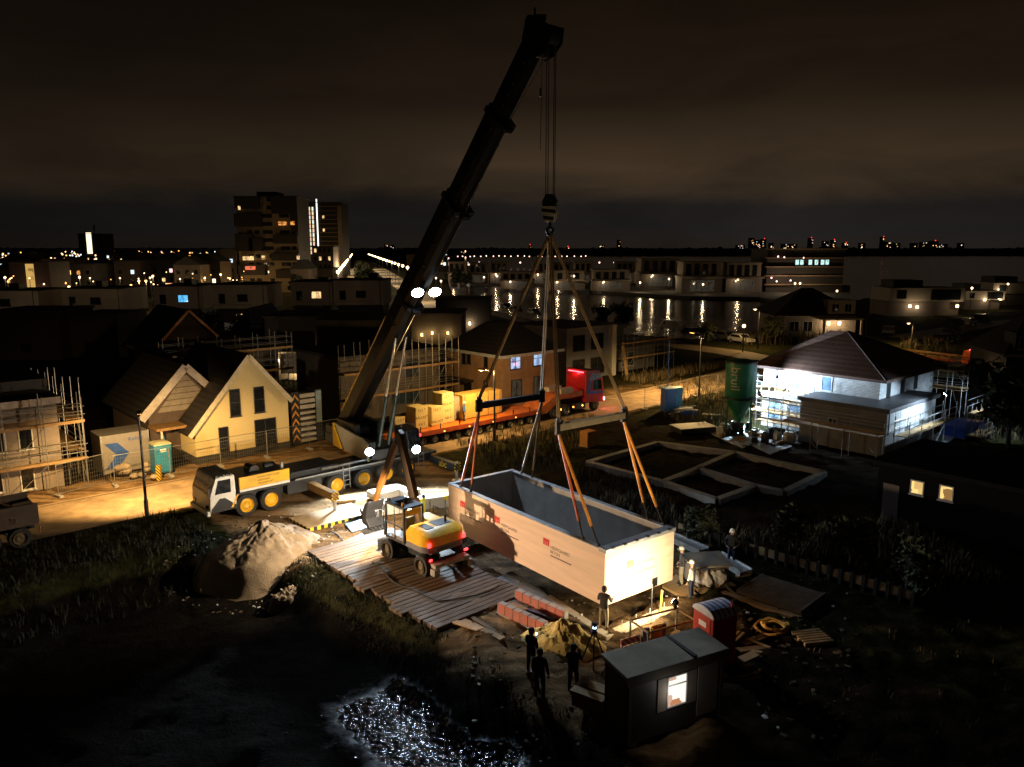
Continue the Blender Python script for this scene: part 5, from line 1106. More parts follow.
def scaffold(loc, rz, L_, dep, levels, bay, lab, top=1.1, m_deck=None, grp='scaffolds round the houses under construction', braces=True):
    t = thing('scaffold', lab, 'scaffolding', loc, rz, grp); H_ = levels[-1] + top; n = max(1, round(L_ / bay))
    for k in range(n + 1):
        for y in (0, dep):
            m = MB(); m.tube((L_ * k / n, y, 0), (L_ * k / n, y, H_ + rnd.uniform(-.1, .4)), .03, n=6); m.build('standard', GALV, t)
    for z in levels:
        m = MB(); m.box(-.1, L_ + .1, .08, dep - .08, z - .05, z); m.build('deck', m_deck or WOOD, t)
        for y in (0, dep):
            for dz in (.5, 1.0):
                m = MB(); m.tube((-.15, y, z + dz), (L_ + .15, y, z + dz), .025, n=5); m.build('guard_rail', GALV, t)
        m = MB(); m.box(-.1, L_ + .1, -.02, .02, z, z + .16); m.build('toe_board', m_deck or WOOD, t)
    if braces:
        zz = [0] + list(levels)
        for k in range(0, n, 2):
            for a, b_ in zip(zz, zz[1:]):
                m = MB(); m.tube((L_ * k / n, -.03, a), (L_ * (k + 1) / n, -.03, b_), .022, n=5); m.build('brace', GALV, t)
    return t
# ---------------------------------------------------------------- street lamps
def lamp_post(px, pb, pt, power, col, lab, em=SODL, h=None, arm=.9, rz=None, grp='street lamps', at=None, spot=True, r=.2, tilt=0, cone=165):
    a = Vector(at) if at else G(px, pb); a.z = 0; h = h or hz(a.y, pt)
    t = thing('street_lamp', lab, 'street lamp', a, rz if rz is not None else AX + R(90), grp)
    m = MB(); m.tube((0, 0, 0), (0, 0, h), .09, .05, 8).tube((0, 0, 0), (0, 0, .9), .12, .12, 8); m.build('pole', DARK, t)
    m = MB(); m.tube((0, 0, h - .03), (arm, 0, h + .05), .035, n=6).cb((arm + .2, 0, h + .03), (.6, .22, .1)); hd_ = m.build('lamp_head', DARK, t)
    m = MB(); m.cb((arm + .22, 0, h - .04), (.46, .17, .04)).ball((arm + .22, 0, h - .07), r, 8, .6); m.build('lamp_bulb', em, hd_)
    if power: light('SPOT' if spot else 'POINT', t, (arm + .22, 0, h - .25), power, col, .15, (arm + .22 + tilt, 0, 0), R(cone), .5)
    return t
lamp_post(147, 515, 417, 9000, SOD, 'dark street lamp on the verge of the sandy road left of the crane cab', rz=AX + R(72), arm=1.0, r=.06, tilt=4.5, cone=120)
lamp_post(494.6, 441, 371, 3000, SOD, 'thin street lamp before the brick house beside the low loader', rz=AX + R(105), arm=1.0, r=.06, spot=False)
lamp_post(0, 0, 0, 11000, SOD, 'street lamp on the sandy road beyond the red lorry', at=W(66, 45, 0), h=6.5, r=.06)
lamp_post(0, 0, 0, 350, SOD, 'street lamp on the sandy road outside the scaffolded house on the left', at=W(4, 52, 0), h=6.0, rz=AX - R(90), r=.06)
# ---------------------------------------------------------------- YELLOW HOUSE
PF = 53.9
q0, _ = hitp(197, 464, PF); q1, _ = hitp(290, 446, PF); qk, zk = hitp(247, 356, PF); _, ze0 = hitp(196, 430, PF); _, ze1 = hitp(290, 399, PF)
YH_ = thing('gabled_house', 'cream rendered gabled house with four dark windows beside the crane cab', 'house', W(q0, PF), AX)
wd = q1 - q0; xk = qk - q0; DEP = 9.5
m = MB(); m.prism([(0, .55), (wd, .55), (wd, ze1), (xk, zk - .12), (0, ze0)], 'y', 0, DEP); wl = m.build('wall', stripes('cream_boarding', (.74, .6, .3), (.66, .53, .26), 5.5, (0, 0, 1), .75, .06, .93, 1.05), YH_)
m = MB(); m.box(-.03, wd + .03, -.03, DEP, 0, .55); m.build('plinth', mat('dark_plinth', (.04, .035, .032), .8), YH_)
m = MB()
for (xa, za), (xb, zb) in (((-.45, ze0 - .42), (xk, zk)), ((xk, zk), (wd + .2, ze1 - .15))):
    m.add([(xa, -.28, za), (xb, -.28, zb), (xb, DEP + .3, zb), (xa, DEP + .3, za), (xa, -.28, za + .2), (xb, -.28, zb + .2), (xb, DEP + .3, zb + .2), (xa, DEP + .3, za + .2)], [(3, 2, 1, 0), (4, 5, 6, 7), (0, 1, 5, 4), (1, 2, 6, 5), (2, 3, 7, 6), (3, 0, 4, 7)])
rf = m.build('roof', TILE, YH_)
m = MB()
for (xa, za), (xb, zb) in (((-.45, ze0 - .42), (xk, zk)), ((xk, zk), (wd + .2, ze1 - .15))): m.beam((xa, -.31, za + .03), (xb, -.31, zb + .03), .06, .32, up=(0, 0, 1))
m.build('bargeboard', mat('bargeboard_cream', (.6, .52, .36), .6), rf)
m = MB(); m.cb((1.4, 3.2, ze0 + (zk - ze0) * 1.4 / xk + .13), (.9, 1.1, .06), 0, 0, 0); 
for (a, b_, c_, d_, cols, rows) in ((228.6, 241, 389, 415.5, 1, 2), (253, 265, 386.5, 411.5, 1, 2), (218, 229.5, 427, 454, 1, 2), (254, 277, 419.5, 446.5, 2, 2)):
    xa, z1_ = hitp(a, c_, PF); xb, z0_ = hitp(b_, d_, PF); window(YH_, xa - q0, xb - q0, z0_, z1_ - .05, 0, -1, FRD, GLASS, cols, rows)
m = MB(); sl = math.atan2(zk - ze0, xk); c_ = Vector((1.75, 2.6, ze0 - .3 + (zk - ze0) * 1.75 / xk + .28)); m.cb((0, 0, 0), (.9, 1.1, .06)); m.xf(Matrix.Translation(c_) @ Matrix.Rotation(-sl, 4, 'Y')); m.build('roof_window', mat('skylight', (.1, .07, .06), .2), YH_)
# rear wing: neighbouring house with white-edged trellis gable
PN = 56.6; qk2, zk2 = hitp(185, 367, PN); ql, zl = hitp(145, 417, PN); qr_, zr_ = hitp(200, 388, PN)
NB = thing('gabled_house', 'dark gabled house with a white-edged gable left behind the cream house', 'house', W(ql, PN), AX)
w2 = (qk2 - ql) * 2; x2 = qk2 - ql
m = MB(); m.prism([(.3, 0), (w2 - .6, 0), (w2 - .6, zl), (x2, zk2 - .2), (.3, zl)], 'y', .2, 9); m.build('wall', DBRICK, NB)
m = MB()
for (xa, za), (xb, zb) in (((-.3, zl - .3), (x2, zk2)), ((x2, zk2), (w2 + .3, zl - .3))):
    m.add([(xa, -.1, za), (xb, -.1, zb), (xb, 9.3, zb), (xa, 9.3, za), (xa, -.1, za + .2), (xb, -.1, zb + .2), (xb, 9.3, zb + .2), (xa, 9.3, za + .2)], [(3, 2, 1, 0), (4, 5, 6, 7), (0, 1, 5, 4), (1, 2, 6, 5), (2, 3, 7, 6), (3, 0, 4, 7)])
rf = m.build('roof', TILE, NB)
m = MB(); m.beam((-.3, -.13, zl - .2), (x2, -.13, zk2 + .05), .06, .55).beam((x2, -.13, zk2 + .05), (w2 + .3, -.13, zl - .2), .06, .5); m.build('bargeboard', mat('white_bargeboard', (.42, .37, .33), .6), rf)
m = MB(); m.prism([(x2 * .3, zl + .1), (x2 * 1.7, zl + .1), (x2, zk2 - .45)], 'y', .16, .198); m.build('gable_panel', mat('pale_gable_panel', (.2, .17, .135), .8), NB)
m = MB()
for k in range(7): z = zl + .1 + k * .42; f = (zk2 - z) / (zk2 - zl); m.beam((x2 - x2 * f * .8, .13, z), (x2 + x2 * f * .8, .13, z), .03, .04)
for k in range(9): x = x2 * (.35 + k * .16); zt = zk2 - abs(x - x2) / x2 * (zk2 - zl) - .4; 
m.build('trellis', mat('trellis_brown', (.08, .05, .03), .8), NB)
m = MB(); m.box(.2, 4.5, -1.6, .2, 2.5, 2.68); m.build('canopy', mat('canopy_timber', (.3, .17, .06), .8), NB)
m = MB(); m.box(.5, .62, -1.5, -1.38, 0, 2.5).box(4.2, 4.32, -1.5, -1.38, 0, 2.5); m.build('canopy_post', OFFW, NB)
# dark gable house behind with orange-lit verge
PB = 82; qk3, zk3 = hitp(188, 311, PB); ql3, zl3 = hitp(152, 352, PB)
DB = thing('gabled_house', 'black gabled house with an orange-lit roof verge behind the cream house', 'house', W(ql3, PB), AX); x3 = qk3 - ql3; w3 = 2 * x3
m = MB(); m.prism([(.3, 0), (w3 - .3, 0), (w3 - .3, zl3), (x3, zk3 - .2), (.3, zl3)], 'y', .2, 9); m.build('wall', mat('black_timber', (.018, .016, .015), .8), DB)
m = MB()
for (xa, za), (xb, zb) in (((-.3, zl3 - .3), (x3, zk3)), ((x3, zk3), (w3 + .3, zl3 - .3))):
    m.add([(xa, -.2, za), (xb, -.2, zb), (xb, 9.3, zb), (xa, 9.3, za), (xa, -.2, za + .2), (xb, -.2, zb + .2), (xb, 9.3, zb + .2), (xa, 9.3, za + .2)], [(3, 2, 1, 0), (4, 5, 6, 7), (0, 1, 5, 4), (1, 2, 6, 5), (2, 3, 7, 6), (3, 0, 4, 7)])
rf = m.build('roof', TILE, DB)
m = MB(); m.beam((-.3, -.23, zl3 - .2), (x3, -.23, zk3 + .05), .06, .25).beam((x3, -.23, zk3 + .05), (w3 + .3, -.23, zl3 - .2), .06, .25); m.build('bargeboard', mat('verge_timber', (.4, .22, .12), .6), rf)
m = MB(); m.box(x3 - .5, x3 + .5, .14, .2, 2.6, 4.2); m.build('window', room('amber_room', (1, .38, .1), .28, (.1, .1, .1), 1.5), DB)
light('POINT', DB, (x3, -2.6, 4.5), 45, (1, .5, .2), .1)
# ---------------------------------------------------------------- LEFT SCAFFOLDED HOUSE
PL_ = 54.6; qr, zt = hitp(56, 401, PL_)
LH = thing('house_under_construction', 'pale brick house under construction with scaffolding at the left edge', 'house', W(qr - 14, PL_), AX)
m = MB(); m.box(0, 14, 0, 8, 0, zt); m.build('wall', brick('pale_brick', (.24, .19, .15), (.2, .16, .125), (.26, .22, .19), 4.5), LH)
m = MB(); m.box(-.2, 14.2, -.25, 8.2, zt, zt + .3).box(0, 14, 2, 8, zt + .3, zt + 1.2); m.build('roof', mat('dark_roofing', (.04, .037, .035), .8), LH)
m = MB(); m.box(-.2, 14.2, -.275, -.255, zt - .1, zt + .32); m.build('fascia', mat('pale_fascia', (.36, .3, .26), .7), LH)
for (a, b_, c_, d_) in ((17, 34, 428, 448), (-20, 7, 431, 452), (19, 36, 467, 488), (-20, 4, 470, 492)):
    xa, z1_ = hitp(a, c_, PL_); xb, z0_ = hitp(b_, d_, PL_); window(LH, xa - qr + 14, xb - qr + 14, z0_, z1_, 0, -1, FRW, GLASS, 2 if a < 0 else 1, 1)
_, zd1 = hitp(30, 427, PL_ - .8); _, zd2 = hitp(30, 466, PL_ - .8)
qe, _ = hitp(85, 450, PL_ - 1.2)
scaffold(W(qe - 17, PL_ - 1.35), AX, 17, 1.05, (max(1.2, zd2), zd1), 2.1, 'steel scaffold with two timber decks before the pale brick house on the left', top=1.6)
scaffold(W(qe + .3, PL_ + .2), AX + R(90), 8.5, 1.0, (2.2, zd1), 2.1, 'unlit scaffold along the side wall of the pale brick house on the left', top=2.2)
# white container with blue chevron
qa, _ = hitp(103, 470, 55.0); ct = thing('site_container', 'white site container with a blue chevron between scaffold and blue toilet', 'container', W(qa, 55.0), AX)
m = MB(); m.box(0, 3.0, 0, 2.4, .15, 2.75); m.build('body', mat('container_white', (.2, .185, .17), .6, 0, .1, 2, .02, .2), ct, bevel=.03)
m = MB()
for x in (0, 2.94): m.box(x - .02, x + .08, -.03, .03, .12, 2.78)
m.build('corner_post', GALV, ct)
m = MB(); m.prism([(.2, 2.2), (1.0, 2.2), (1.7, 1.4), (1.0, .5), (.2, .5), (.9, 1.4)], 'y', -.012, -.004); m.build('chevron', mat('chevron_blue', (.01, .06, .25), .5), ct)
text('Kelder', .36, mat('chevron_blue'), ct, frame4((1.7, -.006, 2.2), (1, 0, 0), (0, 0, 1)), .003)
bt_ = W(*[hitp(162, 470, 53.6)[0], 53.6]); toilet(bt_, AX, mat('toilet_blue', (.02, .2, .36), .45, 0, .15, 2, 0, .15), mat('toilet_roof_pale', (.4, .36, .22), .5), 'blue portable toilet with a pale roof behind the mesh fence by the cream house', None, False)
o = W(hitp(140, 466, 53.0)[0], 53.0); t = thing('rubble_bag', 'heap of pale sacks and rubble left of the blue toilet', 'sacks', o)
m = MB()
for k in range(9): m.ball((rnd.uniform(-1.5, 1.2), rnd.uniform(-.4, .4), .25 + .3 * (k % 3)), rnd.uniform(.25, .42), 8, .7)
m.build('sack', mat('sack_grey', (.26, .21, .15), .9, 0, .4, 3, .2), t, smooth=True)
m = MB(); m.cb((1.35, -.3, .5), (.28, .28, 1.0)); m.build('marker_post', HAZ, t)
# counterweight rack between cream house and crane
o = W(hitp(302, 441, 54.6)[0], 54.6); t = thing('plate_rack', 'tall rack of stacked slabs with orange chevron posts right of the cream house', 'rack', o, AX)
m = MB()
for k in range(6): m.prism([(-1.0, .35 + k * .62), (-.72, .75 + k * .62), (-.44, .35 + k * .62), (-.44, .5 + k * .62), (-.72, .93 + k * .62), (-1.0, .5 + k * .62)], 'y', -.62, -.6)
m.build('chevron', mat('chevron_orange', (.7, .3, .03), .5), t)
m = MB(); m.box(-1.05, -.4, -.6, -.4, .1, 4.2).box(.95, 1.5, -.6, .6, .1, 4.2).box(-1.05, 1.5, -.4, .6, 0, .1); m.build('rack_frame', DARK, t)
for k in range(9):
    m = MB(); m.box(-.32, .92, -.62, .5, .25 + k * .43, .25 + k * .43 + (.2 if k < 6 else .3)); m.build('slab', mat('rack_slab', (.36, .34, .3), .7, 0, .2, 3, 0, .3), t)
m = MB(); m.box(1.0, 1.46, -.63, -.61, 1.6, 4.1); m.build('side_plate', mat('pale_blue_plate', (.2, .28, .33), .5), t)
# site mesh fence panels
def mesh_panel():
    t = thing('mesh_fence_panel', '-', 'site fence', (0, 0, 0), 0, 'mesh fence panels along the site road')
    m = MB(); m.path([(0, 0, .1), (0, 0, 2), (3.4, 0, 2), (3.4, 0, .1), (0, 0, .2)], .022, 5); m.build('frame', GALV, t)
    m = MB()
    for k in range(1, 23): m.box(k * .148 - .003, k * .148 + .003, -.003, .003, .2, 2)
    for k in range(1, 7): m.box(0, 3.4, .004, .01, .2 + k * .26, .206 + k * .26)
    m.build('mesh', GALV, t)
    m = MB(); m.box(-.12, .12, -.35, .35, 0, .12); m.build('foot', CONC, t)
    return t
mp_ = mesh_panel(); first = True
for i, (q_, p_, rz_) in enumerate([(13.2, 52.4, 0), (16.6, 52.3, .02), (20.0, 52.4, -.02), (23.4, 52.4, .03), (26.8, 52.5, 0), (10.0, 52.4, .3), (66.0, 45.4, -.1), (69.4, 45.2, .1), (57, 44.8, 0.05), (60.4, 44.9, 0)]):
    lab = 'mesh site fence panel standing %s' % ('before the cream house' if 2 <= i <= 4 else 'near the blue toilet on the left' if i < 6 else 'by the bright blue box on the right road edge')
    if i == 0: mp_.location = W(q_, p_); mp_.rotation_euler.z = AX + rz_; mp_['label'] = lab
    else: dup(mp_, W(q_, p_), AX + rz_, lab)
# ---------------------------------------------------------------- BRICK HOUSE behind the trailer
bq, bp0, be = 46.4, 52.9, 5.25
BH = thing('brick_house', 'brown brick house with dark hipped roof and blue-white lit windows behind the low loader', 'house', W(bq, bp0), AX)
m = MB(); m.box(0, 7.2, 0, 8.6, 0, be); m.build('wall', BRICK, BH)
m = MB(); ov = .45; a_ = [(-ov, -ov, be), (7.2 + ov, -ov, be), (7.2 + ov, 8.6 + ov, be), (-ov, 8.6 + ov, be), (2.8, 3.2, be + 2.6), (4.4, 3.2, be + 2.6), (4.4, 5.4, be + 2.6), (2.8, 5.4, be + 2.6)]
m.add([(x, y, z - .18) for x, y, z in a_[:4]] + [(x, y, z) for x, y, z in a_], [(3, 2, 1, 0), (0, 1, 5, 4), (1, 2, 6, 5), (2, 3, 7, 6), (3, 0, 4, 7), (4, 5, 9, 8), (5, 6, 10, 9), (6, 7, 11, 10), (7, 4, 8, 11), (8, 9, 10, 11)]); rf = m.build('roof', TILE, BH)
m = MB(); m.box(-ov - .03, 7.2 + ov, -ov - .05, -ov - .005, be - .22, be + .06).box(-ov - .05, -ov - .005, -ov - .05, 8.6 + ov, be - .22, be + .06); m.build('gutter', mat('pale_gutter', (.4, .42, .44), .5), rf)
CBL = room('blue_white_room', (.5, .68, 1), .9, (.3, .35, .45), 2.2); DIM = room('dim_room', (.5, .42, .3), .06, (.2, .2, .2), 2)
for (px0, px1, c_, d_, gl, cols) in ((510, 520.5, 354, 368.5, CBL, 2), (533, 542.5, 351, 365, CBL, 2), (511, 521.5, 380, 398, DIM, 2), (533.5, 542, 376.5, 394, DIM, 2)):
    xa, z1_ = hitp(px0, c_, bp0); xb, z0_ = hitp(px1, d_, bp0); window(BH, xa - bq, xb - bq, max(.7, z0_), z1_, 0, -1, FRD, gl, cols, 2)
for (px0, px1, c_, d_) in ((462, 466, 351, 364), (467, 471, 351, 364), (484, 488, 353, 368), (484, 488, 380, 393)):
    p1_, z1_ = hitq(px0, c_, bq); p0_, z0_ = hitq(px1, d_, bq); window(BH, p0_ - bp0, p1_ - bp0, z0_, z1_, 0, -1, FRD, GLASS, 1, 1, 'x')
pa, za = hitq(474, 372, bq); pb_, zb = hitq(452, 372, bq); m = MB(); m.box(-1.2, -.02, pa - bp0, pb_ - bp0, 2.3, 2.5); m.build('porch_roof', DARK, BH)
m = MB(); m.box(-.05, -.004, pa - bp0 + .4, pa - bp0 + 1.5, 0, 2.2); m.build('door', mat('door_black', (.015, .015, .017), .4), BH)
# scaffolded concrete-block house left of it
SH = thing('house_under_construction', 'half-built block house behind scaffolding and the crane boom', 'house', W(33, 58.5), AX)
m = MB(); m.box(0, 10.5, 0, 8, 0, 5.6); m.build('wall', mat('block_wall', (.12, .1, .085), .85, 0, .2, 1.5, .1, .2), SH)
m = MB(); m.box(-.3, 10.8, -.4, 8.3, 5.6, 5.85); m.build('roof', mat('dark_roofing'), SH)
for x0, x1, z0_, z1_ in ((6.6, 8.0, 3.4, 4.8), (2, 3.6, 3.4, 4.8), (5.0, 8.2, 1.0, 2.2), (1.4, 3, 1.0, 2.2)): window(SH, x0, x1, z0_, z1_, 0, -1, FRD, mat('blue_grey_glass', (.03, .05, .07), .15), 2)
scaffold(W(32.6, 57.0), AX, 12.0, 1.0, (2.3, 4.4), 1.5, 'dense scaffold with stacked decks right of the boom foot', top=2.4)
S2 = thing('house_under_construction', 'unlit half-built house behind the left of the crane boom', 'house', W(21.0, 66), AX)
m = MB(); m.box(0, 10, 0, 8, 0, 6.2); m.build('wall', mat('dark_block_wall', (.1, .085, .07), .85, 0, .2, 1.5), S2)
m = MB(); m.box(-.4, 10.4, -.5, 8.4, 6.2, 6.5); m.build('roof', mat('dark_roofing'), S2)
scaffold(W(20.6, 64.4), AX, 11.0, 1.0, (2.2, 4.3, 6.2), 1.6, 'tall unlit scaffold behind the left of the crane boom', top=1.3)
# ---------------------------------------------------------------- right-hand flat house with scaffold and white pier
p5 = 60.0; qa, za = hitp(612, 374, p5); 
FH = thing('flat_roofed_house', 'unfinished flat-roofed house with a pale corner pier behind the red lorry', 'house', W(qa - 7.5, p5), AX)
m = MB(); m.box(0, 7.2, .3, 9, 0, 5.8).box(7.8, 17, 1.2, 9, 0, 2.7).box(7.8, 13, 3, 9, 2.95, 5.3); m.build('wall', mat('grey_wall', (.14, .14, .14), .8, 0, .2, 1), FH)
m = MB(); m.box(7.1, 7.8, -.3, .5, 0, 6.0); m.build('pier', mat('pale_pier', (.45, .44, .4), .8, 0, .1, 1), FH)
m = MB(); m.box(-.3, 8.2, 0, 9.3, 5.8, 6.05).box(7.8, 18, .6, 9.3, 2.7, 2.95).box(7.6, 14, 2.4, 9.3, 5.3, 5.5); m.build('roof_slab', mat('slab_grey', (.2, .19, .17), .8), FH)
for x0, x1, z0_, z1_ in ((1, 3, .4, 2.4), (4, 6.4, .4, 2.4), (1, 3, 3.3, 5.2), (4, 6.2, 3.3, 5.2)): window(FH, x0, x1, z0_, z1_, .3, -1, FRD, GLASS, 2, 1, sill=False)
window(FH, 10.5, 13, .5, 2.3, 1.2, -1, FRW, mat('blue_grey_glass'), 2, 1, sill=False)
m = MB()
for k in range(4): m.beam((8.6 + k * .14, -1.2, 0), (9.0 + k * .14, -.1, 3.4), .12, .06)
m.build('leaning_board', WOOD, FH)
scaffold(W(qa + .8, p5 - .9), AX, 10, 1.0, (1.9, 3.7), 2.0, 'pale scaffold with timber decks beside the pale pier behind the red lorry', top=1.2)
# ---------------------------------------------------------------- SILO
o = G(738, 433); SI = thing('mortar_silo', 'green mortar silo on legs lettered bruil beside the floodlit house', 'silo', o, math.atan2(-o.y, -o.x))
zt, zb_ = hz(o.y, 361), hz(o.y, 398)
GREEN = mat('silo_green', (.018, .19, .085), .45, 0, .2, 1.2, 0, .3); r = 1.22
m = MB(); m.lathe([(.001, zt + .18), (r * .5, zt + .14), (r, zt), (r, zb_), (r * .96, zb_ - .08), (.2, zb_ - 2.0), (.2, zb_ - 2.25), (.001, zb_ - 2.25)], 28); m.build('vessel', GREEN, SI, smooth=True)
m = MB(); m.lathe([(r + .05, zb_ - .02), (r + .05, zb_ + .14), (r, zb_ + .16)], 28); m.build('ring', DARK, SI); m = MB(); m.lathe([(r + .04, zt - .12), (r + .04, zt + .02)], 28); m.build('ring', DARK, SI)
for k in range(4):
    a = math.pi / 4 + k * math.pi / 2; m = MB(); m.beam((math.cos(a) * r * .98, math.sin(a) * r * .98, zb_ + .3), (math.cos(a) * (r + .2), math.sin(a) * (r + .2), 0), .12, .12); m.build('leg', GREEN, SI)
m = MB()
for k in range(4):
    a = math.pi / 4 + k * math.pi / 2; b_ = a + math.pi / 2; m.tube((math.cos(a) * (r + .15), math.sin(a) * (r + .15), .5), (math.cos(b_) * (r + .15), math.sin(b_) * (r + .15), .5), .04, n=5).tube((math.cos(a) * (r + .15), math.sin(a) * (r + .15), .5), (math.cos(b_) * r, math.sin(b_) * r, zb_ - .3), .03, n=5)
m.build('cross_bracing', GREEN, SI)
lt = text('bruil', 1.05, mat('silo_lettering', (.5, .45, .4), .6), SI, Matrix.Identity(4), .002)
bm_ = bmesh.new(); bm_.from_mesh(lt.data); bmesh.ops.triangulate(bm_, faces=bm_.faces[:])
for _ in range(5):
    le = [e_ for e_ in bm_.edges if e_.calc_length() > .09]
    if le: bmesh.ops.subdivide_edges(bm_, edges=le, cuts=1); bmesh.ops.triangulate(bm_, faces=bm_.faces[:])
bm_.to_mesh(lt.data); bm_.free()
for v in lt.data.vertices:
    u_, h_ = v.co.y, v.co.x; ang_ = -.62 + (u_) / r; v.co = Vector((math.cos(ang_) * (r + .006 + v.co.z), math.sin(ang_) * (r + .006 + v.co.z), zt - .35 - h_))
m = MB(); m.box(.3, .7, -.4, .4, .2, 1.0); m.build('mixer_pump', mat('pump_grey', (.1, .1, .1), .5), SI)
slab([(706, 432), (740, 424), (775, 436), (742, 449)], .0, .08, 'silo_pad', mat('wet_concrete', (.3, .31, .32), .45, 0, .35, 1.5, .1, .4), 'pale wet concrete pad under the green silo', 'concrete pad')
slab([(742, 441), (778, 434), (802, 444), (770, 455)], .0, .06, 'concrete_apron', mat('wet_concrete'), 'wet concrete apron before the floodlit house', 'concrete apron')
# blue site boxes and rubbish
a = G(668, 412); t = thing('portable_toilet', 'pair-wide bright blue portable toilet beside a tall blue pole', 'portable toilet', a, R(20))
m = MB(); m.box(-.55, .55, -.5, .5, .1, 2.2); b_ = m.build('body', BLUE, t, bevel=.04); m = MB(); m.box(.56, 1.3, -.3, .5, .1, 2.2); m.build('side_box', mat('pale_blue_plastic', (.05, .3, .55), .4), t, bevel=.03)
m = MB(); m.box(-.6, .6, -.55, .55, 2.2, 2.3).box(.56, 1.32, -.32, .52, 2.2, 2.28); m.build('roof', mat('toilet_roof_blue', (.1, .3, .5), .4), t); m = MB(); m.box(-.4, .4, -.52, -.5, .15, 2.0); m.build('door', BLUE, t)
a = G(667, 410); m = MB(); m.tube((0, 0, 0), (0, 0, hz(a.y, 340)), .05, n=8); m.cb((0, 0, .1), (.5, .5, .2)); solo(m, 'pole', BLUE, 'tall thin blue pole rising beside the blue portable toilet', 'pole', a)
a = G(690, 416); t = thing('rubbish_heap', 'heap of blue sacks and pale boards right of the blue toilet', 'rubbish heap', a)
m = MB()
for k in range(4): m.ball((rnd.uniform(-.6, 1.2), rnd.uniform(-.5, .5), .35), rnd.uniform(.35, .5), 8, .8)
m.build('blue_sack', mat('blue_sack', (.01, .06, .4), .5), t, smooth=True)
m = MB()
for k in range(7): m.cb((rnd.uniform(-1.4, 2.2), rnd.uniform(-.8, .6), .5 + rnd.uniform(-.2, .3)), (1.6, .25, .08), rnd.uniform(-.6, .8), 0, rnd.uniform(-.4, .4))
m.build('board', PALE, t)
a = G(693, 432); t = thing('flat_trailer', 'low flat pallet load with a pale top sheet before the blue sacks', 'pallet load', a, AX - R(25))
m = MB(); m.box(-1.6, 1.6, -.9, .9, .1, .5); m.build('load', DARK, t, bevel=.02); m = MB(); m.box(-1.65, 1.65, -.95, .95, .5, .56); m.build('top_sheet', mat('grey_sheet', (.3, .31, .32), .6), t)
a = G(588, 446); t = thing('cable_drum', 'small orange timber box in the dark behind the box', 'timber box', a, AX); m = MB(); m.box(-.5, .5, -.4, .4, .1, 1.2); m.build('body', mat('orange_timber', (.35, .15, .03), .8), t); m = MB(); m.box(-.55, .55, -.45, .45, 0, .1); m.build('pallet', WOOD, t)
# foundations
FD = thing('house_foundation', 'grey concrete strip foundation of two joined rectangles on the dark building plot', 'foundation', G(700, 475))
fpts = {k: G(*v) for k, v in dict(A=(588, 466), B=(657.5, 446), C=(734, 456), D=(824, 476), E=(784, 496), F=(755, 490), H=(717, 504), I=(663, 486), J=(698, 472)).items()}
for a, b_ in ('AB', 'BC', 'CD', 'DE', 'EF', 'FH', 'HI', 'IA', 'CJ', 'JI', 'JF'):
    m = MB(); p_, q_ = fpts[a], fpts[b_]; m.beam(p_ + Vector((0, 0, .1)), q_ + Vector((0, 0, .1)), .45, .5); m.build('strip', mat('foundation_concrete', (.34, .33, .32), .85, 0, .25, 1.2, .15, .35), FD, world=True)
# ---------------------------------------------------------------- FLOODLIT HOUSE
WQ, WP = 56.5, 22.6
WH = thing('house_under_construction', 'floodlit white house under construction with a dark red hipped roof', 'house', W(WQ, WP), AX)
WBR = brick('white_block', (.55, .56, .57), (.4, .41, .42), (.26, .26, .26), 2.2)
m = MB(); m.box(0, 9.0, 0, 6.6, 0, 3.3); m.build('lower_wall', mat('grey_lower_wall', (.2, .19, .18), .85, 0, .2, 1, .1, .2), WH)
m = MB(); m.box(-.25, 9.2, -.25, 6.8, 3.3, 3.6); m.build('terrace_roof', mat('terrace_roofing', (.07, .07, .075), .5, 0, .3, 1), WH)
m = MB(); m.box(3.0, 13.5, 1.9, 11.6, 0, 5.2); m.build('upper_wall', WBR, WH)
RA, RB = [(qp(*g(px, py, 8.25))[0] - WQ, qp(*g(px, py, 8.25))[1] - WP) for px, py in ((832, 331), (848, 331.5))]
m = MB(); o_ = .75; x0, x1, y0, y1 = 3 - o_, 13.5 + o_, 1.9 - o_, 11.6 + o_
m.add([(x0, y0, 5.0), (x1, y0, 5.0), (x1, y1, 5.0), (x0, y1, 5.0), (x0, y0, 5.22), (x1, y0, 5.22), (x1, y1, 5.22), (x0, y1, 5.22), (*RA, 8.25), (*RB, 8.25)], [(3, 2, 1, 0), (0, 1, 5, 4), (1, 2, 6, 5), (2, 3, 7, 6), (3, 0, 4, 7), (4, 5, 9), (5, 6, 9), (6, 7, 8, 9), (7, 4, 9, 8)])
rf = m.build('roof', stripes('red_brown_tiles', (.095, .048, .034), (.14, .07, .048), 3.2, (0, 0, 1), .7), WH)
m = MB(); 
for c_ in ((x0, y0, 5.25), (x1, y0, 5.25), (x0, y1, 5.25)): m.beam(c_, (*(RA if c_[0] < 5 and c_[1] > 5 else RB), 8.28), .2, .08)
m.build('hip_ridge', mat('ridge_tile', (.06, .036, .03), .8), rf)
SKYB = mat('blue_tinted_glass', (.12, .2, .3), .15)
for y0_, y1_, z0_, z1_ in ((8.2, 9.2, 3.5, 4.9), (5.6, 6.5, 3.7, 4.9), (9.9, 11.0, .5, 2.6), (7.4, 9.3, .3, 2.6)): window(WH, y0_, y1_, z0_, z1_, 3.0, -1, FRW, SKYB, 1, 1, 'x', False)
window(WH, 3.6, 4.3, 1.6, 2.3, 0, -1, FRW, GLASS, 2, 2, 'x', False)
for k in range(3): 
    m = MB(); m.box(4.2 + k * 2.6, 4.9 + k * 2.6, 1.86, 1.897, 3.6, 5.0); m.build('dark_opening', DARK, WH)
m = MB()
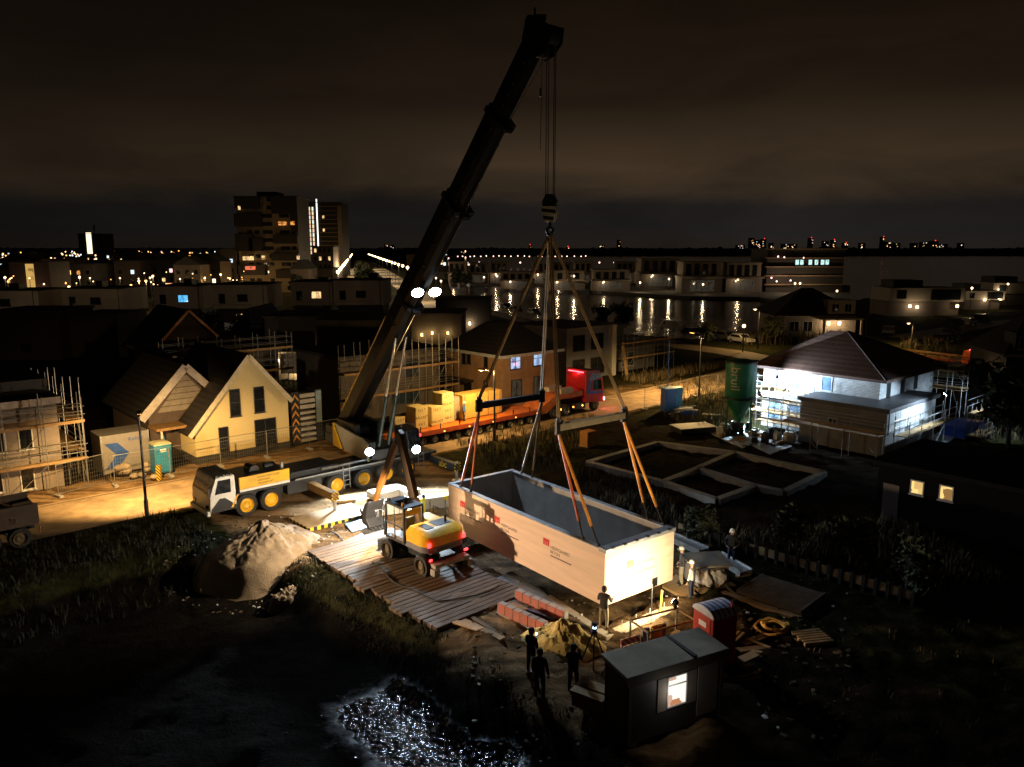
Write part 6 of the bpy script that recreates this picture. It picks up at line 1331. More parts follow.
for k in range(9): m.box(.4 + k * .95, .4 + k * .95 + .9, -.04, -.004, 1.3 + (.35 if k % 3 == 0 else 0) + .05 * k, 3.25)
m.build('white_membrane', mat('white_membrane', (.66, .67, .68), .5, 0, .08, 2), WH)
def flood(loc, aim, power, size, parent=WH):
    worklamp(loc, aim, .16, parent, power, (.62, .82, 1), size, emis('led_lens', (.8, .92, 1), 60), 'led_flood')
flood(W(57.2, 31.6, 4.7), W(59.5, 29.5, 3.4), 2800, R(160)); flood(W(57.4, 35.8, 3.2), W(59.5, 31.0, 1.2), 9000, R(160)); flood(W(57.2, 30.8, 3.9), W(59.5, 27.5, 4.2), 350, R(150)); flood(W(61.5, 20.6, 4.3), W(60.5, 22.6, 2.0), 1600, R(140)); flood(W(67.0, 18.6, 3.4), W(67.5, 21.0, 0), 2600, R(150))
scaffold(W(58.6, 29.2), AX + R(90), 5.0, 1.0, (1.6, 3.4), 1.6, 'bright floodlit scaffold on the silo side of the white house', top=1.2)
scaffold(W(56.9, 29.2), AX + R(90), 3.6, .9, (1.2, 2.9), 1.2, 'dense bright scaffold in front of the lit lower rooms beside the silo', top=1.0)
scaffold(W(55.2, 22.2), AX + R(90), 7.2, 1.1, (2.0,), 2.4, 'dark scaffold deck along the near grey wall of the white house', top=.4)
scaffold(W(57.0, 21.2), AX, 9.0, 1.0, (1.7,), 2.2, 'scaffold deck along the cabin-side wall of the white house', top=1.0)
scaffold(W(70.5, 22.0), AX + R(90), 3.5, 1.2, (3.4, 5.0), 1.2, 'pale scaffold tower at the far corner of the white house', top=.8)
scaffold(W(66.6, 19.4), AX, 3.2, 1.2, (.4, 2.2), 1.1, 'small pale scaffold tower by the blue tarpaulin', top=.4)
sp_ = Matrix.Translation(W(WQ, WP)) @ Matrix.Rotation(AX, 4, 'Z')
for k in range(22):
    kd = k % 3; v = sp_ @ Vector((rnd.uniform(-3.4, -.6), rnd.uniform(6.8, 12), 0)); m = MB(); sx, sy, sz = ((rnd.uniform(.4, .9), rnd.uniform(.3, .5), rnd.uniform(.3, .8)), (rnd.uniform(.3, .5), rnd.uniform(.3, .45), rnd.uniform(.4, .9)), (rnd.uniform(.9, 1.6), .22, .2))[kd]
    m.cb((0, 0, sz / 2), (sx, sy, sz)).cb((rnd.uniform(-.1, .1), 0, sz + .06), (sx * .7, sy * .8, .12), .2); solo(m, ('block_pallet', 'mortar_tub', 'timber_stack')[kd], (PALE, DARK, WOOD)[kd], ('small pallet of pale blocks under the floodlights beside the silo', 'dark mortar tub under the floodlights beside the silo', 'short timber stack under the floodlights beside the silo')[kd], ('blocks', 'tub', 'timber')[kd], v, rnd.uniform(0, 3), ('block pallets beside the silo', 'mortar tubs beside the silo', 'timber stacks beside the silo')[kd], bevel=.02)
slab([(915, 446), (945, 430), (962, 434), (935, 452)], .02, .14, 'floor_slab', mat('wet_concrete'), 'white lit floor slab beside the blue tarpaulin', 'floor slab')
a = G(962, 434); t = thing('tarpaulin_stack', 'stack covered by a bright blue tarpaulin right of the floodlit house', 'covered stack', a, AX)
m = MB(); m.box(-2.0, 2.2, -.8, .8, 0, .9); m.build('stack', WOOD, t); m = MB(); m.prism([(-2.1, .1), (-2.1, .95), (0, 1.1), (2.3, .9), (2.3, .1)], 'y', -.88, .88); m.build('tarpaulin', mat('tarp_blue', (.012, .09, .55), .4, 0, .25, 2, .3), t)
a = G(945, 452); t = thing('pipe_bundle', 'bundle of pale plastic pipes on the grass beside the blue tarpaulin', 'pipes', a, AX + R(8))
for k in range(5):
    m = MB(); m.tube((-1.8, -.3 + k * .16, .1), (1.8, -.3 + k * .16, .1), .06, n=8); m.build('pipe', GALV, t)
# ---------------------------------------------------------------- DARK CABIN HOUSE
q7 = 43.0; pr0, _ = hitq(876, 500, q7)
DH = thing('dark_cabin', 'black flat-roofed cabin with two lit yellow windows right of the floodlit house', 'cabin', W(q7, pr0), AX - R(90))
m = MB(); m.box(0, 9.5, 0, 6.5, 0, 3.2); m.build('wall', mat('tar_black_boards', (.0025, .0025, .003), .7), DH)
m = MB(); m.box(-.3, 9.8, -.3, 6.8, 3.2, 3.45); m.build('roof', mat('tar_roof', (.006, .006, .006), .95), DH); MATS['tar_roof'].node_tree.nodes['Principled BSDF'].inputs['Specular IOR Level'].default_value = .05
YR = room('yellow_room', (1, .66, .22), 1.15, (.25, .2, .15), 2.6)
for px0, px1, c_, d_ in ((911, 923.5, 479, 496), (940, 953, 484, 502)):
    p1_, z1_ = hitq(px0, c_, q7); p0_, z0_ = hitq(px1, d_, q7); MATS['tar_black_boards'].node_tree.nodes['Principled BSDF'].inputs['Specular IOR Level'].default_value = .03; window(DH, pr0 - p1_, pr0 - p0_, z0_, z1_, 0, -1, mat('window_grey', (.2, .2, .2), .6), YR, 1, 1)
m = MB(); m.box(.35, 1.2, -.05, -.004, .1, 2.2); m.build('door', mat('door_red_black', (.015, .005, .005), .5), DH)
# fence line behind the pit
a, b_ = G(676, 534), G(912, 606); d = b_ - a; FN = thing('picket_fence', 'low dark fence with a pale top rail running behind the pit to the right', 'fence', a, math.atan2(d.y, d.x)); L_ = d.length
for k in range(24):
    m = MB(); m.box(L_ * k / 23 - .07, L_ * k / 23 + .07, -.07, .07, 0, .75); m.build('post', DARK, FN)
m = MB()
m.box(0, L_, .075, .12, .2, .62); m.build('board', mat('fence_pale', (.34, .36, .34), .7), FN)
# ---------------------------------------------------------------- cars and lorries
def make_car(cm, lab, van=False, loc=(0, 0, 0), rz=0, lamps=None, grp=None):
    t = thing('parked_van' if van else 'parked_car', lab, 'van' if van else 'car', loc, rz, grp); h = 1.95 if van else 1.45; L_ = 5.2 if van else 4.3; w_ = .92
    m = MB()
    if van: pr = [(-2.6, .35), (2.6, .35), (2.62, .9), (2.1, 1.1), (1.55, 1.9), (-2.55, 1.98), (-2.62, .5)]
    else: pr = [(-2.15, .35), (2.15, .35), (2.18, .75), (1.1, .9), (.45, 1.42), (-1.2, 1.45), (-1.85, .98), (-2.15, .9)]
    m.prism(pr, 'y', -w_, w_); b_ = m.build('body', cm, t, bevel=.07)
    m = MB()
    sp_ = [(1.45, 1.15), (1.0, 1.15), (.8, 1.75), (1.3, 1.75)] if van else [(.9, .95), (.42, 1.36), (-1.1, 1.38), (-1.6, 1.0)]
    m.prism(sp_, 'y', -w_ - .008, w_ + .008); e = (2.05, 1.12, 1.6, 1.82) if van else (1.08, .93, .5, 1.4); m.poly([(e[0] + .02, -.75, e[1] + .03), (e[0] + .02, .75, e[1] + .03), (e[2] + .03, .7, e[3]), (e[2] + .03, -.7, e[3])]); m.build('window', GLASS, b_)
    for x in ((-1.6, 1.7) if van else (-1.3, 1.35)):
        for s in (-1, 1): wheel(t, x, s * .85, .33, .2, s, GALV)
    for s in (-1, 1):
        m = MB(); m.cb(((2.6 if van else 2.16), s * .65, .72), (.06, .3, .14)); m.build('headlight', mat('lamp_glass', (.5, .5, .5), .15), t)
        m = MB(); m.cb((-(2.62 if van else 2.15), s * .7, .85), (.05, .2, .16)); m.build('tail_lamp', mat('tail_glass', (.3, .02, .02), .2), t)
    return t
CW = mat('car_white', (.65, .65, .64), .25, 0, .04, 2, 0, .1, .6); CK = mat('car_black', (.015, .015, .018), .2, 0, .1, 2, 0, 0, .6); CG = mat('car_grey', (.16, .16, .17), .25, .4, .05, 2, 0, .1, .5); CB_ = mat('car_blue', (.02, .05, .14), .25, 0, .1, 2, 0, 0, .5)
def dirpx(a, b_): A, B = G(*a), G(*b_); return math.atan2(B.y - A.y, B.x - A.x)
sd = dirpx((20, 352), (125, 344))
make_car(CW, 'white car parked on the dim side street at the left, nearest the frame edge', False, G(27, 350), sd)
make_car(CK, 'dark car parked behind the white car on the left side street', False, G(47, 349), sd)
make_car(CG, 'grey car parked alone on the side street near the white-walled house', False, G(124, 344), sd)
make_car(CK, 'black car parked at the far right end of the left side street', False, G(150, 347), sd)
make_car(CW, 'white car parked on the quay beyond the brick house', False, G(534, 315), dirpx((500, 313), (560, 328)))
make_car(CK, 'dark car on the quay left of the white car', False, G(516, 312), dirpx((500, 313), (560, 328)))
make_car(CB_, 'dark blue car on the quay behind the white car', False, G(506, 309), dirpx((500, 313), (560, 328)))
ld = dirpx((650, 337), (730, 350))
make_car(CW, 'white van parked on the lakeside road', True, G(672, 331), ld + math.pi)
make_car(CK, 'black car parked right of the white van on the lakeside road', False, G(693, 336), ld)
make_car(CK, 'black estate car parked second from the white van on the lakeside road', False, G(710, 337), ld)
make_car(CG, 'grey car parked near the lakeside street lamp', False, G(726, 340), ld)
make_car(CW, 'small white car parked beside the black cars on the lakeside road', False, G(741, 343), ld)
make_car(CW, 'white car on the right street before the lit villas', False, G(968, 325), dirpx((940, 332), (985, 324)))
make_car(CK, 'black car behind the white car on the right street', False, G(981, 321), dirpx((940, 332), (985, 324)))
make_car(CG, 'grey car with a pale roof under the short street lamp right of the floodlit house', False, G(888, 334), dirpx((905, 338), (940, 332)) + .4)
make_car(CK, 'black car in the shade beside the right street lamp', False, G(942, 343), dirpx((905, 338), (940, 332)))
# dark tipper at the left edge
o = W(5.0, 45.6); t = thing('tipper_lorry', 'dark lorry tail with striped reflectors at the left edge of the road', 'lorry', o, AX)
m = MB(); m.box(-8, 2.4, -.5, .5, .7, 1.05); m.build('chassis', DARK, t)
m = MB(); m.box(-5, 2.5, -1.25, 1.25, 1.1, 1.35).box(-5, 2.5, -1.25, -1.18, 1.35, 2.2).box(-5, 2.5, 1.18, 1.25, 1.35, 2.2).box(2.43, 2.5, -1.25, 1.25, 1.35, 1.9); m.build('tipper_body', mat('tipper_brown', (.05, .03, .02), .7, 0, .3, 2, .1, .3), t)
m = MB()
for k in range(10): m.cb((rnd.uniform(-1.5, 2.2), rnd.uniform(-1, 1), rnd.uniform(1.5, 2.2)), (.8, .3, .2), rnd.uniform(0, 3), 0, .3)
m.build('scrap_load', [mat('scrap_brown', (.12, .08, .05), .8)], t)
for x in (-7, .3, 1.6):
    for s in (-1, 1): wheel(t, x, s * 1.02, .52, .4, s, mat('dirty_rim'))
m = MB(); m.box(2.51, 2.53, -1.2, -.9, .6, 1.3).box(2.51, 2.53, .9, 1.2, .6, 1.3); m.build('striped_reflector', stripes('rear_stripes', (.6, .06, .04), (.7, .65, .6), 4, (0, 1, 1), .5), t)
m = MB(); m.prism([(-8, .8), (-5.3, .8), (-5.3, 2.9), (-7.4, 2.9), (-8, 1.9)], 'y', -1.2, 1.2); m.build('cab', mat('tipper_cab', (.1, .03, .02), .4), t)
# right-hand lorry and orange boom trailer
ra_ = dirpx((905, 383), (975, 388)); o = G(945, 387); t = thing('flatbed_lorry', 'dark flatbed lorry with lit tail and head lamps beyond the floodlit house', 'lorry', o, ra_)
m = MB(); m.box(-4.5, 3.4, -1.2, 1.2, 1.0, 1.2).box(-4.5, 4.4, -.5, .5, .6, 1.0).box(-4.4, -4.3, -1.2, 1.2, 1.2, 1.9); m.build('flatbed', DARK, t)
m = MB(); m.prism([(3.5, .7), (5.4, .6), (5.4, 1.6), (5.2, 2.7), (3.6, 2.9)], 'y', -1.2, 1.2); c_ = m.build('cab', mat('pale_cab', (.35, .33, .3), .4), t, bevel=.05); m = MB(); m.prism([(4.2, 1.7), (5.2, 1.7), (5.1, 2.5), (4.2, 2.5)], 'y', -1.21, -1.202); m.build('window', GLASS, c_)
for x in (-3, -1.8, 4.3):
    for s in (-1, 1): wheel(t, x, s * 1.0, .5, .36, s, GALV)
m = MB(); m.cb((-4.52, -1.0, .95), (.06, .5, .3)); m.build('tail_lamp', REDL, t); m = MB(); m.cb((5.45, -.95, .9), (.08, .5, .35)); m.build('headlight', emis('orange_head_lamp', (1, .35, .1), 16), t); m = MB(); m.cb((5.45, .2, .95), (.08, .35, .25)); m.build('headlight', COLDL, t)
light('SPOT', t, (5.7, -.6, 1.1), 900, (1, .5, .35), .1, (14, -.6, 0), R(100)); light('POINT', t, (3.4, -1.6, 2.4), 60, (1, .6, .3), .1)
m = MB(); m.box(-2.8, 1.4, -1.1, 1.1, 1.2, 2.7); cb_ = m.build('green_box', mat('green_box_paint', (.12, .17, .1), .6, 0, .15, 1, 0, .2), t); m = MB(); m.cb((-.6, -1.11, 2.1), (2.6, .02, .5)); m.build('box_band', PALE, cb_)
o = G(928, 366); ra2 = dirpx((897, 354), (962, 362)); t = thing('boom_trailer', 'orange trailer carrying a long lattice jib along the lakeside road', 'trailer', o, ra2)
m = MB(); m.box(-6, 6, -1.2, 1.2, .9, 1.15); m.build('deck', ORANGE, t); m = MB()
for s in (-.45, .45):
    for z in (1.3, 1.75): m.tube((-8, s, z), (6, s, z), .07, n=6)
for k in range(16): m.tube((-8 + k * .87, -.45, 1.3), (-7.1 + k * .87, -.45, 1.75), .035, n=5).tube((-8 + k * .87, .45, 1.75), (-7.1 + k * .87, .45, 1.3), .035, n=5)
m.box(-4, -3.7, -.5, .5, 1.15, 1.3).box(3.7, 4, -.5, .5, 1.15, 1.3); m.build('jib', mat('jib_yellow', (.6, .36, .08), .5), t)
for x in (-4.6, -3.4, 3.6, 4.8):
    for s in (-1, 1): wheel(t, x, s * 1.0, .45, .34, s, GALV)
m = MB(); m.ball((-8.1, -.4, 2.3), .16, 8); m.build('red_lamp', REDL, t); m = MB(); m.ball((6.6, -.3, 3.0), .16, 8).ball((5.2, -.3, 2.6), .13, 8); m.build('pink_lamp', emis('pink_tail', (1, .1, .35), 10), t)
light('POINT', t, (-2, -1.5, 4.2), 110, SOD, .1); light('POINT', t, (6.2, -1.2, 3.4), 160, (1, .35, .12), .1)
m = MB(); m.prism([(4.6, 1.15), (7.2, 1.15), (7.2, 2.2), (6.2, 2.9), (4.8, 2.6)], 'y', -1.0, 1.0); m.build('orange_engine_house', ORANGE, t, bevel=.05)
# ---------------------------------------------------------------- WHITE ROW on the left
LITB = room('blue_room', (.12, .55, 1), 1.1, (.4, .5, .6), 2); LITW = room('warm_room', (1, .66, .3), 1.2, (.3, .22, .15), 2); LITO = room('orange_room', (1, .42, .1), .9, (.25, .15, .1), 2); LITR = room('red_room', (1, .2, .1), .9, (.2, .1, .1), 2)
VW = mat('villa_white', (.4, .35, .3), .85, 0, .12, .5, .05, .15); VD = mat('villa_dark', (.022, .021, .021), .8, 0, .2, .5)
def villa(px0, px1, pt, y, lab, lit=None, side=0, wpx=None):
    x0, x1 = atx(px0, y, 4), atx(px1, y, 4); wd = x1 - x0; h = hz(y, pt)
    t = thing('flat_villa', lab, 'villa', (x0, y, 0), 0, 'white flat-roofed villas on the left street')
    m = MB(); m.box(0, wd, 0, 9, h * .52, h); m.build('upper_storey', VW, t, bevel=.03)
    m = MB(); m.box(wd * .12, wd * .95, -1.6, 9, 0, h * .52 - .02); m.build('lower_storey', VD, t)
    m = MB(); m.box(wd - .5, wd, -.02, .4, 0, h * .52); m.build('side_wall', VW, t)
    m = MB(); m.box(-.15, wd + .15, -.15, 9.15, h, h + .18); m.build('roof_edge', VD, t)
    rr_ = random.Random(int(px0)); x_ = wd * rr_.uniform(.2, .7); m = MB(); m.box(x_, x_ + rr_.uniform(.8, 2), 3, 5, h + .18, h + rr_.uniform(.6, 1.3)); m.build('roof_plant', mat('roof_plant_grey', (.08, .075, .07), .7), t)
    m = MB(); m.tube((wd * .93, -.06, .2), (wd * .93, -.06, h), .05, n=6); m.build('downpipe', VD, t)
    m = MB(); m.box(wd * .1, wd * .8, -2.6, -1.62, h * .5 - .1, h * .5 + .05); m.build('terrace_slab', VD, t); m = MB()
    for k in range(6): m.tube((wd * (.1 + .14 * k), -2.55, h * .5), (wd * (.1 + .14 * k), -2.55, h * .5 + 1), .025, n=5)
    m.tube((wd * .1, -2.55, h * .5 + 1), (wd * .8, -2.55, h * .5 + 1), .025, n=5); m.build('railing', DARK, t)
    window(t, wd * .12, wd * .12 + 1.1, h * .62, h * .62 + 1.7, 0, -1, FRD, GLASS, 1, 1, 'y', False)
    xc = wd * (.55 if wpx is None else (atx(wpx, y, 4) - x0) / wd); window(t, xc - .9, xc + .9, h * .66, h * .66 + 1.3, 0, -1, FRD, lit or GLASS, 2, 1, 'y', False)
    window(t, wd * .25, wd * .45, .8, 2.2, -1.6, -1, FRD, DIM, 2, 1, 'y', False)
    return t
Ls = light
for a in ((-35, 40, 291, 132, 'white villa cut by the left edge of the photo', None), (63, 124, 289, 134, 'white villa with a pale right-hand pier above the parked grey car', None), (155, 203, 286.5, 138, 'white villa with a blue lit upper window', LITB, 0, 184), (213, 268, 285, 136, 'white villa left of the dark gap before the towers', None), (292, 333, 282, 142, 'white villa with a dim window under the wide apartment tower', LITW, 0, 317), (334, 384, 280.5, 140, 'white villa at the end of the row left of the boom lamps', None)): villa(*a)
def darkhouse(px0, px1, pt, y, dp, lab, roof='flat', lit=()):
    x0, x1 = atx(px0, y, 3), atx(px1, y, 3); wd = x1 - x0; h = hz(y, pt); t = thing('dark_house', lab, 'house', (x0, y, 0))
    if roof == 'flat':
        m = MB(); m.box(0, wd, 0, dp, 0, h); m.build('wall', mat('dark_wall_brown', (.045, .038, .032), .85, 0, .2, .6), t); m = MB(); m.box(-.2, wd + .2, -.2, dp + .2, h, h + .2); m.build('roof', mat('dark_roofing'), t)
    else:
        m = MB(); m.box(0, wd, 0, dp, 0, h * .55); m.build('wall', mat('dark_wall_brown'), t); m = MB(); m.prism([(-.4, h * .52), (wd + .4, h * .52), (wd / 2, h)], 'y', -.3, dp + .3); m.build('roof', TILE, t)
    for (fx, z, w_, hh_, gm_) in lit: window(t, fx * wd - w_ / 2, fx * wd + w_ / 2, z, z + hh_, 0, -1, FRD, gm_, 2, 1, 'y', False)
    return t
darkhouse(-10, 60, 312, 104, 9, 'low dark house across the left side street, at the frame edge', 'flat', ((.5, 1, 1.5, 1.2, GLASS),))
darkhouse(70, 118, 316, 106, 9, 'low dark house behind the parked grey car', 'flat', ((.4, 1, 1.5, 1.2, GLASS),))
darkhouse(228, 272, 308, 92, 9, 'dark pitched house with a pale gable wall right of the black gabled house', 'pitched')
h_ = darkhouse(266, 326, 318, 88, 9, 'dark house with a lit veranda and warm wall lamps', 'flat', ((.2, 2.8, 1.0, 1.2, DIM),))
m = MB(); m.box(1.6, 5.4, -.9, -.02, 3.2, 3.4).box(1.6, 1.8, -.9, -.7, 0, 3.2).box(5.2, 5.4, -.9, -.7, 0, 3.2).box(1.6, 5.4, -1.0, -.9, .2, .9); m.build('veranda', mat('veranda_cream', (.5, .42, .3), .7), h_)
for x in (1.7, 5.3):
    m = MB(); m.cb((x, -.98, 2.4), (.12, .12, .3)); m.build('wall_lamp', WARML, h_); light('POINT', h_, (x, -1.3, 2.4), 55, WARM, .05)
light('POINT', h_, (3.4, -1.6, 1.0), 40, WARM, .05)
darkhouse(318, 385, 322, 84, 10, 'dark flat house behind the scaffold at the foot of the boom', 'flat', ((.3, 2, 1.6, 1.2, GLASS),))
h_ = darkhouse(436, 490, 300, 120, 8, 'flat house with glowing wall lamps right of the boom lamps', 'flat', ((.25, 4.2, 1.8, .8, LITW),))
for fx in (.62,):
    m = MB(); m.cb((5.2, -.15, 3.4), (.3, .2, .5)); m.build('wall_lamp', WARML, h_); light('POINT', h_, (5.2, -.6, 3.4), 160, WARM, .05)
h_ = darkhouse(412, 462, 315, 90, 8, 'dark flat house with three warm wall lamps below the boom lamps', 'flat')
for x, z in ((1.2, 5.0), (2.4, 5.2), (4.2, 5.2)):
    m = MB(); m.cb((x, -.12, z), (.22, .16, .35)); m.build('wall_lamp', SODL, h_); light('POINT', h_, (x, -.5, z), 70, SOD, .05)
# ---------------------------------------------------------------- TOWERS
def tower(px0, px1, pt, y, dp, floors, lab, face_m, cols, lit, name='apartment_tower', base=0, hid=.28):
    x0, x1 = atx(px0, y, 15), atx(px1, y, 15); wd = x1 - x0; h = hz(y, pt); t = thing(name, lab, 'tower block', (x0, y, 0)); fh = h / floors
    m = MB(); m.box(0, wd, 0, dp, 0, h - .4); m.build('wall', face_m, t)
    m = MB(); m.box(-.6, wd + .6, -.8, dp + .6, h - .4, h); m.build('roof_slab', mat('tower_dark', (.02, .018, .018), .8), t)
    return t, wd, h, fh
TWF = mat('tower_cream', (.16, .12, .08), .9, 0, .15, .3); TWD = mat('tower_brown', (.014, .009, .008), .8, 0, .2, .3)
t, wd, h, fh = tower(238.5, 299, 196, 262, 15, 12, 'broad apartment tower with dark wrapped balconies, tallest on the left skyline', TWF, 6, ())
m = MB(); m.box(wd + .01, wd + .05, -.5, 14.8, 0, h - .4); m.build('side_cladding', TWD, t)  # thin dark sheet makes this whole side darker than the front
m = MB(); m.box(wd * .3, wd * .62, 3, 12, h, h + 1.6); m.build('plant_room', mat('tower_dark'), t)
for (a, b_, f0, f1) in ((0, .4, 10.4, 12), (.6, 1.02, 9.8, 12), (-.02, .42, 8.2, 9.9), (-.02, .26, 5.2, 7.4), (.2, .42, 5.2, 6.9), (.6, 1.0, 6.1, 7.2), (.56, 1.0, 4.0, 5.0), (0, .44, 2.2, 3.6), (.62, 1.0, 1.8, 2.9), (0, .42, 0, 1.5), (.9, 1.02, 7.6, 9.8)):
    m = MB(); m.box(wd * a, wd * b_, -1.7, -.02, f0 * fh + .1, f1 * fh - .1); m.build('balcony_block', TWD, t)
for f in range(12):
    for fx in (.16, .28, .42, .5, .7, .78, .88):
        if rnd.random() < .82:
            m = MB(); m.box(wd * fx, wd * fx + 1.6, -.06, -.01, f * fh + .9, f * fh + 2.1); m.build('window', GLASS, t)
for fx, f, gm_, w_ in ((.7, 8.2, LITO, 2.8), (.9, 8.25, LITO, 1.4), (.06, 10.1, LITW, .8), (.09, 3.9, LITW, 3.6), (.21, 3.95, LITW, 1.2), (.4, 4.0, LITW, 1.2), (.12, 2.7, LITR, 3.4), (.07, .5, SODL, .8), (.98, 4.0, LITW, .9)):
    m = MB(); m.box(wd * fx, wd * fx + w_, -1.78, -1.74, f * fh + .5, f * fh + 1.7); m.build('lit_window', gm_, t)
light('POINT', t, (5, -9, 4), 1500, SOD, .3); light('POINT', t, (20, -12, 5), 800, SOD, .3)
t, wd, h, fh = tower(310, 342.5, 202, 420, 18, 17, 'slender apartment tower with a bright light strip behind the broad tower', TWD, 5, ())
for f in range(1, 17):
    m = MB(); m.box(wd * .32, wd * .86, -.3, -.02, f * fh - .15, f * fh + .25); m.build('floor_band', TWF, t)
m = MB(); m.box(0, wd * .2, -1.2, -.02, 0, h * .92); sh = m.build('stair_shaft', mat('tower_dark'), t)
for f in range(5, 16):
    for k in range(2):
        m = MB(); m.box(wd * (.02 + .1 * k), wd * (.07 + .1 * k), -1.28, -1.22, f * fh, f * fh + 1.9); m.build('lit_window', emis('strip_%d' % ((f + k) % 3), ((1, .75, .42), (.85, .95, .8), (1, .6, .4))[(f + k) % 3], 1.1), t)
m = MB(); m.box(wd * .245, wd * .275, -.4, -.05, h * .3, h + 1.5); m.build('light_strip', emis('pale_strip', (1, .96, .86), 2.2), t)
m = MB(); m.box(wd * .88, wd * 1.0, -.4, -.02, h * .0, h * .95); m.build('end_wall', TWF, t)
for f in (10, 13): 
    m = MB(); m.box(wd * .42, wd * .48, -.34, -.31, f * fh + .5, f * fh + 2); m.build('lit_window', LITW, t)
light('POINT', t, (20, -20, 12), 2500, SOD, .5)
t, wd, h, fh = tower(79, 103, 233.5, 640, 18, 14, 'dark distant office tower with one lit stair column on the left skyline', TWD, 4, ())
for f in range(5, 14):
    m = MB(); m.box(wd * .34, wd * .55, -.3, -.02, f * fh + .5, f * fh + 2.6); m.build('lit_window', emis('stair_white', (1, .85, .55), 1.6), t)
m = MB(); m.box(wd * .5, wd * .56, 6, 6.6, h, h + 7); m.build('mast', DARK, t)
t, wd, h, fh = tower(312, 333, 246, 300, 16, 8, 'mid-rise terraced flats at the foot of the slender tower', mat('flats_grey_brown', (.09, .07, .055), .9, 0, .2, .3), 4, ())
for f in range(5):
    for k in range(4):
        m = MB(); m.box(wd * (.1 + .22 * k), wd * (.2 + .22 * k), -.12, -.02, f * 3 + 1, f * 3 + 2.4); m.build('window', GLASS if rnd.random() < .75 else LITW, t)
# five-storey lakeside flats on the right
t, wd, h, fh = tower(768, 845, 248.5, 262, 18, 5, 'five-storey banded apartment block by the lake with bluish lit windows', mat('banded_dark', (.03, .025, .022), .8), 6, ())
for f in range(1, 6):
    m = MB(); m.box(-1.0, wd + .4, -1.6, -.02, f * fh - .35, f * fh); m.build('balcony_slab', mat('balcony_tan', (.2, .13, .07), .8), t)
for fx in (.37, .43, .54, .62, .7, .76):
    m = MB(); m.box(wd * fx, wd * fx + 1.1, -.1, -.02, 3 * fh + .5, 3 * fh + 2.1); m.build('lit_window', room('teal_white_room', (.6, .95, .9), 1.2, (.3, .3, .3), 3), t)
for fx, f in ((.05, 1.7), (.12, 1.3), (.2, 4.0), (.12, 4.1), (.3, 1.4), (.45, 3.95)):
    m = MB(); m.ball((wd * fx, -1.4, f * fh), .28, 8); m.build('balcony_lamp', PINKL, t)
light('POINT', t, (4, -6, 5), 900, (1, .7, .5), .2); light('POINT', t, (12, -8, 4), 1200, WARM, .2)
# ---------------------------------------------------------------- WATERSIDE
def island(pts, name='island'):
    m = MB(); n = len(pts); P = [G(*p) for p in pts]; m.add([(p.x, p.y, -3) for p in P] + [(p.x, p.y, .25) for p in P], [tuple(range(n)), tuple(range(2 * n - 1, n - 1, -1))] + [(i, n + i, n + (i + 1) % n, (i + 1) % n) for i in range(n)]); struct(m, name, mat('island_earth', (.03, .026, .02), .9))
island([(430, 279), (430, 272), (700, 274), (700, 287), (640, 286), (560, 286), (500, 281)])
island([(604, 292), (640, 283), (770, 281), (850, 286), (850, 300), (800, 305), (760, 298), (690, 297)])
LH_W = mat('lakehouse_white', (.19, .15, .115), .85, 0, .1, .4); LH_G = mat('lakehouse_grey', (.12, .1, .09), .85, 0, .15, .4)
proto = None
def lakehouse(px, y, wpx, pt, lab, lamp=True, big=False):
    x = atx(px, y, 4); wd = wpx / F * y; h = hz(y, pt); t = thing('lake_house', lab, 'house', (x, y, .25), 0, 'flat-roofed houses along the water')
    m = MB(); m.box(0, wd, 0, 10, 0, h * .48); m.build('lower_storey', LH_G, t); m = MB(); m.box(wd * .03, wd * .97, .6, 10, h * .5, h - .4); m.build('upper_storey', LH_W, t); m = MB(); m.box(-.3, wd + .3, -1.8, 10.3, h * .46, h * .52).box(0, wd, .3, 10.2, h - .4, h - .1); m.build('terrace_slab', LH_W, t)
    n = 3 if not big else 4
    for k in range(n):
        m = MB(); m.box(wd * (.1 + k * .84 / n), wd * (.1 + k * .84 / n + .5 / n), .52, .58, h * .55, h - .9); m.build('window', LITW if rnd.random() < .04 else GLASS, t)
    m = MB(); m.box(wd * .2, wd * .8, -.06, -.02, .5, h * .4); m.build('glass_front', DIM, t)
    if lamp:
        m = MB(); m.ball((wd * .3, -1.0, h * .42), .32, 8); m.build('porch_lamp', emis('porch_lamp_glow', (1, .66, .32), 4, True), t); light('POINT', t, (wd * .3, -1.6, h * .36), 260, (1, .7, .4), .2)
    return t
rnd2 = random.Random(4)
for i, px in enumerate(range(448, 640, 21)):
    if i in (3, 7): continue
    lakehouse(px, 318 + (i % 3) * 4, 19, 262 + (i % 2), ('%s lake house in the far row across the water, %s' % (('pale', 'grey-white', 'cream')[i % 3], ('at the left end', 'second from the left end', 'left of the slings', 'just left of the hook line', 'behind the hoisting slings', 'just right of the slings', 'right of the slings', 'fourth from the right end', 'third from the right end', 'at the right end')[i])), lamp=(i in (0, 2, 4, 5, 8)))
for i, (px, y, w_, pt) in enumerate(((500, 282, 34, 272), (545, 272, 40, 271), (592, 268, 38, 270), (640, 290, 40, 259), (682, 256, 40, 262), (726, 260, 36, 263))): lakehouse(px, y, w_, pt, '%s in the nearer lakeside row' % ('low house with a lit jetty left of the slings', 'low wide house right behind the slings', 'low house with bright porch right of the slings', 'tall pale house with black openings', 'stepped grey house with a high side wall', 'dark house with a lit stair beside the five-storey flats')[i], lamp=i != 4, big=True)
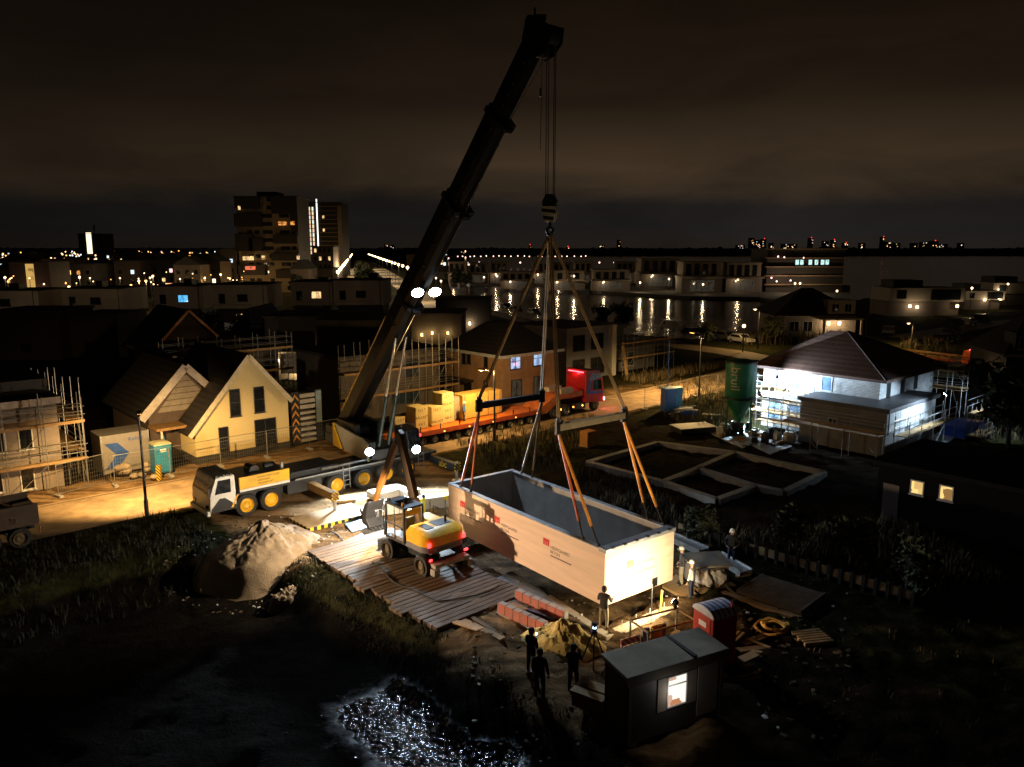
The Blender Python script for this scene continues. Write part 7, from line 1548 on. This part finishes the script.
# quay lamps reflected in the water
def bulb_lamp(at, h, em, power, lab, grp, col=WARM, r=.3, name='street_lamp'):
    t = thing(name, lab, 'street lamp', at, 0, grp); m = MB(); m.tube((0, 0, 0), (0, 0, h), .08, .06, 6); m.build('pole', DARK, t); m = MB(); m.ball((0, 0, h + .1), r, 8); m.build('lamp_bulb', em, t)
    if power: light('POINT', t, (0, -.5, h - .2), power, col, .2)
    return t
QL = emis('quay_lamp_glow', (1, .66, .32), 6, True)
for i, (px, y, z) in enumerate(((484, 283, 4), (497, 266, 5), (513, 300, 4), (560, 300, 4), (574, 267, 5), (620, 300, 4), (669, 268, 4), (703, 250, 3), (795, 246, 3.5), (800, 246, 3.5), (640, 262, 3))): bulb_lamp((atx(px, y, z), y, .2), z, QL, 500 if i % 2 == 0 else 250, 'warm lamp on the far quay across the lake', 'lamps on the far quay')
for i in range(8): bulb_lamp((atx(478 + i * 20 + rnd.uniform(-5, 5), 345, 8), 345, .2), 8, PINKL, 0, 'pinkish lamp standing behind the far row of lake houses', 'pinkish lamps behind the lake houses', r=.35)
for i in range(24): bulb_lamp((atx(444 + i * 6.2 + rnd.uniform(-1.5, 1.5), 640, 8), 640, 0), 7.5 + rnd.uniform(-.3, .3), emis('far_road_lamp', (1, .62, .5), 3), 0, 'one of the evenly spaced lamps on the road along the far shore', 'lamps along the far shore road', r=.48)
# avenue lamps
for i in range(24):
    y = 215 + i * 23
    for a, b_, nm in (((-47.5, 215), (-173, 860), 'left'), ((-25, 215), (-159, 860), 'right')):
        v = Vector((*a, 0)).lerp(Vector((*b_, 0)), (y - 215) / 640 + .0); t = bulb_lamp(v, 8.2, emis('avenue_lamp', (1, .64, .26), 9), 5200 if (i % 2 == 0 and i < 16) else 0, 'lamp in the bright row on the %s side of the tree-lined avenue' % nm, 'lamps on the %s side of the avenue' % nm, r=.48)
# right side villas and lamps
def rvilla(px0, px1, pt, y, lab, lamps):
    x0, x1 = atx(px0, y, 3), atx(px1, y, 3); wd = x1 - x0; h = hz(y, pt); t = thing('flat_villa', lab, 'villa', (x0, y, 0), 0, 'villas on the right street')
    m = MB(); m.box(0, wd * .62, 0, 9, 0, h * .5).box(wd * .62, wd, 1.5, 9, 0, h * .5); m.build('lower_storey', LH_G, t); m = MB(); m.box(0, wd, -.3, 9, h * .52, h); m.build('upper_storey', mat('villa_warm_white', (.3, .26, .22), .85, 0, .1, .4), t); m = MB(); m.box(wd * .1, wd * .5, 2, 8, h, h + 1.6); m.build('roof_box', VD, t)
    m = MB(); m.box(wd * .55, wd * .95, -.36, -.31, h * .58, h * .94); m.build('window', GLASS, t); m = MB(); m.box(wd * .1, wd * .22, -.36, -.31, h * .62, h * .9); m.build('window', GLASS, t)
    for fx, z in lamps:
        m = MB(); m.cb((wd * fx, -.2, z), (.5, .3, .6)); m.build('wall_lamp', WARML, t); light('POINT', t, (wd * fx, -1.2, z), 110, WARM, .1)
    return t
rvilla(889, 963, 288, 172, 'white villa with lit entrance and carport by the lake on the right', ((.28, 2.2), (.38, 2.0), (.92, 2.2)))
rvilla(965, 1004, 291, 190, 'small villa with two lit entrances near the right edge', ((.5, 2.4), (.9, 2.6)))
rvilla(992, 1050, 283, 205, 'dark villa cut by the right edge of the photo', ((.1, 4.0),))
y = 132; x0 = atx(772, y, 3); t = thing('hipped_house', 'dark hipped house with a warm porch behind the floodlit house', 'house', (x0, y, 0)); wd = atx(862, y, 3) - x0
m = MB(); m.box(1, wd - 1, 0, 11, 0, 3.6); m.build('wall', mat('porch_wall', (.3, .24, .19), .85), t)
m = MB(); a_ = [(0, -1, 3.6), (wd, -1, 3.6), (wd, 12, 3.6), (0, 12, 3.6), (wd * .42, 4.5, 8.0), (wd * .55, 4.5, 8.0)]; m.add(a_, [(3, 2, 1, 0), (0, 1, 5, 4), (1, 2, 5), (2, 3, 4, 5), (3, 0, 4)]); m.build('roof', TILE, t)
for fx in (.2, .35): window(t, fx * wd, fx * wd + 1.6, .8, 2.6, 0, -1, FRW, GLASS, 2, 1, 'y', False)
m = MB(); m.box(wd * .5, wd - .6, -2.2, -.05, 3.0, 3.3).box(wd * .52, wd * .54, -2.2, -1.9, 0, 3).box(wd * .93, wd * .95, -2.2, -1.9, 0, 3).box(wd * .6, wd * .9, -.6, 4, 3.6, 6.2); m.build('porch', mat('porch_white', (.4, .34, .28), .7), t)
for fx in (.62, .74):
    m = MB(); m.cb((wd * fx, -.4, 2.3), (.4, .3, .6)); m.build('wall_lamp', WARML, t); light('POINT', t, (wd * fx, -1.4, 2.3), 160, WARM, .1)
window(t, wd * .64, wd * .72, 4.2, 5.6, -.6, -1, FRW, GLASS, 2, 1, 'y', False); window(t, wd * .78, wd * .86, 4.2, 5.6, -.6, -1, FRW, GLASS, 2, 1, 'y', False)
o = G(1002, 398); t = thing('hipped_house', 'black house with a pale-framed dormer window at the right edge', 'house', (o.x, o.y, 0), R(-10)); m = MB(); m.box(0, 9, 0, 9, 0, 4.4); m.build('wall', VD, t); m = MB(); a_ = [(-.5, -.5, 4.4), (9.5, -.5, 4.4), (9.5, 9.5, 4.4), (-.5, 9.5, 4.4), (3.5, 4.5, 8.4), (5.5, 4.5, 8.4)]; m.add(a_, [(3, 2, 1, 0), (0, 1, 5, 4), (1, 2, 5), (2, 3, 4, 5), (3, 0, 4)]); m.build('roof', TILE, t); m = MB(); m.box(.6, 2.8, -.2, 2.4, 4.5, 6.6); d_ = m.build('dormer', VD, t); window(t, .9, 2.1, 5.0, 6.3, -.2, -1, FRW, GLASS, 1, 1)
m = MB(); m.box(-.6, 9.6, -.62, -.52, 4.25, 4.5); m.build('gutter', mat('pale_gutter'), t)
# lit lamp posts mid distance
for px, pb, pt, pw, lab in ((757.6, 349, 309, 2600, 'lit street lamp on the lakeside road left of the dark hipped house'), (911, 347, 323, 1900, 'short lit street lamp right of the floodlit house'), (653, 322, 299, 1400, 'lit street lamp at the water edge beyond the red lorry')): lamp_post(px, pb, pt, pw, SOD, lab, WARML, arm=-.9, rz=0, r=.2)
lamp_post(865.5, 338, 314, 0, SOD, 'unlit pale lamp post behind the hipped roof', GALV, arm=.3, rz=0, r=.05)
for px, pt, y, pw, lab in ((5, 277.5, 190, 700, 'white street lamp at the far left edge above the villas'), (79.5, 277, 190, 700, 'white street lamp beside the far tower column'), (220.7, 274.5, 200, 600, 'white street lamp right of the orange canopy'), (69, 287, 160, 300, 'low white lamp between two villas on the left'), (131, 285.5, 162, 500, 'low white lamp left of the orange glow'), (139, 281, 180, 900, 'orange lamp, lower left of the bright orange cluster'), (146, 281, 182, 900, 'orange lamp, lower right of the bright orange cluster'), (153, 276, 190, 900, 'orange lamp, topmost of the bright orange cluster'), (237, 281, 170, 900, 'greenish white lamp at the foot of the broad tower'), (744, 326, 112, 0, 'small lamp at the garden before the dark hipped house'), (837, 291, 190, 0, 'white lamp at the water edge below the five-storey flats'), (972, 288, 185, 250, 'white lamp over the roofs of the right-hand villas'), (1008, 284, 200, 0, 'white lamp near the right edge over the dark villa'), (992, 333, 118, 200, 'amber lamp low before the right-hand black house'), (436, 278, 240, 600, 'pinkish lamp just right of the boom lamps'), (441, 281, 215, 600, 'second pinkish lamp right of the boom lamps')):
    h_ = hz(y, pt); bulb_lamp((atx(px, y, h_), y, 0), h_ - .1, WARML if 'orange' not in lab else SODL, pw, lab, None, WARM if 'orange' not in lab else SOD, .26)
# orange canopy / station strip on the left
for x_, lab in ((atx(100, 121), 'added lamp lighting the white villas, behind the grey car'), (atx(-10, 121), 'added lamp lighting the white villas, at the left edge'), (atx(240, 124), 'added lamp lighting the white villas, behind the black gabled house'), (atx(330, 126), 'added lamp lighting the white villas, below the slender tower')): lamp_post(0, 0, 0, 170, (1, .7, .4), lab, SODL, h=4.6, at=(x_, 123, 0), rz=0, arm=.8, r=.05, spot=False)  # lamps added only to brighten the villa fronts
lamp_post(60, 354, 0, 1500, SOD, 'street lamp over the parked cars on the left side street', SODL, h=5.5, rz=R(90), arm=.9, r=.05)
y = 176; x0, x1 = atx(166, y, 6), atx(227, y, 6); t = thing('canopy', 'long canopy with an orange and pink light strip behind the blue-windowed villa', 'canopy', (x0, y, 0)); h_ = hz(y, 283.5)
m = MB(); m.box(0, x1 - x0, 0, 4, h_ - .3, h_); m.build('roof', VD, t); m = MB(); m.box(0, x1 - x0, -.12, -.02, h_ - .3, h_ + .05); m.build('light_strip', emis('pink_orange_strip', (1, .35, .16), 3.2), t)
for k in range(4):
    m = MB(); m.box(k * 4.2, k * 4.2 + .2, .2, .4, 0, h_ - .3); m.build('post', DARK, t)
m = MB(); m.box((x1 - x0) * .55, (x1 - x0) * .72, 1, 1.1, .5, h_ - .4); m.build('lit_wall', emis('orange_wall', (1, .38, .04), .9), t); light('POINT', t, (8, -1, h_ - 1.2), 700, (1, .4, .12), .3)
y = 215; x0 = atx(24, y, 8); t = thing('stair_block', 'narrow block with a yellow-lit glazed stair column on the left', 'building', (x0, y, 0)); h_ = hz(y, 262)
m = MB(); m.box(-4, 7, 0, 10, 0, h_); m.build('wall', mat('dark_wall_brown'), t); m = MB(); m.box(.6, 2.8, -.15, -.02, 1, h_ - .5); m.build('stair_glazing', room('stair_yellow', (1, .6, .16), .6, (.25, .2, .15), .6), t); m = MB(); m.box(-1.4, 5.6, -2.6, -.3, 3.0, 3.4); m.build('awning', emis('pink_awning', (1, .42, .3), 2.0), t); light('POINT', t, (2, -3.4, 2.4), 300, (1, .5, .3), .3)
# ---------------------------------------------------------------- mid and far town on the left
FLM = [mat('town_cream', (.12, .09, .065), .9, 0, .15, .3), mat('town_brown', (.05, .034, .024), .9, 0, .2, .3), mat('town_grey', (.06, .054, .048), .9, 0, .2, .3)]
SMALL = [LITW, LITO, emis('town_white', (1, .82, .5), 2.2), emis('town_cool', (.75, .9, 1), 1.2), emis('town_amber', (1, .5, .15), 2.6), emis('town_pink', (1, .6, .6), 1.6)]
def block(x, y, wd, dp, h, m_, lab, nwin, grp, lamp=0, name='town_block', dist=False, cat='building'):
    t = thing(name, lab, cat, (x, y, 0), rnd.uniform(-.15, .15), grp); m = MB(); m.box(-wd / 2, wd / 2, 0, dp, 0, h); m.build('wall', m_, t)
    m = MB()
    if rnd.random() < .35 and h < 11: m.prism([(-wd / 2 - .3, h), (wd / 2 + .3, h), (0, h + 2.6)], 'y', -.3, dp + .3)
    else: m.box(-wd / 2 - .2, wd / 2 + .2, -.2, dp + .2, h, h + .3)
    m.build('roof', VD, t)
    fl = max(1, int(h / 3)); nc = max(2, int(wd / 2.6))
    sl_ = [(f, k) for f in range(fl) for k in range(nc)]; rnd.shuffle(sl_)
    for i, (f, k) in enumerate(sl_[:nwin]):
        m = MB(); xx = -wd / 2 + (k + .3) * wd / nc; s = 1.6 if dist else 1; m.box(xx, xx + 1.0 * s, -.1, -.02, f * 3 + .9, f * 3 + .9 + 1.2 * s); m.build('window', rnd.choice(SMALL) if (rnd.random() < (.7 if dist else .36)) else GLASS, t)
    return t
for i, (px, y, w_, pt) in enumerate(((10, 245, 14, 268), (50, 230, 10, 270), (80, 235, 15, 261), (103, 250, 9, 266), (128, 240, 12, 258), (168, 255, 16, 257), (188, 238, 13, 264), (209, 248, 12, 258), (228, 262, 10, 246), (60, 300, 16, 256), (110, 320, 18, 257), (150, 310, 14, 256), (195, 330, 20, 254), (222, 300, 10, 250), (20, 330, 20, 256), (300, 225, 9, 268), (325, 240, 8, 268))):
    block(atx(px, y, 4), y, w_ * y / F * 2.0, 10, hz(y, pt + (3.5 if pt < 264 else 1)), FLM[i % 3], '%s in the dim town beyond the villas' % ('flat block with mixed lit windows', 'brown pitched block', 'grey block with few lights')[i % 3], 15, 'town blocks beyond the villas')
for px, y in ((90, 228), (180, 222), (205, 232), (230, 226), (150, 232), (120, 228), (40, 222), (10, 222)): bulb_lamp((atx(px, y, 6), y, 0), 6, WARML, 350, 'warm lamp among the dim town blocks beyond the villas', 'lamps among the town blocks', r=.22)
for i in range(120):
    y = rnd.uniform(165, 330); px = rnd.uniform(-10, 245); z = rnd.uniform(3.5, 7.5); bulb_lamp((atx(px, y, z), y, 0), z, (SODL, WARML, emis('far_lamp_orange', (1, .42, .08), 2.8))[i % 3], 160 if i % 6 == 0 else 0, 'small amber lamp between the dim town blocks and villas', 'amber lamps between the town blocks', SOD, r=.17, name='amber_lamp')
for i in range(110):
    y = rnd.uniform(420, 1500); px = rnd.uniform(-60, 345) if i < 80 else rnd.uniform(418, 460); block(atx(px, y, 4), y, rnd.uniform(10, 26), 10, rnd.uniform(5, 11), rnd.choice(FLM), 'tiny far block with lit windows under the left skyline', 4, 'far blocks under the left skyline', dist=True, name='far_block')
for i in range(270):
    y = rnd.uniform(330, 1300); px = rnd.uniform(-30, 245) if i < 225 else rnd.uniform(416, 470)
    bulb_lamp((atx(px, y, 8), y, 0), rnd.uniform(5, 9), rnd.choice((emis('far_lamp_warm', (1, .62, .25), 3), emis('far_lamp_pink', (1, .55, .42), 2.2), emis('far_lamp_cool', (.8, .92, 1), 1.8), emis('far_lamp_orange', (1, .42, .08), 2.8))), 0, 'tiny far lamp in the town under the left skyline', 'far lamps under the left skyline', r=.24 + y * .00058, name='far_lamp')
# far shore: skyline across the lake
def farbuild(px, pt, wpx, y, lab, wins, red=False):
    x = atx(px, y, 15); wd = wpx / F * y; h = hz(y, pt); t = thing('skyline_building', lab, 'building', (x, y, 0), 0, 'skyline buildings across the lake'); m = MB(); m.box(-wd / 2, wd / 2, 0, 20, 0, h); m.build('wall', mat('skyline_dark', (.02, .018, .018), .9), t)
    for k in range(wins):
        m = MB(); xx = rnd.uniform(-.45, .3) * wd; zz = rnd.uniform(.35, .9) * h; m.box(xx, xx + 2.2, -.4, -.1, zz, zz + 2); m.build('lit_window', rnd.choice(SMALL), t)
    if red:
        m = MB(); m.ball((0, 0, h + 2), 1.8, 8); m.build('aircraft_lamp', emis('aircraft_red', (1, .05, .04), 1.6), t)
    m = MB(); m.box(-wd / 2 - .3, wd / 2 + .3, -.3, 20.3, h, h + 1); m.build('roof', mat('tower_dark'), t)
for i, (px, pt, w_, wn, rd) in enumerate(((752, 236, 5, 6, 0), (758, 238, 6, 7, 0), (764, 237, 5, 5, 1), (741, 243, 10, 7, 0), (772, 241, 4, 5, 0), (790, 242, 18, 9, 0), (811, 236, 4, 3, 1), (826, 239, 6, 3, 0), (834, 238, 4, 5, 1), (846, 241, 5, 6, 1), (863, 241, 6, 5, 0), (883, 235, 3, 4, 1), (889, 240, 8, 7, 0), (898, 241, 6, 2, 0), (915, 241, 6, 1, 0), (925, 240, 8, 4, 0), (935, 239, 8, 4, 1), (943, 242, 12, 7, 0), (962, 241, 5, 2, 0), (619, 238, 4, 2, 0), (602, 243, 6, 4, 0), (386, 242, 5, 4, 0), (392, 243, 4, 3, 0), (530, 243, 3, 1, 1), (568, 245, 3, 1, 1))): farbuild(px, pt + 2.2, w_ * .8, 2300 + (i % 4) * 120, 'tiny skyline building with lit windows across the lake', wn, rd)
# treeline on the far shore
m = MB(); r3 = random.Random(5)
for k in range(1500):
    y = 1440 + r3.uniform(0, 90); px = r3.uniform(395, 1060); base = 8 + 5 * NZ.noise(Vector((px * .02, 0, 3))); 
    if px < 470: base *= .5
    m.ball((atx(px, y, 5), y, base * r3.uniform(.2, .7)), r3.uniform(5, 9), 6, r3.uniform(.8, 1.2))
struct(m, 'far_treeline', mat('treeline_green', (.012, .014, .009), .95), 'stuff')
m = MB()
for k in range(700):
    y = 1520 + r3.uniform(0, 400); px = r3.uniform(-60, 420); m.ball((atx(px, y, 5), y, r3.uniform(2, 6)), r3.uniform(5, 9), 6)
struct(m, 'far_woods', mat('treeline_green'), 'stuff')
# trees
LEAF = mat('leaf_dark', (.03, .036, .014), .9, 0, .4, .8)
def tree(loc, h, r, lab, seed, n=1500, grp=None, s0=.28):
    rr = random.Random(seed); t = thing('tree', lab, 'tree', loc, 0, grp); m = MB(); m.tube((0, 0, 0), (.1, .05, h * .45), h * .03, h * .018, 8)
    for k in range(7):
        a = rr.uniform(0, 6.28); z = h * rr.uniform(.3, .5); m.tube((.05, .03, z), (math.cos(a) * r * .7, math.sin(a) * r * .7, z + h * rr.uniform(.15, .4)), h * .012, h * .004, 5)
    m.build('trunk', mat('bark', (.05, .04, .03), .9), t); m = MB(); cl = [(Vector((rr.uniform(-1, 1) * r * .65, rr.uniform(-1, 1) * r * .65, h * rr.uniform(.42, .9))), r * rr.uniform(.28, .5)) for _ in range(11)]
    for _ in range(n):
        c, q_ = rr.choice(cl); d = Vector((rr.gauss(0, 1), rr.gauss(0, 1), rr.gauss(0, .85))).normalized() * q_ * rr.uniform(.5, 1.1); p = c + d; s = s0 * rr.uniform(.6, 1.5); u = Vector((rr.gauss(0, 1), rr.gauss(0, 1), rr.gauss(0, 1))).normalized(); v = u.orthogonal().normalized()
        m.add([p - u * s, p + v * s * .6, p + u * s, p - v * s * .6], [(0, 1, 2, 3)])
    m.build('crown', LEAF, t); return t
tp = tree((0, 0, 0), 7, 3.0, 'dark tree in the median of the bright avenue', 3, 1500, 'trees along the avenue', .4)
tsp = [(-39.5 - .2 * (y - 215), y) for y in (203, 226, 250, 280, 315, 355, 400, 455)] + [(-64, 250), (-73, 280), (-60, 225), (-18, 275), (-24, 320)]
for i, (x, y) in enumerate(tsp):
    if i == 0: tp.location = (x, y, 0)
    else: dup(tp, (x, y, 0), rnd.uniform(0, 6), 'dark tree in the median of the bright avenue' if i < 8 else 'dark tree on the outer verge of the bright avenue')
sh0 = tree((0, 0, 0), 4.2, 2.2, '-', 8, 900, 'bushes round the plots and the lake edge', .2)
for i, (px, py, s, lab) in enumerate(((600, 330, 1, 'bush on the lake edge behind the flat-roofed house'), (622, 334, 1.2, 'rounded bush on the lake edge above the pale pier'), (705, 345, .8, 'low bush by the parked black cars'), (775, 345, 1, 'bush at the corner of the dark hipped house'), (950, 343, .9, 'bush on the right street verge'), (985, 420, 1.2, 'dark bush at the right edge above the black cabin'), (1008, 450, 1.4, 'big dark bush at the right edge beside the black cabin'), (215, 352, 1.3, 'bush in the garden behind the cream house'), (245, 348, 1.0, 'second bush in the garden behind the cream house, nearer the veranda'), (100, 352, 1.1, 'bush on the left side street verge'), (700, 545, .45, 'small shrub behind the dark fence nearest the pit'), (790, 560, .6, 'shrub behind the dark fence at its middle'), (850, 570, .55, 'shrub behind the right part of the dark fence'), (905, 600, .6, 'shrub at the right end of the dark fence'))):
    o = G(px, py)
    if i == 0: sh0.location = o; sh0['label'] = lab; sh0['category'] = 'bush'; sh0.name = 'bush'; sh0.scale = (s,) * 3
    else: b_ = dup(sh0, o, rnd.uniform(0, 6), lab); b_.scale = (s,) * 3
